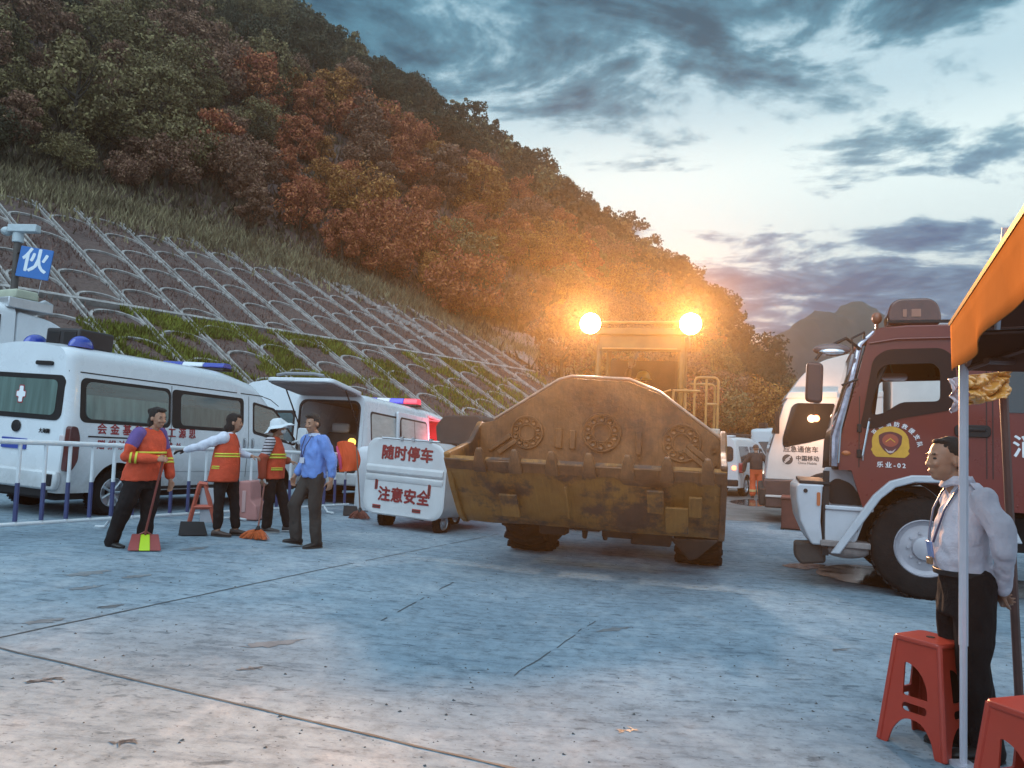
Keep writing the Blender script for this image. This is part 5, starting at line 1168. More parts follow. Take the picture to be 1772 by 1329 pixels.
    im = MB(); im.prism(rrect(-.15, .15, -.045, .045, .04), .03, axes((.22, ys - .9, 2.63), (-1, 0, 0), (0, 0, 1))); im.tube([(.22, ys - 1.05, 2.70), (.28, ys - 1.05, 2.95)], .01, 6); obj('inner_mirror', im, mat('mirror_grey', (.40, .37, .40), .15, metal=.6), root)
    vs = MB(); vs.box((.50, ys - .35, 2.80), (.05, .5, .18), Matrix.Rotation(.5, 3, 'Y')); vs.tube([(.60, ys - .10, 2.2), (.52, ys - .10, 2.45), (.42, ys - .10, 2.7)], .035, 8); obj('sun_visor', vs, it, root, bevel=.01)
    # dark window surround on the outside, handles, door seams
    sur = plate([pp(roundpoly([(.70, 1.92), (.66, 2.1), (.56, 2.75), (.42, 2.86), (-.16, 2.88), (-.28, 2.78), (-.34, 2.18), (-.10, 2.13), (.30, 2.04), (.50, 1.92)], .08)), pp(roundpoly([(.58, 2.08), (.51, 2.60), (.43, 2.68), (-.07, 2.70), (-.14, 2.63), (-.14, 2.26), (.26, 2.24), (.45, 2.10)], .06))], .012, pl(ys)); obj('window_surround', sur, mat('dark_maroon', (.022, .009, .008), .5, spec=.2), root, smooth=0, recalc=False)
    hr = MB(); hr.prism(rrect(-.18, .18, -.07, .07, .05), .02, pl(ys + .002) @ Matrix.Translation((.46, 1.93, 0))); h_ = obj('handle_recess', hr, M_black, root, bevel=.01); hh = MB(); hh.box((-.46, ys + .03, 1.95), (.26, .025, .04)); obj('door_handle', hh, M_black, h_, bevel=.01)
    sm = mat('seam_dark', (.03, .008, .006), .6)
    for x, z0, z1 in ((.70, 1.46, 2.3), (-.60, 1.40, 3.0), (-.66, 1.4, 3.0)): mb = MB(); mb.box((x, ys + .001, (z0 + z1) / 2), (.012, .004, z1 - z0)); obj('door_seam', mb, sm, root)
    gh = MB(); gh.tube([(.66, ys + .0, 1.55), (.665, ys + .05, 1.60), (.60, ys + .05, 2.0), (.59, ys, 2.04)], .014, 8); obj('grab_handle', gh, M_chrome, root)
    for z in (1.62, 1.92):
        hg = MB(); hg.box((.70, ys + .012, z), (.05, .03, .10)); obj('door_hinge', hg, M_black, root, bevel=.008)
    si = MB(); si.sphere((.84, ys + .005, 1.62), (.05, .018, .03), 12, 8); obj('side_indicator', si, mat('marker_orange', (.45, .12, .04), .3), root)
    gt = MB(); gt.tube([(.60, ys + .012, 2.93), (.3, ys + .03, 2.98), (-.6, ys + .03, 3.0), (-2.2, ys + .012, 3.02)], .012, 6); obj('rain_gutter', gt, M_red, root)
    for k in range(9): rv = MB(); rv.sphere((-.72 - .17 * k, ys + .001, 1.12), (.012, .006, .012), 8, 6); obj('rivet', rv, M_red, root)
    # rear cab window
    rw = MB(); rw.prism(rrect(.72, 1.75, 2.15, 2.80, .08), .008, pl(ys)); obj('rear_window', rw, M_glassd, root)
    # shield badge
    bx, bz = .37, 1.745
    def P2(pts, off, nm, mm, par): mb = MB(); mb.prism([(-(bx + x), bz + z) for x, z in pts], off, pl(ys)); return obj(nm, mb, mm, par, smooth=0)
    gold = mat('gold_badge', (.62, .30, .03), .45, var=.12, vscale=12)
    g = [(.19 * math.cos(R(a)) * 1.02, .03 + .18 * math.sin(R(a))) for a in range(0, 181, 12)] + [(-.20, -.04), (-.185, -.07), (-.20, -.10), (-.175, -.13), (-.15, -.15), (.15, -.15), (.18, -.12), (.19, -.09), (.205, -.07), (.19, -.04)]
    bd = P2(g, .006, 'shield_badge', gold, root); sh = [(-.125, .10), (-.07, .135), (0, .15), (.07, .135), (.125, .10), (.115, .0), (.07, -.07), (0, -.125), (-.07, -.07), (-.115, .0)]
    P2(roundpoly(sh, .02), .009, 'shield', mat('badge_maroon', (.12, .02, .02), .5), bd); P2([(.085 * math.cos(R(a)), .045 + .075 * math.sin(R(a))) for a in range(0, 360, 15)], .012, 'shield_disc', mat('badge_red', (.35, .06, .03), .5), bd)
    P2([(-.05, .02), (.0, .06), (.05, .02), (.05, .03), (0, .075), (-.05, .03)], .015, 'shield_gate', gold, bd); P2([(-.06, -.045), (-.02, -.08), (0, -.075), (.02, -.08), (.06, -.045), (.03, -.095), (0, -.105), (-.03, -.095)], .012, 'shield_axes', mat('badge_pale', (.5, .35, .32), .5), bd)
    tx = []
    for i, ch in enumerate('百色消防救援支队'):
        a = R(140 - i * 18.5); rr = .265; c = Vector((bx - (-rr * math.cos(a)) * -1 * 1 if False else bx - rr * math.cos(a) * -1 * -1, 0, 0))
        lx = -(bx) + rr * math.cos(a) + .04; lz = bz + rr * math.sin(a) - .035
        tx.append(text_mesh(ch, .062, pl(ys) @ Matrix.Translation((lx, lz, .003)) @ Matrix.Rotation(a - math.pi / 2, 4, 'Z'), .003, .0012))
    obj('door_lettering', join_mesh(tx), M_sticker, root, smooth=0); obj('unit_lettering', text_mesh('乐业-02', .072, pl(ys) @ Matrix.Translation((-.36, 1.50, .004)), .003, .0015, 1.45), M_sticker, root, smooth=0)
    obj('side_lettering', text_mesh('消防', .26, pl(ys) @ Matrix.Translation((1.12, 1.76, .004)), .003, .005, 1.25), M_sticker, root, smooth=0)
    # wheel-arch band, step box, bumper
    def band(a0, a1, ri, ro, tail):
        o_ = [(ro * math.cos(R(a)), r + ro * math.sin(R(a))) for a in np.linspace(a0, a1, 18)]; i_ = [(ri * math.cos(R(a)), r + ri * math.sin(R(a))) for a in np.linspace(a1, a0, 18)]; return o_ + i_
    bb = [(.95, .50), (.80, .70)] ; w = .07
    outer = [(1.00, .44), (.55, 1.15), (.38, 1.32), (.15, 1.40), (-.15, 1.41), (-.42, 1.34), (-.66, 1.16), (-.86, .86), (-.92, .72)]; inner = [(-.84, .72), (-.78, .84), (-.60, 1.10), (-.38, 1.26), (-.14, 1.33), (.12, 1.32), (.32, 1.25), (.47, 1.11), (.90, .44)]
    outer = [(x + .0, z) for x, z in outer]; mb = MB(); sp = outer + inner; mb.prism(pp(sp), .10, pl(ys - .02)); obj('arch_band', mb, M_lgrey, root, bevel=.015)
    ar = MB(); ar.rings([[Vector((.72 * math.cos(R(a)), y, r + .72 * math.sin(R(a)))) for y in (ys, ys - .7)] for a in np.linspace(10, 170, 18)], closed=False, caps=False); obj('wheel_housing', ar, M_under, root)
    stp = MB(); stp.prism(pp(roundpoly([(.60, .86), (1.06, .86), (1.06, 1.44), (.60, 1.44), (.56, 1.30)], .03)), .05, pl(ys - .35)); so2 = obj('step_well', stp, M_lgrey, root, bevel=.01)
    hole = MB(); hole.prism(pp(roundpoly([(.58, 1.0), (1.00, 1.0), (1.02, 1.24), (.92, 1.32), (.76, 1.26)], .05)), .01, pl(ys - .30)); obj('step_opening', hole, M_black, so2)
    s1 = MB(); s1.box((.80, ys - .14, .97), (.52, .30, .05)); s1.prism(pp(roundpoly([(.92, .55), (1.06, .55), (1.06, .95), (.60, .95), (.72, .58)], .04)), .08, pl(ys - .10)); obj('upper_step', s1, M_lgrey, root, bevel=.012)
    s2 = MB(); s2.box((.84, ys - .12, .55), (.54, .34, .07)); s2.sphere((.82, ys - .10, .48), (.26, .12, .10)); obj('lower_step', s2, mat('worn_step', (.20, .16, .15), .6, var=.4, vscale=5), root, bevel=.012)
    bp = MB(); rg = []
    for z, x, t in ((.52, 1.22, .14), (.60, 1.27, .18), (.80, 1.36, .25), (1.05, 1.40, .30), (1.20, 1.40, .31), (1.23, 1.36, .29)):
        yy = [ys + .02 - 2.48 * k / 12 for k in range(13)]; rg.append([Vector((x - .02 + .06 * (1 - ((y - (ys - 1.22)) / 1.24) ** 2) , y, z)) for y in yy] + [Vector((x - t, y, z)) for y in reversed(yy)])
    bp.rings(rg); b_ = obj('front_bumper', bp, M_lgrey, root, bevel=.02, smooth=50)
    mk = MB(); mk.prism(rrect(-1.155, -1.115, .98, 1.14, .015), .012, pl(ys + .02)); obj('side_marker', mk, mat('marker_orange', (.45, .12, .04), .3), b_); bl = MB(); bl.cyl((1.28, ys + .02, 1.15), (1.28, ys + .03, 1.15), .025, 12); obj('bolt', bl, M_black, b_)
    tp = MB(); tp.box((1.18, ys - 1.2, 1.25), (.34, 2.4, .04)); obj('bumper_top', tp, M_black, root, bevel=.01)
    hk = MB(); hk.prism(pp(roundpoly([(1.04, .30), (1.32, .26), (1.40, .36), (1.40, .52), (1.04, .54)], .04)), .30, pl(ys - .40)); obj('tow_bracket', hk, M_dirt, root, bevel=.03); vp = MB(); vp.box((1.05, ys - .06, .90), (.07, .06, 1.0)); obj('bumper_post', vp, M_black, root)
    ch = MB(); ch.box((-1.5, ys - 1.23, .75), (5.2, 1.0, .40)); obj('chassis', ch, M_under, root)
    # body behind the cab: lockers and pipes (mostly out of frame)
    bd2 = MB(); bd2.prism(pp([(-2.36, 1.05), (-6.6, 1.05), (-6.6, 3.1), (-2.36, 3.1)]), 2.45, pl(ys - 2.46)); ob = obj('body_box', bd2, M_red, root, bevel=.02)
    for k in range(3): sh_ = MB(); sh_.prism(rrect(2.5 + 1.35 * k, 3.75 + 1.35 * k, 1.2, 2.7, .03), .02, pl(ys)); obj('locker_shutter', sh_, M_silver, ob, bevel=.01)
    for x in (0, -4.6):
        for sd in (1, -1): wheel(root, (x, ys - .20 if sd > 0 else ys - 2.26, r), r, .36, sd, 0, mat('hub_paint', (.36, .33, .36), .35, coat=.2, var=.25, vscale=5), .56)
    # mirrors on their arms, beacon and roof lamps
    arm = MB(); arm.tube([(.70, ys + .02, 2.86), (.86, ys + .10, 2.98), (1.10, ys + .22, 2.84), (1.20, ys + .24, 2.70)], .02, 8); arm.tube([(.72, ys + .02, 2.50), (.9, ys + .1, 2.42)], .014, 6); obj('mirror_arm', arm, M_black, root)
    mi = MB(); mi.prism(roundpoly([(-.10, -.24), (.09, -.26), (.10, .22), (-.09, .24)], .06), .08, axes((1.21, ys + .20, 2.44), (-1, 0, 0), (0, 0, 1))); obj('side_mirror', mi, mat('mirror_shell', (.06, .03, .03), .4), root, bevel=.03)
    mj = MB(); mj.sphere((1.02, ys + .18, 2.83), (.21, .07, .075), 20, 10); obj('kerb_mirror', mj, mat('mirror_shell2', (.10, .06, .06), .25, coat=.4), root); mg = MB(); mg.sphere((1.02, ys + .20, 2.80), (.16, .07, .05), 18, 8); obj('mirror_glass', mg, M_chrome, root)
    fr2 = MB(); fr2.tube([(.66, ys - .02, 3.0), (.66, ys + .05, 3.06), (.80, ys + .08, 2.98), (.78, ys + .06, 2.80)], .014, 6); obj('mirror_stay', fr2, M_black, root)
    bs = MB(); bs.prism(roundpoly([(-.27, 0), (.27, 0), (.29, .10), (.25, .26), (.16, .32), (-.16, .32), (-.25, .26), (-.29, .10)], .05), .34, axes((.12, ys - .38, 3.16), (-1, 0, 0), (0, 0, 1)) @ Matrix.Translation((0, 0, 0))); be = obj('roof_beacon', bs, mat('beacon_amber', (.10, .03, .02), .15, coat=.8, var=.3, vscale=5), root, bevel=.025)
    bi = MB(); bi.box((.10, ys - .04, 3.30), (.10, .02, .09)); bi.box((.22, ys - .04, 3.30), (.04, .02, .09)); obj('beacon_lamp', bi, mat('beacon_inner', (.35, .15, .10), .3), be); 
    rr_ = MB(); rr_.box((-.9, ys - .05, 3.20), (2.6, .05, .03)); obj('roof_rail', rr_, M_black, root); wl = MB(); wl.tube([(.50, ys - .2, 3.14), (.50, ys - .2, 3.22)], .02, 8); wl.sphere((.50, ys - .2, 3.27), (.06, .06, .075)); obj('corner_lamp', wl, mat('corner_lamp', (.25, .09, .05), .3), root)
    return root
fire_engine()

# ================================================================== WHITE LORRY BEHIND IT
def white_lorry():
    Y = 17.0; c = P(1432, 880, Y); root = thing('white_lorry', 'white lorry cab with roof fairing and logo on its door, behind the fire engine', 'lorry', frame(c.x, Y, -72))
    ys = .25; r = .48
    def pl(y=0.0): return axes((0, y, 0), (-1, 0, 0), (0, 0, 1))
    def pp(pts): return [(-x, z) for x, z in pts]
    mp = mat('lorry_white', (.62, .58, .55), .35, coat=.4, var=.08)
    arch = [(.60 * math.cos(R(a)), r + .02 + .60 * math.sin(R(a))) for a in range(165, 14, -8)]
    side = [(-1.1, .95), (-.62, .80)] + arch + [(.66, 1.0), (1.36, 1.0), (1.30, 1.55), (.98, 2.72), (.85, 2.95), (-1.1, 3.0)]
    mb = MB(); mb.prism(pp(side), 2.2, pl(ys - 2.2)); obj('cab', mb, mp, root, bevel=.07, segs=3)
    lo = MB(); lo.prism(pp([(1.37, .35), (1.40, 1.0), (.66, 1.02), (.60, .55), (.62, .35)]), 2.2, pl(ys - 2.19)); obj('lower_skirt', lo, mat('skirt_brown', (.085, .05, .045), .5, var=.3), root, bevel=.04)
    st = MB(); st.box((1.0, ys + .01, .62), (.75, .04, .05)); obj('sill_strip', st, mp, root, bevel=.01)
    w = MB(); w.prism(pp(roundpoly([(.98, 1.74), (.99, 1.95), (.80, 2.68), (.70, 2.76), (-.30, 2.76), (-.30, 2.10), (.4, 1.88)], .08)), .012, pl(ys)); wn = obj('door_window', w, M_glassd, root)
    gl = MB(); gl.cyl((.28, ys + .012, 2.42), (.28, ys + .02, 2.42), .075, 14); obj('cab_lamp', gl, mat('cab_lamp_glow', (1, .4, .15), .4, emit=(1, .30, .08), estr=6.0), root); ld = bpy.data.lights.new('added_fill_light', 'POINT'); ld.energy = 60; ld.color = (1, .50, .25); ld.shadow_soft_size = .08; lo = bpy.data.objects.new('added_fill_light', ld); COL.objects.link(lo); lo.parent = root; lo.location = (.34, ys + .55, 2.42)  # glowing disc mimics a window reflection; point light added to warm the lorry
    ws = MB(); ws.rings([[Vector((x + .02, y, z)) for y in (ys - .06, ys - 1.1, ys - 2.14)] for x, z in ((1.29, 1.60), (.97, 2.74))], closed=False, caps=False); obj('windscreen', ws, M_glassd, root)
    df = MB(); df.prism(pp(roundpoly([(.88, 2.96), (.55, 3.45), (.15, 3.75), (-.5, 3.92), (-1.1, 3.95), (-1.1, 2.98)], [.05, .2, .2, .2, .05, .02], 5)), 2.0, pl(ys - 2.1)); obj('roof_fairing', df, mp, root, bevel=.12, segs=4)
    br = MB(); br.prism(pp([(.95, 2.86), (.86, 3.02), (-1.1, 3.06), (-1.1, 2.92)]), 2.24, pl(ys - 2.22)); obj('roof_brow', br, mp, root, bevel=.02)
    fb = MB(); fb.prism(pp(band_pts(r + .02, .62, .72)), .05, pl(ys - .01)); obj('arch_trim', fb, mat('arch_black', (.035, .025, .022), .6), root, bevel=.01)
    hd = MB(); hd.prism(rrect(.12, .50, 1.66, 1.84, .08), .012, pl(ys)); obj('handle_recess', hd, M_black, root)
    lt = mat('logo_grey', (.07, .06, .055), .6)
    obj('door_lettering', text_mesh('应急通信车', .15, pl(ys) @ Matrix.Translation((-.60, 1.70, .004)), .003, .003, 1.0), lt, root, smooth=0); obj('logo_lettering', text_mesh('中国移动', .125, pl(ys) @ Matrix.Translation((-.46, 1.50, .004)), .003, .003, 1.0), lt, root, smooth=0)
    obj('logo_small_lettering', text_mesh('China Mobile', .075, pl(ys) @ Matrix.Translation((-.46, 1.40, .004)), .003, 0, 1.0), lt, root, smooth=0)
    lg = MB()
    lg.prism([(-.88 + .115 * math.cos(R(a)), 1.47 + .115 * math.sin(R(a))) for a in range(0, 360, 15)], .004, pl(ys)); q = obj('logo_disc', lg, lt, root, smooth=0)
    for k in (-.05, .0, .05):
        b = MB(); b.box((0, 0, 0), (.18, .012, .016), Matrix.Identity(3)); b.xf(pl(ys) @ Matrix.Translation((-.88 + k * .5, 1.47 + k, .006)) @ Matrix.Rotation(.7, 4, 'Z') @ Matrix.Rotation(math.pi / 2, 4, 'X')); obj('logo_stripe', b, mp, q)
    bx = MB(); bx.prism(pp([(-1.25, 1.0), (-6.5, 1.0), (-6.5, 3.9), (-1.25, 3.9)]), 2.3, pl(ys - 2.25)); obj('cargo_box', bx, mp, root, bevel=.03); ch = MB(); ch.box((-2.4, ys - 1.1, .7), (7, .9, .4)); obj('chassis', ch, M_under, root)
    bp = MB(); bp.box((1.42, ys - 1.1, .60), (.16, 2.3, .42)); obj('front_bumper', bp, M_dirt, root, bevel=.05); mr = MB(); mr.box((1.12, ys + .18, 2.3), (.1, .2, .5)); mr.tube([(1.0, ys, 2.7), (1.1, ys + .18, 2.6)], .02, 6); obj('side_mirror', mr, M_black, root, bevel=.03)
    for x in (0, -4.4):
        for sd in (1, -1): wheel(root, (x, ys - .16 if sd > 0 else ys - 2.04, r), r, .30, sd, 0, M_dirt, .56)
    return root
def band_pts(zc, ri, ro):
    return [(ro * math.cos(R(a)), zc + ro * math.sin(R(a))) for a in np.linspace(5, 175, 20)] + [(ri * math.cos(R(a)), zc + ri * math.sin(R(a))) for a in np.linspace(175, 5, 20)]
white_lorry()

# brown-red box on the ground between lorry and bumper
def red_box():
    c = P(1385, 865, 15.2); root = thing('equipment_box', 'brown-red box standing on the ground before the white lorry', 'box', frame(P(1384, 865, 16.2).x, 16.2, -68))
    b = MB(); b.box((0, 0, .33), (.76, .72, .62)); m = mat('box_brown_red', (.15, .045, .032), .6, var=.25, vscale=4); o = obj('case', b, m, root, bevel=.02); l = MB(); l.box((0, 0, .665), (.80, .76, .05)); obj('lid', l, m, root, bevel=.015)
    f = MB(); 
    for x in (-.35, .35): f.box((x, 0, .0), (.08, .8, .06))
    obj('skid', f, M_dirt, root)
red_box()

# ------------------------------------------------------------------ far vehicles on the right
def minivan():
    Y = 24.5; c = P(1258, 858, Y); v = Van(4.4, 1.75, 1.98, zb=.30, nose=.7, ws=.9, hoodz=1.15, tumble=.16, rc=.18)
    root = thing('minivan', 'white minivan seen from behind with its tail lamps lit, beside the person in orange trousers', 'van', frame(c.x - .4, Y + .2, 34))
    v.wz = .33; obj('body', v.mesh([.85, 3.4], .40), mat('minivan_white', (.62, .60, .60), .3, coat=.5), root, smooth=32)
    for a in (.85, 3.4):
        for sd in (-1, 1): wheel(root, (a, sd * .74, .33), .33, .22, sd, 5)
    for x0, x1 in ((.22, 1.3), (1.42, 2.4)): f = side_panel(v, 'window', rrect(x0, x1, 1.12, 1.66, .1), M_glassd, root)
    side_panel(v, 'door_window', roundpoly([(2.5, 1.1), (3.3, 1.05), (2.9, 1.6), (2.5, 1.66)], .06), M_glassd, root)
    f = rear_panel('rear_window', rrect(-.68, .68, 1.15, 1.65, .12), M_glassd, root, .012); rear_panel('number_plate', rrect(-.22, .22, .72, .86, .01), M_navy, root, .02)
    gm = mat('tail_glow', (1, .1, .05), .3, emit=(1, .22, .08), estr=5)
    for sd in (-1, 1):
        tail_lamp(v, root, sd, .78, 1.12, .14, .12); mb = MB(); mb.sphere((-.01, sd * .70, .95), (.03, .075, .075), 14, 8); obj('lit_lamp', mb, gm, root)
    mb = MB(); mb.box((.03, 0, .46), (.12, 1.66, .22)); obj('rear_bumper', mb, M_black, root, bevel=.04); mb = MB(); mb.box((.25, 0, 1.99), (.3, 1.3, .05)); obj('spoiler', mb, M_white, root, bevel=.02)
    mb = MB(); mb.box((1.6, 0, 2.06), (1.9, 1.1, .07)); obj('roof_rack', mb, M_black, root, bevel=.02); return root
minivan()
def patrol_truck():
    Y = 31; c = P(1312, 800, Y); root = thing('patrol_truck', 'pale grey patrol van with dark lettering above its windscreen, far behind the minivan', 'van', frame(c.x, Y, 128))
    v = Van(4.9, 1.9, 2.45, zb=.35, nose=.4, ws=.7, hoodz=1.3, rc=.18); v.wz = .36; g = mat('patrol_grey', (.50, .53, .56), .35, coat=.4); obj('body', v.mesh([.9, 3.9], .42), g, root, smooth=32)
    for a in (.9, 3.9):
        for sd in (-1, 1): wheel(root, (a, sd * .8, .36), .36, .24, sd, 5)
    for x0, x1 in ((.3, 1.7), (1.85, 3.3)): side_panel(v, 'window', rrect(x0, x1, 1.35, 1.90, .1), M_glassd, root)
    side_panel(v, 'door_window', roundpoly([(3.4, 1.3), (4.3, 1.25), (3.95, 1.85), (3.4, 1.9)], .06), M_glassd, root)
    side_text(v, '交警122', 2.4, 2.12, .26, M_navy, root, bold=.01, name='roof_lettering')
    light_bar(root, 3.6, -.7, .7, 2.42, [M_bluep, M_redlens], h=.12); mb = MB(); mb.box((1.8, 0, 2.5), (1.6, 1.2, .08)); obj('roof_rack', mb, M_white, root, bevel=.03); mb = MB(); mb.box((.4, -.5, 2.56), (.3, .3, .22)); obj('roof_camera', mb, M_black, root, bevel=.03); return root
patrol_truck()
def dark_car():
    Y = 27; c = P(1350, 860, Y); v = Van(4.4, 1.78, 1.46, zb=.25, nose=1.2, ws=.9, hoodz=.98, hoodf=.72, rc=.14, tumble=.2, belt=.85); v.wz = .31
    root = thing('parked_car', 'dark car with a bright headlamp and raised bonnet edge, beyond the white lorry', 'car', frame(c.x + 1.6, Y + 3.2, 205)); obj('body', v.mesh([.8, 3.5], .38), mat('car_dark', (.03, .032, .036), .2, coat=.9), root, smooth=32)
    for a in (.8, 3.5):
        for sd in (-1, 1): wheel(root, (a, sd * .76, .31), .31, .2, sd, 5)
    for sd in (-1, 1):
        mb = MB(); mb.sphere((v.L - .22, sd * .58, .72), (.22, .20, .10), 16, 8); obj('headlight', mb, mat('headlight_lit', (.9, .85, .6), .2, emit=(1, .95, .65), estr=1.6), root)
    side_panel(v, 'window', roundpoly([(.6, .95), (2.9, .92), (2.2, 1.32), (1.0, 1.34)], .08), M_glassd, root); mb = MB(); mb.rings([[Vector((x_, yy * (v.hw(x_, v.top(x_)) - .1), v.top(x_) + .012 + v.arch * (1 - yy * yy))) for yy in (-.98, -.5, 0, .5, .98)] for x_ in np.linspace(2.4, 3.15, 6)], closed=False, caps=False); obj('windscreen', mb, mat('screen_pale', (.3, .34, .38), .08, coat=.8), root)
    mb = MB(); mb.box((v.L + .0, 0, .42), (.1, 1.6, .2)); obj('front_bumper', mb, M_black, root, bevel=.04); return root
dark_car()

# ================================================================== BARRIER, TENT, STOOLS AND SMALL THINGS
def barrier():
    m_w = mat('barrier_white', (.68, .70, .72), .35, coat=.2, var=.1, vscale=6); m_b = mat('barrier_blue', (.045, .055, .15), .4, coat=.2, var=.15, vscale=6)
    a = G(0, 930); b = Vector((-3.13, 14.5, 0)); a = a - (b - a).normalized() * .9; d = (b - a); d.z = 0; L = d.length; d.normalize()
    root = thing('crowd_barrier', 'long white and blue steel crowd barrier in front of the parked vans', 'barrier', Matrix.Translation((a.x, a.y, gz(a.x, a.y))))
    z0 = gz(a.x, a.y)
    def p(t, h): q = a + d * t; return Vector((d.x * t, d.y * t, gz(q.x, q.y) - z0 + h))
    n = 24; mb = MB(); mb.tube([p(L * i / n, 1.10) for i in range(n + 1)], .033, 10); obj('top_rail', mb, m_w, root)
    mb = MB(); mb.tube([p(L * i / n, .14) for i in range(n + 1)], .024, 10); obj('bottom_rail', mb, m_w, root)
    t = .12; k = 0
    while t < L:
        big = (k % 7 == 0); r_ = .024 if big else .022
        mb = MB(); mb.tube([p(t, .12), p(t, 1.09)], r_, 8); br = obj('upright', mb, m_w, root); sl = MB(); sl.tube([p(t, .17), p(t, .62)], r_ + .004, 8); obj('blue_sleeve', sl, m_b, br)
        if big:
            nrm = Vector((-d.y, d.x, 0)); ft = MB(); ft.tube([p(t, .14), p(t, .03) + nrm * .10, p(t, .02) + nrm * .28], .018, 8); ft.tube([p(t, .14), p(t, .03) - nrm * .10, p(t, .02) - nrm * .24], .018, 8); obj('foot', ft, m_w, root)
        t += .31; k += 1
    return root
barrier()

def sign_post():
    q = P(24, 505, 19); gx, gy = q.x, q.y; root = thing('sign_post', 'dark post carrying a square blue sign with one white character', 'sign', Matrix.Translation((gx, gy, 0)))
    top = P(31, 420, 19).z; po = MB(); po.tube([(0, 0, -.2), (0, 0, top + .05)], .085, 12); obj('post', po, mat('post_brown', (.075, .062, .056), .6, var=.3), root)
    c = P(61, 456, 18.9); c = c - Vector((gx, gy, 0)); h = .40; M = axes(c, (1, 0.12, -.13), (0.06, 0, 1)); mb = MB(); mb.prism(rrect(-h, h, -h, h, .02), .04, M); s = obj('sign_board', mb, mat('sign_blue', (.010, .13, .42), .4, coat=.2, var=.1, vscale=3), root, bevel=.006)
    obj('sign_character', text_mesh('伙', .66, M @ Matrix.Translation((0, .02, .043)), .004, .014), mat('sign_white', (.72, .76, .80), .5), s, smooth=0)
    for y in (-.25, .25): br = MB(); br.tube([M @ Vector((-h, y, .0)), Vector((0, 0, c.z + y))], .02, 6); obj('bracket', br, M_black, root)
    hang = MB(); hang.tube([M @ Vector((h * .6, -h, .02)), M @ Vector((h * .58, -h - .42, .02))], .006, 5); obj('sign_wire', hang, M_silver, root)
    hd = MB(); hd.cyl((0, 0, top), (0, 0, top + .30), .13, 14); hd.box((.18, -.05, top + .36), (.75, .22, .20)); hd.sphere((-.3, 0, top + .30), (.14, .14, .12)); obj('camera_head', hd, mat('camera_grey', (.45, .50, .52), .5, var=.2), root, bevel=.02)
    return root
sign_post()

def broom_head(mb, w, h, y=0.0): pass
def dustpan(x, y, yaw, label, cols, handle_to=None, name='dustpan', cat='dustpan', w=.34):
    M = frame(x, y, yaw); root = thing(name, label, cat, M, 'sweeping tools')
    n = len(cols)
    for i, c in enumerate(cols):
        y0 = -w / 2 + w * i / n; y1 = y0 + w / n; k0 = .82; sh = lambda yy, f: yy * f
        mb = MB(); mb.add([(.12, y0, .012), (.12, y1, .012), (-.06, y1 * k0, .018), (-.06, y0 * k0, .018), (.10, y0, .03), (.10, y1, .03), (-.10, y1 * k0, .17), (-.10, y0 * k0, .17)], [(0, 1, 2, 3), (2, 3, 7, 6), (4, 5, 6, 7), (0, 1, 5, 4), (0, 3, 7, 4), (1, 2, 6, 5)])
        obj('pan_segment', mb, c, root, bevel=.006)
    if handle_to is not None:
        inv = M.inverted(); e = inv @ Vector(handle_to); hb = MB(); hb.tube([(-.09, 0, .15), (-.085, 0, .20), e], .013, 8); hb.tube([(-.10, -w * .33, .13), (-.09, 0, .20), (-.10, w * .33, .13)], .011, 6); obj('handle', hb, mat('handle_red_brown', (.20, .045, .035), .5, var=.2), root)
    return root
def broom(foot, top, bdir, label, col, w=.36, hcol=(.22, .07, .05)):
    foot = Vector(foot); top = Vector(top); M = Matrix.Translation((foot.x, foot.y, gz(foot.x, foot.y))); root = thing('broom', label, 'broom', M, 'sweeping tools')
    f = foot - M.translation; t = top - M.translation; d = (t - f).normalized(); hb = MB(); hb.tube([f + d * .16, t], .012, 8); obj('handle', hb, mat('broom_stick_%d' % int(hcol[0] * 100), hcol, .5, var=.25, vscale=8), root)
    bd = Vector(bdir).normalized(); sd = Vector((-bd.y, bd.x, 0)); bm_ = mat('bristle_%d_%d' % (int(col[0] * 100), int(col[1] * 100)), col, .8, var=.35, vscale=30)
    cap = MB(); cap.tube([f + d * .20, f + d * .12], [.022, .05], 10); obj('ferrule', cap, M_black, root)
    b = MB(); rr = random.Random(5)
    for i in range(150):
        u = rr.uniform(-1, 1); v = rr.uniform(-1, 1); a = f + d * .15 + sd * u * .04 + bd * v * .015; e = f + sd * u * w * .5 + bd * (v * .06 + .06) + Vector((0, 0, .006 + abs(rr.gauss(0, .012)) - f.z * 0)); e.z = max(.004, e.z - f.z); b.tube([a, (a + e) / 2 + Vector((0, 0, .02)), e], [.008, .007, .004], 4)
    obj('bristles', b, bm_, root, smooth=0); return root

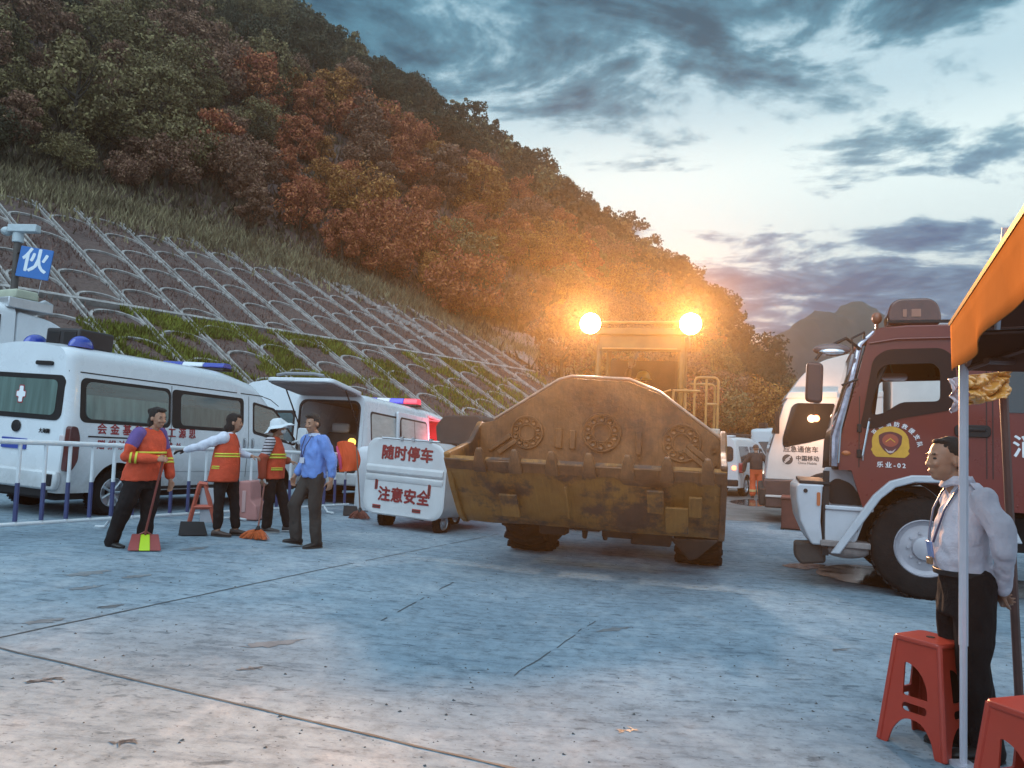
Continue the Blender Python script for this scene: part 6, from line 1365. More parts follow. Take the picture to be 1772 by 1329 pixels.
def stool(M, label, k=1.0):
    M = M @ Matrix.Diagonal((1.0, 1.0, k, 1))
    root = thing('plastic_stool', label, 'stool', M, 'red plastic stools'); m = mat('red_plastic', (.40, .040, .022), .35, coat=.15, var=.08, vscale=5)
    H = .46; wt, wb = .125, .185
    for k in range(4):
        a = k * math.pi / 2; nrm = Vector((math.cos(a), math.sin(a), 0)); sd = Vector((-math.sin(a), math.cos(a), 0)); o = nrm * wb; up = (nrm * (wt - wb) + Vector((0, 0, H)))
        hz = up.length; Mx = axes(o, sd, up); f = lambda z: wb + (wt - wb) * z / hz
        outer = roundpoly([(-f(0), 0), (-f(0) + .055, 0), (-f(.1) + .065, .07), (-.05, .13), (.05, .13), (f(.1) - .065, .07), (f(0) - .055, 0), (f(0), 0), (f(hz), hz), (-f(hz), hz)], [.005, .01, .03, .05, .05, .03, .01, .005, .005, .005])
        dh = [(-.06, .225)] + [(-.06, .365)] + [(-.06 + .135 * math.sin(R(t)), .225 + .14 * math.cos(R(t))) for t in range(8, 90, 9)] + [(.075, .225)]
        slot = rrect(-.06, .075, .160, .195, .016)
        me = plate([outer, roundpoly(dh, .012), slot], .010, Mx @ Matrix.Translation((0, 0, -.010))); obj('side', me, m, root, bevel=.003, smooth=0, recalc=False)
    ed = MB()
    for sx in (-1, 1):
        for sy in (-1, 1): ed.tube([(sx * (wb - .006), sy * (wb - .006), 0.004), (sx * (wt - .006), sy * (wt - .006), H)], .016, 10)
    obj('corner_leg', ed, m, root)
    t = MB(); t.prism(rrect(-wt - .012, wt + .012, -wt - .012, wt + .012, .04), .022, Matrix.Translation((0, 0, H - .012))); s = obj('seat', t, m, root, bevel=.008, segs=3)
    h = MB(); h.cyl((0, 0, H + .008), (0, 0, H + .012), .022, 16); obj('seat_hole', h, M_black, s)
    return root
def stools():
    q = G(1610, 1290); stool(frame(q.x, q.y, -30), 'tall red plastic stool with a D-shaped hole, beside the tent pole', 1.22)
    stool(frame(2.12, 3.06, -20), 'red plastic stool nearest the camera, cut by the lower right corner', 1.2)
stools()

def tent():
    m_o = mat('canopy_orange', (.27, .125, .045), 1.0, spec=0.0, var=.14, vscale=2.0, bump=.3, bscale=3); pole = mat('pole_white', (.60, .58, .64), .35, coat=.2, var=.08, vscale=5, metal=.2); pd = mat('pole_dark', (.10, .045, .035), .45, var=.25, vscale=6)
    e1 = Vector((-.43, -.9, 0)).normalized(); e2 = Vector((.9, -.43, 0)).normalized(); C1 = P(1657, 640, 3.75); zb = C1.z; zt = P(1657, 562, 3.75).z; c = Vector((C1.x, C1.y, 0))
    root = thing('tent', 'orange canopy tent on slim poles at the right edge', 'tent', Matrix.Translation((c.x, c.y, gz(c.x, c.y)))); g0 = gz(c.x, c.y)
    def Q(a, b, z): v = e1 * a + e2 * b; return Vector((v.x, v.y, z - g0))
    LA, LB = 3.6, 3.0
    # roof: hipped, sagging a little between the eaves
    ap0, ap1 = (1.2, 1.5, zt + .95), (2.4, 1.5, zt + .95); rf = MB(); RFS = [rf]
    def grid(a, b, c_, d_, n=8, rf=None):
        rf = rf or RFS[-1]; rg = []
        for i in range(n + 1):
            t = i / n; p = Q(*a).lerp(Q(*d_), t); q = Q(*b).lerp(Q(*c_), t); rg.append([p.lerp(q, j / n) - Vector((0, 0, .05 * math.sin(math.pi * j / n) * math.sin(math.pi * t))) for j in range(n + 1)])
        rf.rings(rg, closed=False, caps=False)
    grid((0, 0, zt), (LA, 0, zt), ap1, ap0); grid((LA, LB, zt), (0, LB, zt), ap0, ap1); grid((0, LB, zt), (0, 0, zt), ap0, ap0); grid((LA, 0, zt), (LA, LB, zt), ap1, ap1)
    o = obj('canopy_roof', rf, m_o, root, smooth=40); s = o.modifiers.new('t', 'SOLIDIFY'); s.thickness = .004
    # valance hanging from the eave, rippled
    def val(p0, p1, nm, drop, mm=None):
        mb = MB(); rg = []; n = 40
        for i in range(n + 1):
            t = i / n; a = p0[0] + (p1[0] - p0[0]) * t; b = p0[1] + (p1[1] - p0[1]) * t; w = .018 * math.sin(t * 23) + .012 * mnoise.noise(Vector((t * 9, 1, 2))); nx = (p1[1] - p0[1], -(p1[0] - p0[0])); ln = math.hypot(*nx)
            rg.append([Q(a + nx[0] / ln * w * f, b + nx[1] / ln * w * f, zt + .0 + (-drop - .02 * math.sin(t * 11)) * f) for f in (0, .25, .5, .75, 1)])
        mb.rings(rg, closed=False, caps=False); o = obj(nm, mb, mm or m_o, root, smooth=60); s = o.modifiers.new('t', 'SOLIDIFY'); s.thickness = .004
    val((-.02, -.02), (LA, -.02), 'valance', zt - zb); val((-.02, 0), (-.02, LB), 'valance', zt - zb, mat('unlit_maroon', (.085, .034, .026), .8, var=.2))  # far valance coloured dark to stand for its unlit inner face
    ln = MB(); RFS.append(ln); sv = zt; zt -= .03; grid((0.05, 0.05, zt), (LA, 0.05, zt), (2.4, 1.5, zt + .93), (1.2, 1.5, zt + .93)); grid((LA, LB, zt), (0.05, LB, zt), (1.2, 1.5, zt + .93), (2.4, 1.5, zt + .93)); grid((0.05, LB, zt), (0.05, 0.05, zt), (1.2, 1.5, zt + .93), (1.2, 1.5, zt + .93)); zt = sv; obj('unlit_underside', ln, mat('unlit_maroon', (.085, .034, .026), .8), root, smooth=40)  # extra dark sheet under the roof, shade put into its colour
    hem = MB(); hem.tube([Q(-.02, -.022, zt + .01), Q(LA, -.022, zt + .01)], .012, 6); obj('eave_piping', hem, M_black, root)
    # frame: poles, eave bars, struts
    def tube(pts, r_, m, nm): mb = MB(); mb.tube(pts, r_, 8); return obj(nm, mb, m, root)
    ft = G(1667, 1328); tb = MB(); p0 = Vector((ft.x - c.x, ft.y - c.y, 0.0)); p1 = Q(.02, .03, zt - .05); pm = p0.lerp(p1, .28)
    tube([p0, pm], .018, pole, 'leg'); tube([pm, p1], .022, pole, 'leg'); fp = MB(); fp.box((p0.x, p0.y, .01), (.10, .10, .02)); obj('foot_plate', fp, pole, root)
    bx = P(1749, 800, 4.45); b0 = Vector((bx.x - c.x, bx.y - c.y, gz(bx.x, bx.y) - g0)); tube([b0, Vector((b0.x - .03, b0.y, zb - g0 + .10))], .024, pd, 'leg')
    for (a, b) in ((LA - .05, .05), (LA - .05, LB - .05), (.05, LB - .05)): q = Q(a, b, zt); gq = gz(c.x + q.x, c.y + q.y) - g0; tube([Vector((q.x, q.y, gq)), q], .022, pole, 'leg')
    tube([p1, Q(LA, .03, zt - .05)], .014, pd, 'eave_bar'); tube([p1, Q(.02, LB, zt - .05)], .014, pd, 'eave_bar'); tube([Q(.04, .04, zb + .02), Q(.9, .06, zt + .05)], .013, pd, 'strut'); tube([Q(.04, .04, zb + .0), Q(.10, .9, zt + .08)], .013, pd, 'strut'); tube([Q(.55, .10, zb + .12), Q(.70, .12, zt + .30)], .012, pole, 'strut')
    tube([Q(.2, .1, zb + .02), Q(-.25, .4, zb + .05)], .016, pd, 'eave_bar')
    return root, Q
tent()
def plastic_sheet():
    """crumpled orange and white sheet hung between the tent poles"""
    root = thing('plastic_sheet', 'crumpled shiny orange plastic sheet hung between the two tent poles', 'plastic sheet', Matrix.Translation((2.74, 4.42, gz(2.74, 4.4))))
    def part(x0, x1, Y, yt0, yt1, yb0, yb1, m, nm):
        V = []; nx, nz = 60, 34; o = root.matrix_world.translation
        for j in range(nz + 1):
            for i in range(nx + 1):
                u = i / nx; v = j / nz; px = x0 + (x1 - x0) * u; py = (yt0 + (yt1 - yt0) * u) * (1 - v) + (yb0 + (yb1 - yb0) * u) * v; py += 3.5 * mnoise.noise(Vector((u * 5, v * 2, 7))) * v
                f = (abs(mnoise.noise(Vector((u * 2.6 + v * 1.5, v * 2.2 - u, 1)))) * .11 + abs(mnoise.noise(Vector((u * 7 - v * 3, v * 4 + u * 2, 4)))) * .045)
                p = P(px, py, Y) - o; p.y -= f; V.append(p)
        idx = []
        for j in range(nz):
            for i in range(nx): a = j * (nx + 1) + i; idx += [a, a + 1, a + nx + 2, a + nx + 1]
        ob = obj(nm, numpy_mesh(nm, [tuple(p) for p in V], 4, idx), m, root, smooth=50, recalc=False); s = ob.modifiers.new('t', 'SOLIDIFY'); s.thickness = .003; return ob
    part(1668, 1742, 4.42, 650, 643, 702, 688, mat('sheet_orange', (.60, .27, .06), .22, coat=.6), 'orange_sheet'); part(1640, 1664, 4.50, 656, 650, 716, 702, mat('sheet_pale', (.50, .40, .42), .25, coat=.5), 'pale_sheet')
plastic_sheet()

# orange A-frame stand and pale pink plastic block behind the barrier
def back_of_barrier():
    q = G(328, 920); q = Vector((q.x - .1, q.y + .55, 0)); root = thing('folding_stand', 'orange folding A-frame stand leaning behind the barrier', 'folding stand', Matrix.Translation((q.x, q.y, gz(q.x, q.y)))); m = mat('stand_orange', (.48, .10, .06), .45, var=.2)
    def fr(pts, nm='leg'): mb = MB(); rg = []; mb.tube(pts, .038, 4); return obj(nm, mb, m, root, bevel=.008)
    fr([(-.16, 0, 0), (-.02, 0, .62)]); fr([(.22, .05, 0), (.04, .03, .62)]); fr([(-.10, 0, .28), (.16, .04, .28)], 'cross_bar'); fr([(-.04, 0, .62), (.08, .03, .60)], 'top_bar')
    w = MB(); w.box((.08, .06, .30), (.22, .02, .5), Matrix.Rotation(.12, 3, 'X')); obj('white_panel', w, M_lgrey, root, bevel=.005)
    q = G(412, 905); q = Vector((q.x - .05, q.y + .6, 0)); root = thing('water_barrier', 'pale pink plastic water-filled road block behind the barrier', 'road block', Matrix.Translation((q.x, q.y, gz(q.x, q.y)))); m = mat('block_pink', (.50, .22, .20), .5, var=.15)
    b = MB(); b.prism(roundpoly([(-.22, 0), (.22, 0), (.20, .22), (.11, .32), (.10, .62), (-.10, .62), (-.11, .32), (-.20, .22)], .03), .5, axes((0, .25, 0), (1, 0, 0), (0, 0, 1))); o = obj('block', b, m, root, bevel=.02); g = MB(); g.box((0, -.255, .30), (.06, .02, .34)); obj('rib', g, mat('block_pale', (.58, .36, .34), .5), o, bevel=.008)
back_of_barrier()

def hung_vest():
    """spare orange vest hung over the barrier's end post"""
    c = P(606, 790, 14.2); root = thing('orange_vest', 'bright orange work vest hung over the end of the barrier', 'vest', Matrix.Translation((c.x, c.y, gz(c.x, c.y)))); z0 = gz(c.x, c.y); V = []; nx, nz = 34, 40; top = 1.30
    g = lambda px, py: P(px, py, 14.2)
    for j in range(nz + 1):
        for i in range(nx + 1):
            u = i / nx; v = j / nz; px = (583 + 4 * v) * (1 - u) + (612 + 12 * math.sin(math.pi * v * .8)) * u; py = (766 - 3 * math.sin(math.pi * u)) * (1 - v) + (817 - 3 * u) * v
            p = g(px, py) - root.matrix_world.translation; r_ = .13 * math.sin(math.pi * u) ** .7 + .03 * mnoise.noise(Vector((u * 4, v * 1.5, 3))) + .02 * mnoise.noise(Vector((u * 11, v * 3, 1))); V.append((p.x, p.y - r_, p.z))
    idx = []
    for j in range(nz):
        for i in range(nx): a = j * (nx + 1) + i; idx += [a, a + 1, a + nx + 2, a + nx + 1]
    o = obj('vest_cloth', numpy_mesh('v', V, 4, idx), mat('vest_bright', (.72, .085, .020), .7, var=.12, vscale=4), root, smooth=60, recalc=False); s = o.modifiers.new('t', 'SOLIDIFY'); s.thickness = .012; s.offset = 1
    pk = MB(); a = g(584, 772) - root.matrix_world.translation; b = g(592, 812) - root.matrix_world.translation; pk.tube([a + Vector((0, -.05, 0)), (a + b) / 2 + Vector((.02, -.09, 0)), b + Vector((0, -.05, 0))], [.02, .04, .025], 8); obj('pink_lining', pk, mat('lining_pink', (.60, .06, .16), .7), root)
    c = P(633, 800, 14.9); root = thing('white_sack', 'white sack hanging beside the orange vest', 'sack', Matrix.Translation((c.x, c.y, gz(c.x, c.y)))); mb = MB(); h = c.z - gz(c.x, c.y)
    mb.rings([[Vector((rx * math.cos(2 * math.pi * k / 20) + .02 * mnoise.noise(Vector((k, z * 3, 1))), rx * .6 * math.sin(2 * math.pi * k / 20), z)) for k in range(20)] for z, rx in ((0.02, .16), (.12, .20), (.45, .19), (.8, .18), (h + .2, .17), (h + .30, .12), (h + .32, .04))]); obj('sack_cloth', mb, mat('sack_white', (.62, .63, .66), .8, var=.1), root, smooth=60)
hung_vest()

# ================================================================== PEOPLE
def remesh(mb, voxel, smooth=4, fold=0.0, fs=(9, 9, 5), seed=0):
    me = bpy.data.meshes.new('tmp'); me.from_pydata(mb.v, [], mb.f); bm = bmesh.new(); bm.from_mesh(me); bmesh.ops.recalc_face_normals(bm, faces=bm.faces); bm.to_mesh(me); bm.free()
    o = bpy.data.objects.new('tmp', me); COL.objects.link(o); r = o.modifiers.new('r', 'REMESH'); r.mode = 'VOXEL'; r.voxel_size = voxel; r.use_smooth_shade = True
    if smooth: s = o.modifiers.new('s', 'SMOOTH'); s.iterations = smooth; s.factor = .5
    bpy.context.view_layer.update(); out = bpy.data.meshes.new_from_object(o.evaluated_get(bpy.context.evaluated_depsgraph_get())); bpy.data.objects.remove(o)
    if fold:
        n = len(out.vertices); co = np.empty(n * 3, np.float32); out.vertices.foreach_get('co', co); nn = np.empty(n * 3, np.float32); out.vertices.foreach_get('normal', nn); co = co.reshape(-1, 3); nn = nn.reshape(-1, 3); d = np.empty(n)
        for i in range(n): c = co[i]; d[i] = mnoise.noise(Vector((c[0] * fs[0] + seed, c[1] * fs[1], c[2] * fs[2] + c[0] * 6))) + .5 * mnoise.noise(Vector((c[0] * fs[0] * 2.3, c[1] * fs[1] * 2.3 + seed, c[2] * fs[2] * 2.6 + c[1] * 8)))
        co += nn * (d * fold)[:, None]; out.vertices.foreach_set('co', co.ravel()); out.update()
    return out
def limb(mb, pts, rad, n=12):
    pts = [Vector(p) for p in pts]; mb.tube(pts, list(rad), n)
    for p, r in zip(pts, rad): mb.sphere(p, r, n, 8)
def ell(mb, rings, n=20):
    """loft of horizontal ellipses (cx, cy, z, rx, ry)"""
    mb.rings([[Vector((cx + rx * math.cos(2 * math.pi * k / n), cy + ry * math.sin(2 * math.pi * k / n), z)) for k in range(n)] for cx, cy, z, rx, ry in rings])
def hand(mb, wrist, d, pn, side, curl=.35, s=1.0, spread=.12):
    """wrist point, pointing direction d, palm normal pn; five separate fingers"""
    w = Vector(wrist); d = Vector(d).normalized(); pn = Vector(pn); pn = (pn - d * pn.dot(d)).normalized(); l = d.cross(pn) * side       # l points to the thumb side
    rg = []
    for f, wd, th in ((0, .024, .019), (.03, .034, .017), (.065, .040, .015), (.088, .040, .012)): rg.append([w + d * f * s + (l * math.cos(2 * math.pi * k / 12) * wd + pn * math.sin(2 * math.pi * k / 12) * th) * s for k in range(12)])
    mb.rings(rg)
    for i, (o, L, r) in enumerate(((.030, .070, .0088), (.010, .078, .0092), (-.011, .072, .0088), (-.031, .056, .0078))):
        p = w + (d * .082 + l * o) * s; dd = (d + l * (o * spread * 8)).normalized(); pts = [p - d * .01 * s]; a = 0
        for k, q in enumerate((.45, .32, .25)):
            a += curl * (1.0 + .25 * i * .3) * (1 if k else .8); v = dd * math.cos(a) + pn * math.sin(a); p = p + v * L * q * s; pts.append(p)
        limb(mb, pts, [r * s, r * s, r * .92 * s, r * .78 * s], 8)
    p0 = w + (d * .025 + l * .026) * s; p1 = p0 + (d * .55 + l * .75 + pn * .25).normalized() * .036 * s; p2 = p1 + (d * .85 + l * .25 + pn * (.2 + curl * .6)).normalized() * .032 * s; p3 = p2 + (d * .9 - l * .1 + pn * (.2 + curl)).normalized() * .024 * s; limb(mb, [p0, p1, p2, p3], [.013 * s, .011 * s, .0098 * s, .008 * s], 8)
SKIN = mat('skin', (.34, .17, .105), .5, var=.1, vscale=8); HAIR = mat('black_hair', (.012, .009, .008), .6, var=.5, vscale=20, stretch=(1, 1, 6), bump=1.0, bscale=90); EYE = mat('eye_dark', (.015, .01, .01), .15); LIP = mat('lip', (.26, .085, .07), .5)
VEST = mat('vest_orange', (.55, .058, .018), .75, var=.3, vscale=5, bump=.9, bscale=11); TAPE = mat('reflective_tape', (.62, .60, .05), .45, emit=None); TAPEW = mat('tape_silver', (.55, .55, .50), .35, metal=.3); BLK = mat('dark_trousers', (.012, .011, .012), .85, var=.4, bump=.8, bscale=12, spec=.2); SHOE = mat('shoe_black', (.016, .014, .013), .5, var=.3)
def head_parts(mb, H):
    """head in its own frame: x forward, y left, z up, centre between the ears"""
    def S(c, r, n=18, m=12): t = MB(); t.sphere(c, r, n, m); t.xf(H); mb.add(t.v, t.f)
    S((-.008, 0, .035), (.096, .078, .092)); S((.022, 0, -.035), (.068, .062, .078)); S((.040, 0, -.088), (.040, .036, .026)); S((.03, 0, .0), (.066, .066, .075))
    S((.078, 0, .030), (.016, .050, .014)); S((.078, .034, -.025), (.018, .022, .018)); S((.078, -.034, -.025), (.018, .022, .018))
    t = MB(); t.tube([(.086, 0, .022), (.099, 0, -.012), (.106, 0, -.028), (.090, 0, -.035)], [.008, .010, .0105, .008], 8); t.sphere((.095, .010, -.032), .0075, 8, 6); t.sphere((.095, -.010, -.032), .0075, 8, 6); t.xf(H); mb.add(t.v, t.f)
    S((.086, 0, -.060), (.012, .024, .007)); S((.084, 0, -.069), (.012, .020, .007))
    for y in (-1, 1): S((-.012, y * .078, -.005), (.020, .010, .032)); S((-.004, y * .083, -.012), (.010, .009, .016))
def face(root, H, s=1.0, mask=False):
    def ob(nm, c, r, m): t = MB(); t.sphere(c, r, 12, 8); t.xf(H); return obj(nm, t, m, root)
    for y in (-1, 1): ob('eye', (.079, y * .031, .006), (.010, .015, .0075), EYE); ob('eyebrow', (.087, y * .032, .030), (.008, .019, .005), HAIR)
    if not mask: ob('mouth', (.0925, 0, -.0645), (.0045, .016, .0028), LIP)
def hframe(p, yaw=0, pitch=0, roll=0, s=1.0): return Matrix.Translation(p) @ Matrix.Rotation(R(yaw), 4, 'Z') @ Matrix.Rotation(R(pitch), 4, 'Y') @ Matrix.Rotation(R(roll), 4, 'X') @ Matrix.Scale(s, 4)
def leg_parts(mb, hip, knee, ankle, r=(.085, .058, .042)): limb(mb, [hip, Vector(hip).lerp(Vector(knee), .5), knee, Vector(knee).lerp(Vector(ankle), .35), ankle], [r[0], r[0] * .88, r[1], r[1] * .98, r[2]])
def shoe(root, ankle, yaw, m=SHOE, sole=None, L=.27, w=.045, pitch=0):
    a = Vector(ankle); Mx = Matrix.Translation((a.x, a.y, 0 if pitch == 0 else a.z - .09)) @ Matrix.Rotation(R(yaw), 4, 'Z') @ Matrix.Rotation(R(pitch), 4, 'Y'); mb = MB(); rg = []
    for x, hw, h in ((-.075, .028, .05), (-.07, .038, .085), (-.03, .042, .105), (.02, .042, .095), (.07, .046, .07), (.13, .050, .055), (.175, .040, .045), (.195, .02, .03)):
        x = x * L / .27; rg.append([Vector((x, hw * w / .045 * math.cos(2 * math.pi * k / 14), .012 + max(0, (h - .012) * .5 * (1 + math.sin(2 * math.pi * k / 14))))) for k in range(14)])
    mb.rings(rg); mb.xf(Mx); o = obj('shoe', mb, m, root, smooth=50)
    s = MB(); s.prism([(-.08, -.032), (-.02, -.040), (.08, -.046), (.16, -.042), (.20, -.01), (.20, .01), (.16, .042), (.08, .046), (-.02, .040), (-.08, .032)], .016, Mx); obj('sole', s, sole or mat('sole_dark', (.03, .028, .026), .7), o, bevel=.004)
def vest_set(root, prof, m, bands, seed, open_front=False, voxel=.011, name='vest'):
    mb = MB(); ell(mb, prof, 28); o = obj(name, remesh(mb, voxel, 3, .014, seed=seed), m, root, smooth=60, recalc=False)
    def at(z):
        for a, b in zip(prof, prof[1:]):
            lo, hi = (a, b) if a[2] < b[2] else (b, a)
            if lo[2] <= z <= hi[2]: t = (z - lo[2]) / max(1e-6, hi[2] - lo[2]); return [lo[i] + (hi[i] - lo[i]) * t for i in range(5)]
    for z0, z1, mm, a0, a1 in bands:
        b = MB(); rg = []
        for z in (z0, z1):
            cx, cy, _, rx, ry = at(z); rg.append([Vector((cx + (rx + .010) * math.cos(R(a)), cy + (ry + .010) * math.sin(R(a)), z)) for a in np.linspace(a0, a1, 40)])
        b.rings(rg, closed=False, caps=False); q = obj('reflective_stripe', b, mm, o, smooth=60); s = q.modifiers.new('t', 'SOLIDIFY'); s.thickness = .004; s.offset = 1
    return o
def person(label, M, group=None): return thing('person', label, 'person', M, group)

GRP = 'road sweepers in orange vests'
def woman1():
    q = G(240, 948); M = frame(q.x, q.y, 103, level=True) @ Matrix.Scale(.965, 4); root = person('woman in orange vest and purple top leaning on a dustpan handle', M, GRP)
    hc = Vector((.16, 0, 1.545)); H = hframe(hc, -12, 6); body = MB(); head_parts(body, H); limb(body, [(.09, 0, 1.36), (.13, 0, 1.45)], [.06, .056])
    ell(body, [(.0, 0, .86, .11, .15), (.02, 0, 1.0, .12, .15), (.05, 0, 1.2, .12, .16), (.07, 0, 1.36, .08, .13)])
    rw, lw = Vector((.27, -.12, 1.06)), Vector((.20, .24, .80))
    limb(body, [(.06, -.19, 1.36), (-.01, -.29, 1.10), rw], [.05, .042, .026]); limb(body, [(.06, .19, 1.36), (.10, .28, 1.08), lw], [.05, .042, .026])
    hand(body, rw, (.8, .5, .05), (.3, .7, -.2), 1, .75); hand(body, lw, (.15, -.1, -1), (0, -1, 0), -1, .35)
    for hp, kn, an in (((.0, -.10, .88), (-.13, -.12, .48), (-.26, -.13, .09)), ((.02, .10, .88), (.02, .12, .48), (-.04, .12, .09))): leg_parts(body, hp, kn, an)
    obj('body', remesh(body, .0085, 3), SKIN, root, smooth=60, recalc=False); face(root, H)
    tr = MB(); ell(tr, [(-.01, 0, .70, .12, .16), (0, 0, .86, .15, .19), (.02, 0, 1.0, .15, .19)])
    for hp, kn, an in (((.0, -.10, .86), (-.13, -.12, .48), (-.27, -.13, .08)), ((.02, .10, .86), (.02, .12, .48), (-.04, .12, .08))): limb(tr, [hp, Vector(hp).lerp(Vector(kn), .5), kn, Vector(kn).lerp(Vector(an), .6), an], [.125, .115, .098, .085, .078])
    obj('trousers', remesh(tr, .012, 2, .018, seed=3), BLK, root, smooth=60, recalc=False)
    tp = MB(); ell(tp, [(.02, 0, .95, .14, .18), (.05, 0, 1.2, .15, .19), (.06, 0, 1.36, .10, .16), (.085, 0, 1.43, .065, .08)]); limb(tp, [(.06, -.18, 1.36), (.025, -.25, 1.23)], [.085, .075]); limb(tp, [(.06, .18, 1.36), (.07, .25, 1.20)], [.085, .075]); obj('purple_top', remesh(tp, .011, 2, .006, seed=5), mat('top_purple', (.12, .07, .24), .8, var=.1, bump=.8, bscale=11), root, smooth=60, recalc=False)
    for nm, pts in (('oversleeve', [(.025, -.265, 1.20), (-.005, -.295, 1.09), Vector((-.005, -.295, 1.09)).lerp(rw, .55), rw - Vector((.02, -.01, 0))]), ('oversleeve', [(.07, .262, 1.18), (.10, .28, 1.08), Vector((.10, .28, 1.08)).lerp(lw, .8)])):
        sl = MB(); limb(sl, pts, [.070, .068, .060, .048][:len(pts)]); so_ = obj(nm, remesh(sl, .011, 2, .006, seed=9), VEST, root, smooth=60, recalc=False)
        for f0 in (.12, .30):
            a = Vector(pts[1]).lerp(Vector(pts[-1]), f0); d = (Vector(pts[-1]) - Vector(pts[1])).normalized(); b = MB(); b.tube([a, a + d * .022], .072, 18); obj('reflective_stripe', b, TAPE, so_)
    vest_set(root, [(-.03, 0, .80, .205, .235), (-.01, 0, .90, .20, .23), (.02, 0, 1.02, .195, .22), (.05, 0, 1.18, .185, .215), (.065, 0, 1.30, .155, .195), (.075, 0, 1.39, .095, .145), (.08, 0, 1.43, .06, .08)], VEST, [(1.08, 1.105, TAPE, -170, 170), (1.125, 1.15, TAPE, -170, 170)], 1)
    hr = MB(); t = MB(); t.sphere((-.026, 0, .045), (.098, .087, .098), 18, 12); t.sphere((-.05, 0, -.01), (.07, .080, .09)); t.sphere((-.125, 0, .075), (.05, .045, .045), 14, 10); t.tube([(-.14, 0, .08), (-.19, 0, .085)], [.03, .012], 8); t.sphere((-.05, 0, -.045), (.072, .087, .085)); t.sphere((.045, 0, .105), (.05, .062, .03)); t.xf(H); hr.add(t.v, t.f); obj('hair', remesh(hr, .008, 1, .004, (30, 30, 30)), HAIR, root, smooth=60, recalc=False)
    shoe(root, (-.27, -.13, .09), -8); shoe(root, (-.04, .12, .09), 5)
    hp = M @ (rw + Vector((.055, .05, .02))); d = G(249, 952); dustpan(d.x, d.y, 152, 'long-handled dustpan of red and yellow-green plastic held by the first sweeper', [mat('pan_red', (.26, .05, .045), .5, var=.15), mat('pan_green', (.42, .58, .02), .45), mat('pan_red', (.26, .05, .045), .5)], hp)
woman1()
def woman2():
    q = G(385, 927); M = frame(q.x, q.y, 88, level=True) @ Matrix.Scale(.97, 4); root = person('woman in open orange vest over a white shirt, arm stretched along the barrier', M, GRP)
    hc = Vector((.09, 0, 1.565)); H = hframe(hc, 14, 2); body = MB(); head_parts(body, H); limb(body, [(.03, 0, 1.38), (.06, 0, 1.46)], [.055, .052]); ell(body, [(.0, 0, .88, .10, .15), (.0, 0, 1.05, .10, .14), (.02, 0, 1.22, .11, .15), (.02, 0, 1.38, .07, .13)])
    rw, lw = Vector((-.57, -.06, 1.17)), Vector((.30, .18, 1.10))
    limb(body, [(.01, -.18, 1.37), (-.28, -.20, 1.24), rw], [.05, .042, .026]); limb(body, [(.01, .18, 1.37), (.08, .27, 1.14), lw], [.05, .042, .026]); hand(body, rw, (-1, .1, -.1), (0, 0, -1), -1, .3); hand(body, lw, (.9, -.2, -.1), (0, 0, -1), -1, .5)
    L = (((-.02, -.09, .90), (-.03, -.10, .48), (-.04, -.10, .09)), ((.02, .09, .90), (.10, .10, .48), (.14, .10, .09)))
    for l in L: leg_parts(body, *l)
    obj('body', remesh(body, .0085, 3), SKIN, root, smooth=60, recalc=False); face(root, H)
    gl = MB(); hand(gl, rw + Vector((.02, 0, 0)), (-1, .1, -.1), (0, 0, -1), -1, .3, 1.12); obj('glove', remesh(gl, .006, 1), M_black, root, smooth=60, recalc=False)
    tr = MB(); ell(tr, [(0, 0, .74, .11, .15), (0, 0, .88, .135, .175), (0, 0, 1.0, .125, .165)])
    for hp, kn, an in L: limb(tr, [hp, Vector(hp).lerp(Vector(kn), .5), kn, (Vector(an) + Vector((0, 0, .05)))], [.105, .092, .075, .065])
    obj('trousers', remesh(tr, .012, 2, .016, seed=13), BLK, root, smooth=60, recalc=False)
    sh = MB(); ell(sh, [(.02, 0, .98, .155, .165), (.02, 0, 1.2, .15, .17), (.02, 0, 1.36, .09, .15), (.03, 0, 1.44, .06, .07)]); limb(sh, [(.01, -.17, 1.36), (-.26, -.20, 1.245), Vector((-.28, -.20, 1.24)).lerp(rw, .85)], [.078, .066, .046]); limb(sh, [(.01, .17, 1.36), (.08, .27, 1.14), Vector((.08, .27, 1.14)).lerp(lw, .8)], [.078, .062, .045]); obj('white_shirt', remesh(sh, .011, 2, .015, seed=15), mat('shirt_white', (.62, .62, .70), .8, bump=.8, bscale=11), root, smooth=60, recalc=False)
    # open vest: shell with a gap down the front
    mb = MB(); prof = [(-.02, .74, .21, .235), (.0, .90, .195, .22), (.01, 1.08, .185, .205), (.015, 1.25, .165, .195), (.02, 1.36, .115, .16), (.03, 1.42, .075, .085)]; rg = []
    for cx, z, rx, ry in prof: rg.append([Vector((cx + rx * math.cos(R(a)) * (1 + .015 * math.sin(a * .11)), ry * math.sin(R(a)), z)) for a in np.linspace(-318, -8, 48)])
    mb.rings(rg, closed=False, caps=False); v = obj('vest', mb, VEST, root, smooth=60); s = v.modifiers.new('t', 'SOLIDIFY'); s.thickness = .014; s.offset = 0; sb = v.modifiers.new('s', 'SUBSURF'); sb.levels = sb.render_levels = 1
    def band(z0, z1, a0, a1, m):
        b = MB(); rg = []
        for z in (z0, z1):
            for p, q2 in zip(prof, prof[1:]):
                if p[1] <= z <= q2[1]: t = (z - p[1]) / (q2[1] - p[1]); c = [p[i] + (q2[i] - p[i]) * t for i in range(4)]
            rg.append([Vector((c[0] + (c[2] + .012) * math.cos(R(a)), (c[3] + .012) * math.sin(R(a)), z)) for a in np.linspace(a0, a1, 30)])
        b.rings(rg, closed=False, caps=False); o = obj('reflective_stripe', b, m, v); o.modifiers.new('t', 'SOLIDIFY').thickness = .004
    for z in (1.09, 1.125): band(z, z + .02, -128, -12, TAPE)
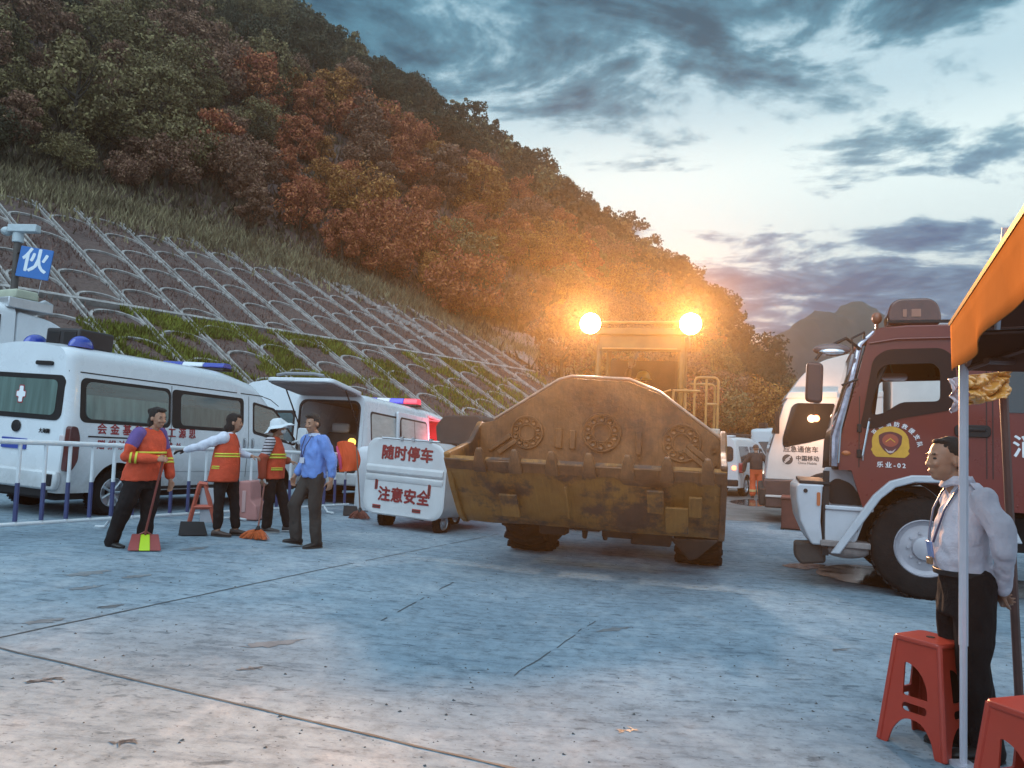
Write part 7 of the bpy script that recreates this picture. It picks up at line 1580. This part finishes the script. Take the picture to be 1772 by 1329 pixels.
    for z in (1.06, 1.09): band(z, z + .018, -200, -160, TAPE)
    for z in (.93, .955): band(z, z + .014, -135, -95, TAPE)
    hr = MB(); t = MB(); t.sphere((-.024, 0, .045), (.097, .086, .097), 18, 12); t.sphere((-.045, 0, -.045), (.074, .088, .09)); t.tube([(-.09, 0, -.06), (-.13, 0, -.14), (-.13, 0, -.24)], [.05, .035, .015], 8); t.sphere((.05, 0, .10), (.045, .06, .028)); t.xf(H); hr.add(t.v, t.f); obj('hair', remesh(hr, .008, 1, .004, (30, 30, 30)), HAIR, root, smooth=60, recalc=False)
    for an, yw in ((L[0][2], -4), (L[1][2], 8)): shoe(root, an, yw, mat('sandal_brown', (.05, .03, .024), .6, var=.4))
    d = G(332, 926); dustpan(d.x, d.y, 150, 'flat black dustpan lying behind the feet of the second sweeper', [M_black], None, w=.36)
woman2()
def woman3():
    q = G(466, 920); M = frame(q.x, q.y, 86, level=True) @ Matrix.Scale(.955, 4); root = person('sweeper in white sun hat and face mask, orange vest over striped sleeves', M, GRP)
    hc = Vector((.07, 0, 1.575)); H = hframe(hc, 2, 2); body = MB(); head_parts(body, H); limb(body, [(.01, 0, 1.38), (.04, 0, 1.46)], [.055, .052]); ell(body, [(.0, 0, .88, .10, .15), (.0, 0, 1.05, .10, .14), (.02, 0, 1.22, .11, .15), (.02, 0, 1.38, .07, .13)])
    rw, lw = Vector((-.08, -.24, .80)), Vector((.22, .20, 1.06)); limb(body, [(.0, -.19, 1.37), (-.09, -.25, 1.10), rw], [.05, .042, .026]); limb(body, [(.0, .19, 1.37), (.02, .27, 1.10), lw], [.05, .042, .026]); hand(body, rw, (.25, .1, -1), (.3, .8, 0), -1, .8); hand(body, lw, (.9, 0, -.2), (0, 0, -1), -1, .4)
    L = (((-.01, -.09, .90), (.0, -.10, .48), (-.02, -.10, .09)), ((.02, .09, .90), (.16, .10, .49), (.24, .10, .09)))
    for l in L: leg_parts(body, *l)
    obj('body', remesh(body, .0085, 3), SKIN, root, smooth=60, recalc=False); face(root, H, mask=True)
    tr = MB(); ell(tr, [(0, 0, .74, .11, .15), (0, 0, .88, .135, .175), (0, 0, 1.0, .125, .165)])
    for hp, kn, an in L: limb(tr, [hp, Vector(hp).lerp(Vector(kn), .5), kn, (Vector(an) + Vector((0, 0, .02)))], [.105, .095, .082, .075])
    obj('trousers', remesh(tr, .012, 2, .016, seed=23), BLK, root, smooth=60, recalc=False)
    sl = MB(); limb(sl, [(.0, -.18, 1.36), (-.055, -.24, 1.16)], [.082, .070]); limb(sl, [(.0, .18, 1.36), (.02, .25, 1.14)], [.082, .07]); st = mat('striped_cloth', (.40, .36, .37), .85); 
    if not st.node_tree.nodes.get('Wave Texture'):
        N = st.node_tree.nodes; Lk = st.node_tree.links; w = N.new('ShaderNodeTexWave'); w.bands_direction = 'Z'; w.inputs['Scale'].default_value = 7; w.inputs['Distortion'].default_value = .8; tc = N.new('ShaderNodeTexCoord'); rp = N.new('ShaderNodeValToRGB'); rp.color_ramp.interpolation = 'CONSTANT'; rp.color_ramp.elements[0].color = (.06, .05, .06, 1); rp.color_ramp.elements[1].color = (.50, .46, .48, 1); rp.color_ramp.elements[1].position = .45; Lk.new(tc.outputs['Object'], w.inputs[0]); Lk.new(w.outputs[0], rp.inputs[0]); Lk.new(rp.outputs[0], N['Principled BSDF'].inputs[0])
    obj('striped_sleeve', remesh(sl, .011, 2, .005), st, root, smooth=60, recalc=False)
    for pts in ([(-.06, -.245, 1.14), (-.09, -.25, 1.10), Vector((-.09, -.25, 1.10)).lerp(rw, .85)], [(.02, .255, 1.13), (.02, .27, 1.10), Vector((.02, .27, 1.10)).lerp(lw, .8)]): o_ = MB(); limb(o_, pts, [.076, .074, .058]); obj('oversleeve', remesh(o_, .011, 2, .006), mat('oversleeve_rust', (.36, .055, .025), .8, var=.15), root, smooth=60, recalc=False)
    vest_set(root, [(-.01, 0, .80, .195, .215), (.0, 0, .92, .185, .21), (.01, 0, 1.08, .18, .20), (.015, 0, 1.25, .165, .19), (.02, 0, 1.36, .11, .155), (.03, 0, 1.43, .06, .08)], VEST, [(1.11, 1.135, TAPE, -110, 110), (1.155, 1.18, TAPE, -110, 110), (.93, .947, TAPE, -80, -25), (.958, .972, TAPE, -80, -25), (1.05, 1.075, TAPE, 165, 200), (1.09, 1.11, TAPE, 165, 200)], 21)
    gm = MB(); hand(gm, rw + Vector((0, 0, .03)), (.25, .1, -1), (.3, .8, 0), -1, .8, 1.15); obj('work_glove', remesh(gm, .006, 1), mat('glove_white', (.5, .48, .46), .8), root, smooth=60, recalc=False)
    hat = MB(); hat.lathe([(.001, .150), (.06, .146), (.092, .115), (.104, .06), (.108, .035), (.15, .022), (.20, -.012), (.205, -.016), (.15, .012), (.104, .026), (.098, .03)], (-.012, 0, 0), (.0, 0, 1), 32)
    hat.v = [tuple(Vector(v) + Vector((.05 if v[0] > .09 else (-.01 if v[0] < -.1 else 0), 0, (.03 if v[0] > .10 else (-.05 if v[0] < -.12 else 0))))) for v in hat.v]; hat.xf(H @ Matrix.Rotation(R(-10), 4, 'Y')); obj('sun_hat', hat, mat('hat_white', (.60, .63, .66), .85, var=.08), root, smooth=60)
    mk = MB(); t = MB(); t.sphere((.062, 0, -.045), (.052, .056, .045), 16, 10); t.xf(H); obj('face_mask', t, mat('mask_white', (.68, .70, .70), .8), root)
    hr = MB(); t = MB(); t.sphere((-.03, 0, .02), (.09, .085, .095)); t.sphere((-.075, 0, -.03), (.05, .07, .06)); t.xf(H); hr.add(t.v, t.f); obj('hair', remesh(hr, .009, 1), HAIR, root, smooth=60, recalc=False)
    for an, yw in ((L[0][2], -4), (L[1][2], 8)): shoe(root, an, yw, mat('shoe_grey', (.06, .05, .048), .6, var=.4), M_white)
    gp = M @ (rw + Vector((.03, .04, -.07))); f = G(444, 933); broom((f.x, f.y, gz(f.x, f.y)), gp + Vector((0, 0, .06)), (-.3, -1, 0), 'broom with orange bristles held upright by the sweeper in the hat', (.45, .09, .02), .42)
woman3()
def blue_man():
    q = G(538, 947); M = frame(q.x, q.y, 222, level=True) @ Matrix.Scale(1.0, 4); root = person('man in light blue shirt and dark trousers walking past the barrier', M)
    hc = Vector((.05, 0, 1.59)); H = hframe(hc, 8, 6); body = MB(); head_parts(body, H); limb(body, [(.0, 0, 1.40), (.02, 0, 1.48)], [.06, .058]); ell(body, [(.0, 0, .9, .11, .16), (.0, 0, 1.08, .11, .15), (.0, 0, 1.25, .12, .16), (.0, 0, 1.40, .07, .14)])
    rw, lw = Vector((.10, -.30, .90)), Vector((-.06, .30, .87)); limb(body, [(.0, -.20, 1.39), (-.04, -.28, 1.13), rw], [.05, .043, .028]); limb(body, [(.0, .20, 1.39), (-.07, .28, 1.13), lw], [.05, .043, .028]); hand(body, rw, (.3, .1, -.95), (-.1, 1, 0), 1, .45); hand(body, lw, (.1, -.1, -1), (0, -1, 0), -1, .45)
    L = (((.0, -.09, .92), (.10, -.10, .50), (.02, -.10, .09)), ((.0, .09, .92), (.16, .09, .52), (-.10, .09, .20)))
    L = (((.0, .09, .92), (.03, .09, .49), (-.02, .09, .09)), ((.0, -.09, .92), (.20, -.10, .54), (.16, -.10, .13)))
    for l in L: leg_parts(body, *l)
    obj('body', remesh(body, .0085, 3), SKIN, root, smooth=60, recalc=False); face(root, H)
    tr = MB(); ell(tr, [(0, 0, .76, .11, .15), (0, 0, .90, .135, .175), (0, 0, 1.02, .13, .165)])
    for hp, kn, an in L: limb(tr, [hp, Vector(hp).lerp(Vector(kn), .5), kn, (Vector(an) + Vector((0, 0, .0)))], [.105, .095, .08, .072])
    obj('trousers', remesh(tr, .012, 2, .016, seed=33), mat('trousers_brown_black', (.026, .021, .018), .85, var=.3), root, smooth=60, recalc=False)
    sh = MB(); ell(sh, [(.0, 0, .90, .15, .19), (.0, 0, 1.04, .155, .185), (.0, 0, 1.22, .155, .19), (.0, 0, 1.37, .10, .17), (.01, 0, 1.46, .065, .075)]); limb(sh, [(.0, -.18, 1.38), (-.05, -.28, 1.12), Vector((-.05, -.29, 1.11)).lerp(rw, .7)], [.085, .072, .058]); limb(sh, [(.0, .18, 1.38), (-.08, .28, 1.13), Vector((-.08, .29, 1.12)).lerp(lw, .7)], [.085, .072, .058]); sm = mat('shirt_blue', (.13, .24, .56), .8, var=.2, vscale=6, bump=.9, bscale=11); o = obj('blue_shirt', remesh(sh, .010, 2, .020, seed=35), sm, root, smooth=60, recalc=False)
    cl = MB(); ell(cl, [(.01, 0, 1.43, .085, .085), (.015, 0, 1.475, .07, .07)]); obj('collar', cl, mat('collar_pale', (.42, .48, .62), .8), o, bevel=.006)
    bd = MB(); bd.box((.175, -.02, 1.12), (.012, .10, .075)); obj('name_badge', bd, mat('badge_card', (.55, .55, .62), .4), root, bevel=.004); ly = MB(); ly.tube([(.10, .07, 1.44), (.165, .03, 1.30), (.18, -.01, 1.16)], .007, 6); ly.tube([(.10, -.07, 1.44), (.165, -.05, 1.30), (.18, -.03, 1.16)], .007, 6); obj('lanyard', ly, M_navy, root)
    hr = MB(); t = MB(); t.sphere((-.022, 0, .050), (.096, .084, .094), 18, 12); t.sphere((-.05, 0, .0), (.06, .078, .07)); t.sphere((.05, 0, .105), (.045, .06, .026)); t.xf(H); hr.add(t.v, t.f); obj('hair', remesh(hr, .008, 1, .004, (30, 30, 30)), HAIR, root, smooth=60, recalc=False)
    shoe(root, L[0][2], 0); shoe(root, L[1][2], 0, pitch=-12)
blue_man()
def right_man():
    Y = 4.08; q = P(1680, 1250, Y); M = frame(q.x, Y, -84, level=True) @ Matrix.Scale(.975, 4); root = person('man in pale shirt and black trousers standing by the tent pole, hands behind his back', M)
    hc = Vector((.085, 0, 1.585)); H = hframe(hc, 4, -3, 0, 1.02); body = MB(); head_parts(body, H); limb(body, [(-.02, 0, 1.38), (.03, 0, 1.44), (.055, 0, 1.50)], [.064, .060, .058]); ell(body, [(.0, 0, .9, .10, .13), (.02, 0, 1.08, .10, .13), (.0, 0, 1.25, .085, .13), (-.01, 0, 1.37, .055, .12)])
    lw, rw = Vector((-.15, .08, .88)), Vector((-.16, -.06, .90)); limb(body, [(-.03, .17, 1.36), (-.09, .235, 1.13), lw], [.04, .040, .030]); limb(body, [(-.03, -.17, 1.36), (-.09, -.235, 1.13), rw], [.04, .040, .030]); hand(body, lw, (-.1, -.75, -.5), (-1, 0, .1), 1, .45); hand(body, rw, (-.15, .7, -.6), (-1, 0, .2), -1, .5)
    L = (((.0, .09, .92), (.02, .10, .49), (-.03, .10, .09)), ((.0, -.09, .92), (.03, -.10, .49), (.0, -.11, .09)))
    for l in L: leg_parts(body, *l)
    obj('body', remesh(body, .0065, 3), SKIN, root, smooth=60, recalc=False); face(root, H)
    tr = MB(); ell(tr, [(0, 0, .74, .13, .16), (.0, 0, .88, .138, .17), (.015, 0, .98, .132, .168)])
    for hp, kn, an in L: limb(tr, [hp, Vector(hp).lerp(Vector(kn), .5), kn, Vector(kn).lerp(Vector(an), .6), Vector(an) - Vector((0, 0, .03))], [.104, .094, .083, .078, .076])
    obj('trousers', remesh(tr, .010, 2, .018, (9, 9, 4), seed=43), mat('trousers_black', (.010, .009, .010), .85, var=.4, vscale=5, bump=.8, bscale=11, spec=.2), root, smooth=60, recalc=False)
    bl = MB(); ell(bl, [(.02, 0, .955, .138, .172), (.02, 0, .985, .138, .172)], 32); obj('belt', bl, M_black, root, bevel=.004)
    sh = MB(); ell(sh, [(.02, 0, .97, .128, .168), (.03, 0, 1.05, .138, .172), (.02, 0, 1.18, .128, .172), (.005, 0, 1.30, .112, .172), (-.01, 0, 1.385, .085, .15), (.0, 0, 1.455, .075, .085)], 30)
    for sd in (1, -1): w_ = lw if sd > 0 else rw; e = Vector((-.09, sd * .235, 1.13)); limb(sh, [(-.025, sd * .165, 1.375), (-.06, sd * .225, 1.26), e, e.lerp(w_, .45), e.lerp(w_, .88)], [.072, .068, .058, .052, .044])
    o = obj('pale_shirt', remesh(sh, .0085, 2, .020, (9, 9, 6), seed=47), mat('shirt_pale', (.56, .52, .58), .8, var=.10, vscale=6, bump=.9, bscale=10), root, smooth=60, recalc=False)
    cl = MB(); rg = []
    for f, zz, rr in ((0, 1.445, .080), (1, 1.50, .066), (2, 1.50, .070), (3, 1.452, .092)): rg.append([Vector((.022 + rr * math.cos(R(a)) + .008 * f * .3, rr * 1.02 * math.sin(R(a)), zz + (.0 if abs(a) > 40 else -.018 * (1 - abs(a) / 40)))) for a in np.linspace(-172, 172, 40)])
    cl.rings(rg, closed=False, caps=False); c = obj('collar', cl, mat('shirt_pale', (.6, .56, .62), .8), o, smooth=60); c.modifiers.new('t', 'SOLIDIFY').thickness = .004
    ep = MB(); ep.box((-.02, .135, 1.435), (.05, .12, .012), Matrix.Rotation(-.45, 3, 'X')); obj('epaulette', ep, mat('shirt_pale', (.6, .56, .62), .8), o, bevel=.004)
    pt = [(.03, .075, 1.47), (.085, .075, 1.40), (.135, .065, 1.31), (.165, .045, 1.20), (.180, .025, 1.13)]; ly = MB(); ly.tube(pt, .006, 6); ly.tube([(x, -y, z) for x, y, z in pt], .006, 6); obj('lanyard', ly, M_navy, root)
    bd = MB(); bd.box((.186, .0, 1.09), (.012, .062, .09), Matrix.Rotation(.12, 3, 'Y')); b_ = obj('name_badge', bd, mat('badge_blue', (.18, .24, .45), .3, coat=.5), root, bevel=.005); bc = MB(); bc.box((.19, .0, 1.025), (.02, .05, .04)); obj('badge_clip', bc, mat('clip_amber', (.22, .12, .06), .4), b_, bevel=.006)
    hr = MB(); t = MB(); t.sphere((-.020, 0, .048), (.094, .082, .088), 22, 14); t.sphere((-.055, 0, .005), (.052, .074, .072)); t.sphere((.032, 0, .102), (.045, .056, .018)); t.xf(H); hr.add(t.v, t.f); obj('hair', remesh(hr, .0055, 1, .003, (60, 60, 60)), HAIR, root, smooth=60, recalc=False)
    for an in (L[0][2], L[1][2]): shoe(root, an, 0)
right_man()
def far_person():
    Y = 24; q = P(1309, 862, Y); M = frame(q.x, Y, 12, level=True); root = person('person in dark jacket and orange trousers seen from behind beside the minivan', M)
    H = hframe(Vector((.04, 0, 1.58)), 10, 14); body = MB(); head_parts(body, H); limb(body, [(0, 0, 1.40), (.02, 0, 1.48)], [.06, .055]); ell(body, [(.0, 0, .9, .11, .16), (.0, 0, 1.25, .12, .16), (.0, 0, 1.40, .07, .14)]); rw, lw = Vector((.06, -.42, .98)), Vector((.02, .38, .86))
    for sd, w_ in ((-1, rw), (1, lw)): limb(body, [(0, sd * .20, 1.39), (-.03, sd * .34, 1.15), w_], [.05, .043, .028]); hand(body, w_, (.3, sd * .2, -1), (0, -sd, 0), -sd, .3)
    L = [((0, sd * .09, .92), (.02, sd * .11, .49), (-.02, sd * .12, .09)) for sd in (-1, 1)]
    for l in L: leg_parts(body, *l)
    obj('body', remesh(body, .011, 3), SKIN, root, smooth=60, recalc=False); face(root, H)
    tr = MB(); ell(tr, [(0, 0, .76, .11, .15), (0, 0, .92, .14, .18), (0, 0, 1.04, .13, .17)])
    for hp, kn, an in L: limb(tr, [hp, kn, Vector(an) + Vector((0, 0, .06))], [.11, .095, .10])
    t_ = obj('trousers', remesh(tr, .014, 2, .008), mat('rescue_orange', (.66, .10, .03), .7, var=.1), root, smooth=60, recalc=False)
    for hp, kn, an in L: b = MB(); a = Vector(an) + Vector((0, 0, .12)); b.tube([a, a + Vector((0, 0, .07))], .108, 16); obj('reflective_hem', b, mat('hem_tape', (.65, .42, .18), .5), t_)
    jk = MB(); ell(jk, [(0, 0, .92, .15, .20), (0, 0, 1.2, .15, .20), (0, 0, 1.38, .10, .17), (.01, 0, 1.46, .07, .08)])
    for sd, w_ in ((-1, rw), (1, lw)): limb(jk, [(0, sd * .18, 1.38), (-.03, sd * .34, 1.15), Vector((-.03, sd * .34, 1.15)).lerp(w_, .9)], [.09, .075, .06])
    obj('jacket', remesh(jk, .013, 2, .008), mat('jacket_dark', (.045, .028, .026), .8, var=.2), root, smooth=60, recalc=False)
    cp = MB(); t = MB(); t.sphere((-.01, 0, .06), (.105, .09, .09), 18, 10); t.xf(H); obj('cap', t, mat('cap_brown', (.10, .05, .035), .7), root)
    for an in (L[0][2], L[1][2]): shoe(root, an, 0)
far_person()
def driver():
    M = LOADER.matrix_world @ Matrix.Translation((-1.92, .17, 1.10)); root = person('loader driver in a yellow helmet with one white glove raised, inside the cab', M)
    H = hframe(Vector((.06, 0, 1.66)), 0, 10); body = MB(); head_parts(body, H); limb(body, [(0, 0, 1.46), (.03, 0, 1.55)], [.06, .055]); ell(body, [(.0, 0, .92, .12, .17), (.0, 0, 1.25, .13, .17), (.0, 0, 1.46, .08, .14)]); rw, lw = Vector((.42, -.06, 1.30)), Vector((.30, -.10, 1.78)); lw = Vector((.34, -.20, 1.86))
    limb(body, [(0, .20, 1.43), (.12, .30, 1.20), (.42, .16, 1.28)], [.05, .043, .028]); hand(body, (.42, .16, 1.28), (.9, -.2, 0), (0, 0, -1), -1, .8); limb(body, [(0, -.20, 1.43), (.16, -.32, 1.50), lw], [.05, .043, .028]); hand(body, lw, (.1, .15, 1), (1, 0, 0), 1, .12)
    for sd in (-1, 1): leg_parts(body, (0, sd * .1, .95), (.42, sd * .13, .93), (.50, sd * .13, .55))
    obj('body', remesh(body, .009, 3), SKIN, root, smooth=60, recalc=False); face(root, H)
    jk = MB(); ell(jk, [(0, 0, .90, .16, .20), (0, 0, 1.2, .16, .20), (0, 0, 1.44, .10, .17), (.01, 0, 1.52, .07, .08)]); limb(jk, [(0, .18, 1.43), (.12, .30, 1.20), (.36, .19, 1.27)], [.09, .075, .055]); limb(jk, [(0, -.18, 1.43), (.16, -.32, 1.50), Vector((.16, -.32, 1.50)).lerp(lw, .8)], [.09, .075, .055])
    for sd in (-1, 1): limb(jk, [(0, sd * .1, .95), (.42, sd * .13, .93), (.50, sd * .13, .58)], [.11, .09, .07])
    obj('work_clothes', remesh(jk, .013, 2, .008), mat('driver_brown', (.12, .05, .03), .8, var=.2), root, smooth=60, recalc=False)
    gv = MB(); hand(gv, lw - Vector((0, 0, .03)), (.1, .15, 1), (1, 0, 0), 1, .10, 1.18, .05); obj('white_glove', remesh(gv, .006, 1), mat('glove_cream', (.75, .68, .6), .8), root, smooth=60, recalc=False)
    hm = MB(); hm.lathe([(.001, .165), (.06, .155), (.10, .12), (.120, .06), (.122, .03), (.150, .018), (.145, .012), (.118, .022)], (.005, 0, 0), (0, 0, 1), 28); hm.xf(H); obj('helmet', hm, mat('helmet_yellow', (.70, .40, .02), .3, coat=.4), root, smooth=50)
driver()
f = G(624, 898); broom((f.x, f.y, gz(f.x, f.y)), P(617, 775, f.y + .15), (-.2, -1, 0), 'broom with a red-brown head leaning beside the hung orange vest', (.16, .045, .03), .40, (.16, .09, .06))
d = G(604, 893); dustpan(d.x, d.y + .1, 160, 'black dustpan on the ground by the leaning broom', [M_black], None, w=.30)

# ================================================================== AIR
def haze():
    mb = MB(); mb.box((100, 400, 65), (1100, 860, 140)); m = bpy.data.materials.new('evening_haze'); m.use_nodes = True; nt = m.node_tree
    for n in list(nt.nodes):
        if n.type == 'BSDF_PRINCIPLED': nt.nodes.remove(n)
    out = [n for n in nt.nodes if n.type == 'OUTPUT_MATERIAL'][0]; v = nt.nodes.new('ShaderNodeVolumePrincipled'); v.inputs['Color'].default_value = (.97, .84, .68, 1); v.inputs['Density'].default_value = HAZE_D; v.inputs['Anisotropy'].default_value = .78
    nt.links.new(v.outputs[0], out.inputs['Volume']); o = obj('haze', mb, m, smooth=0, kind='stuff'); return o
HAZE_D = 0.00075
haze()
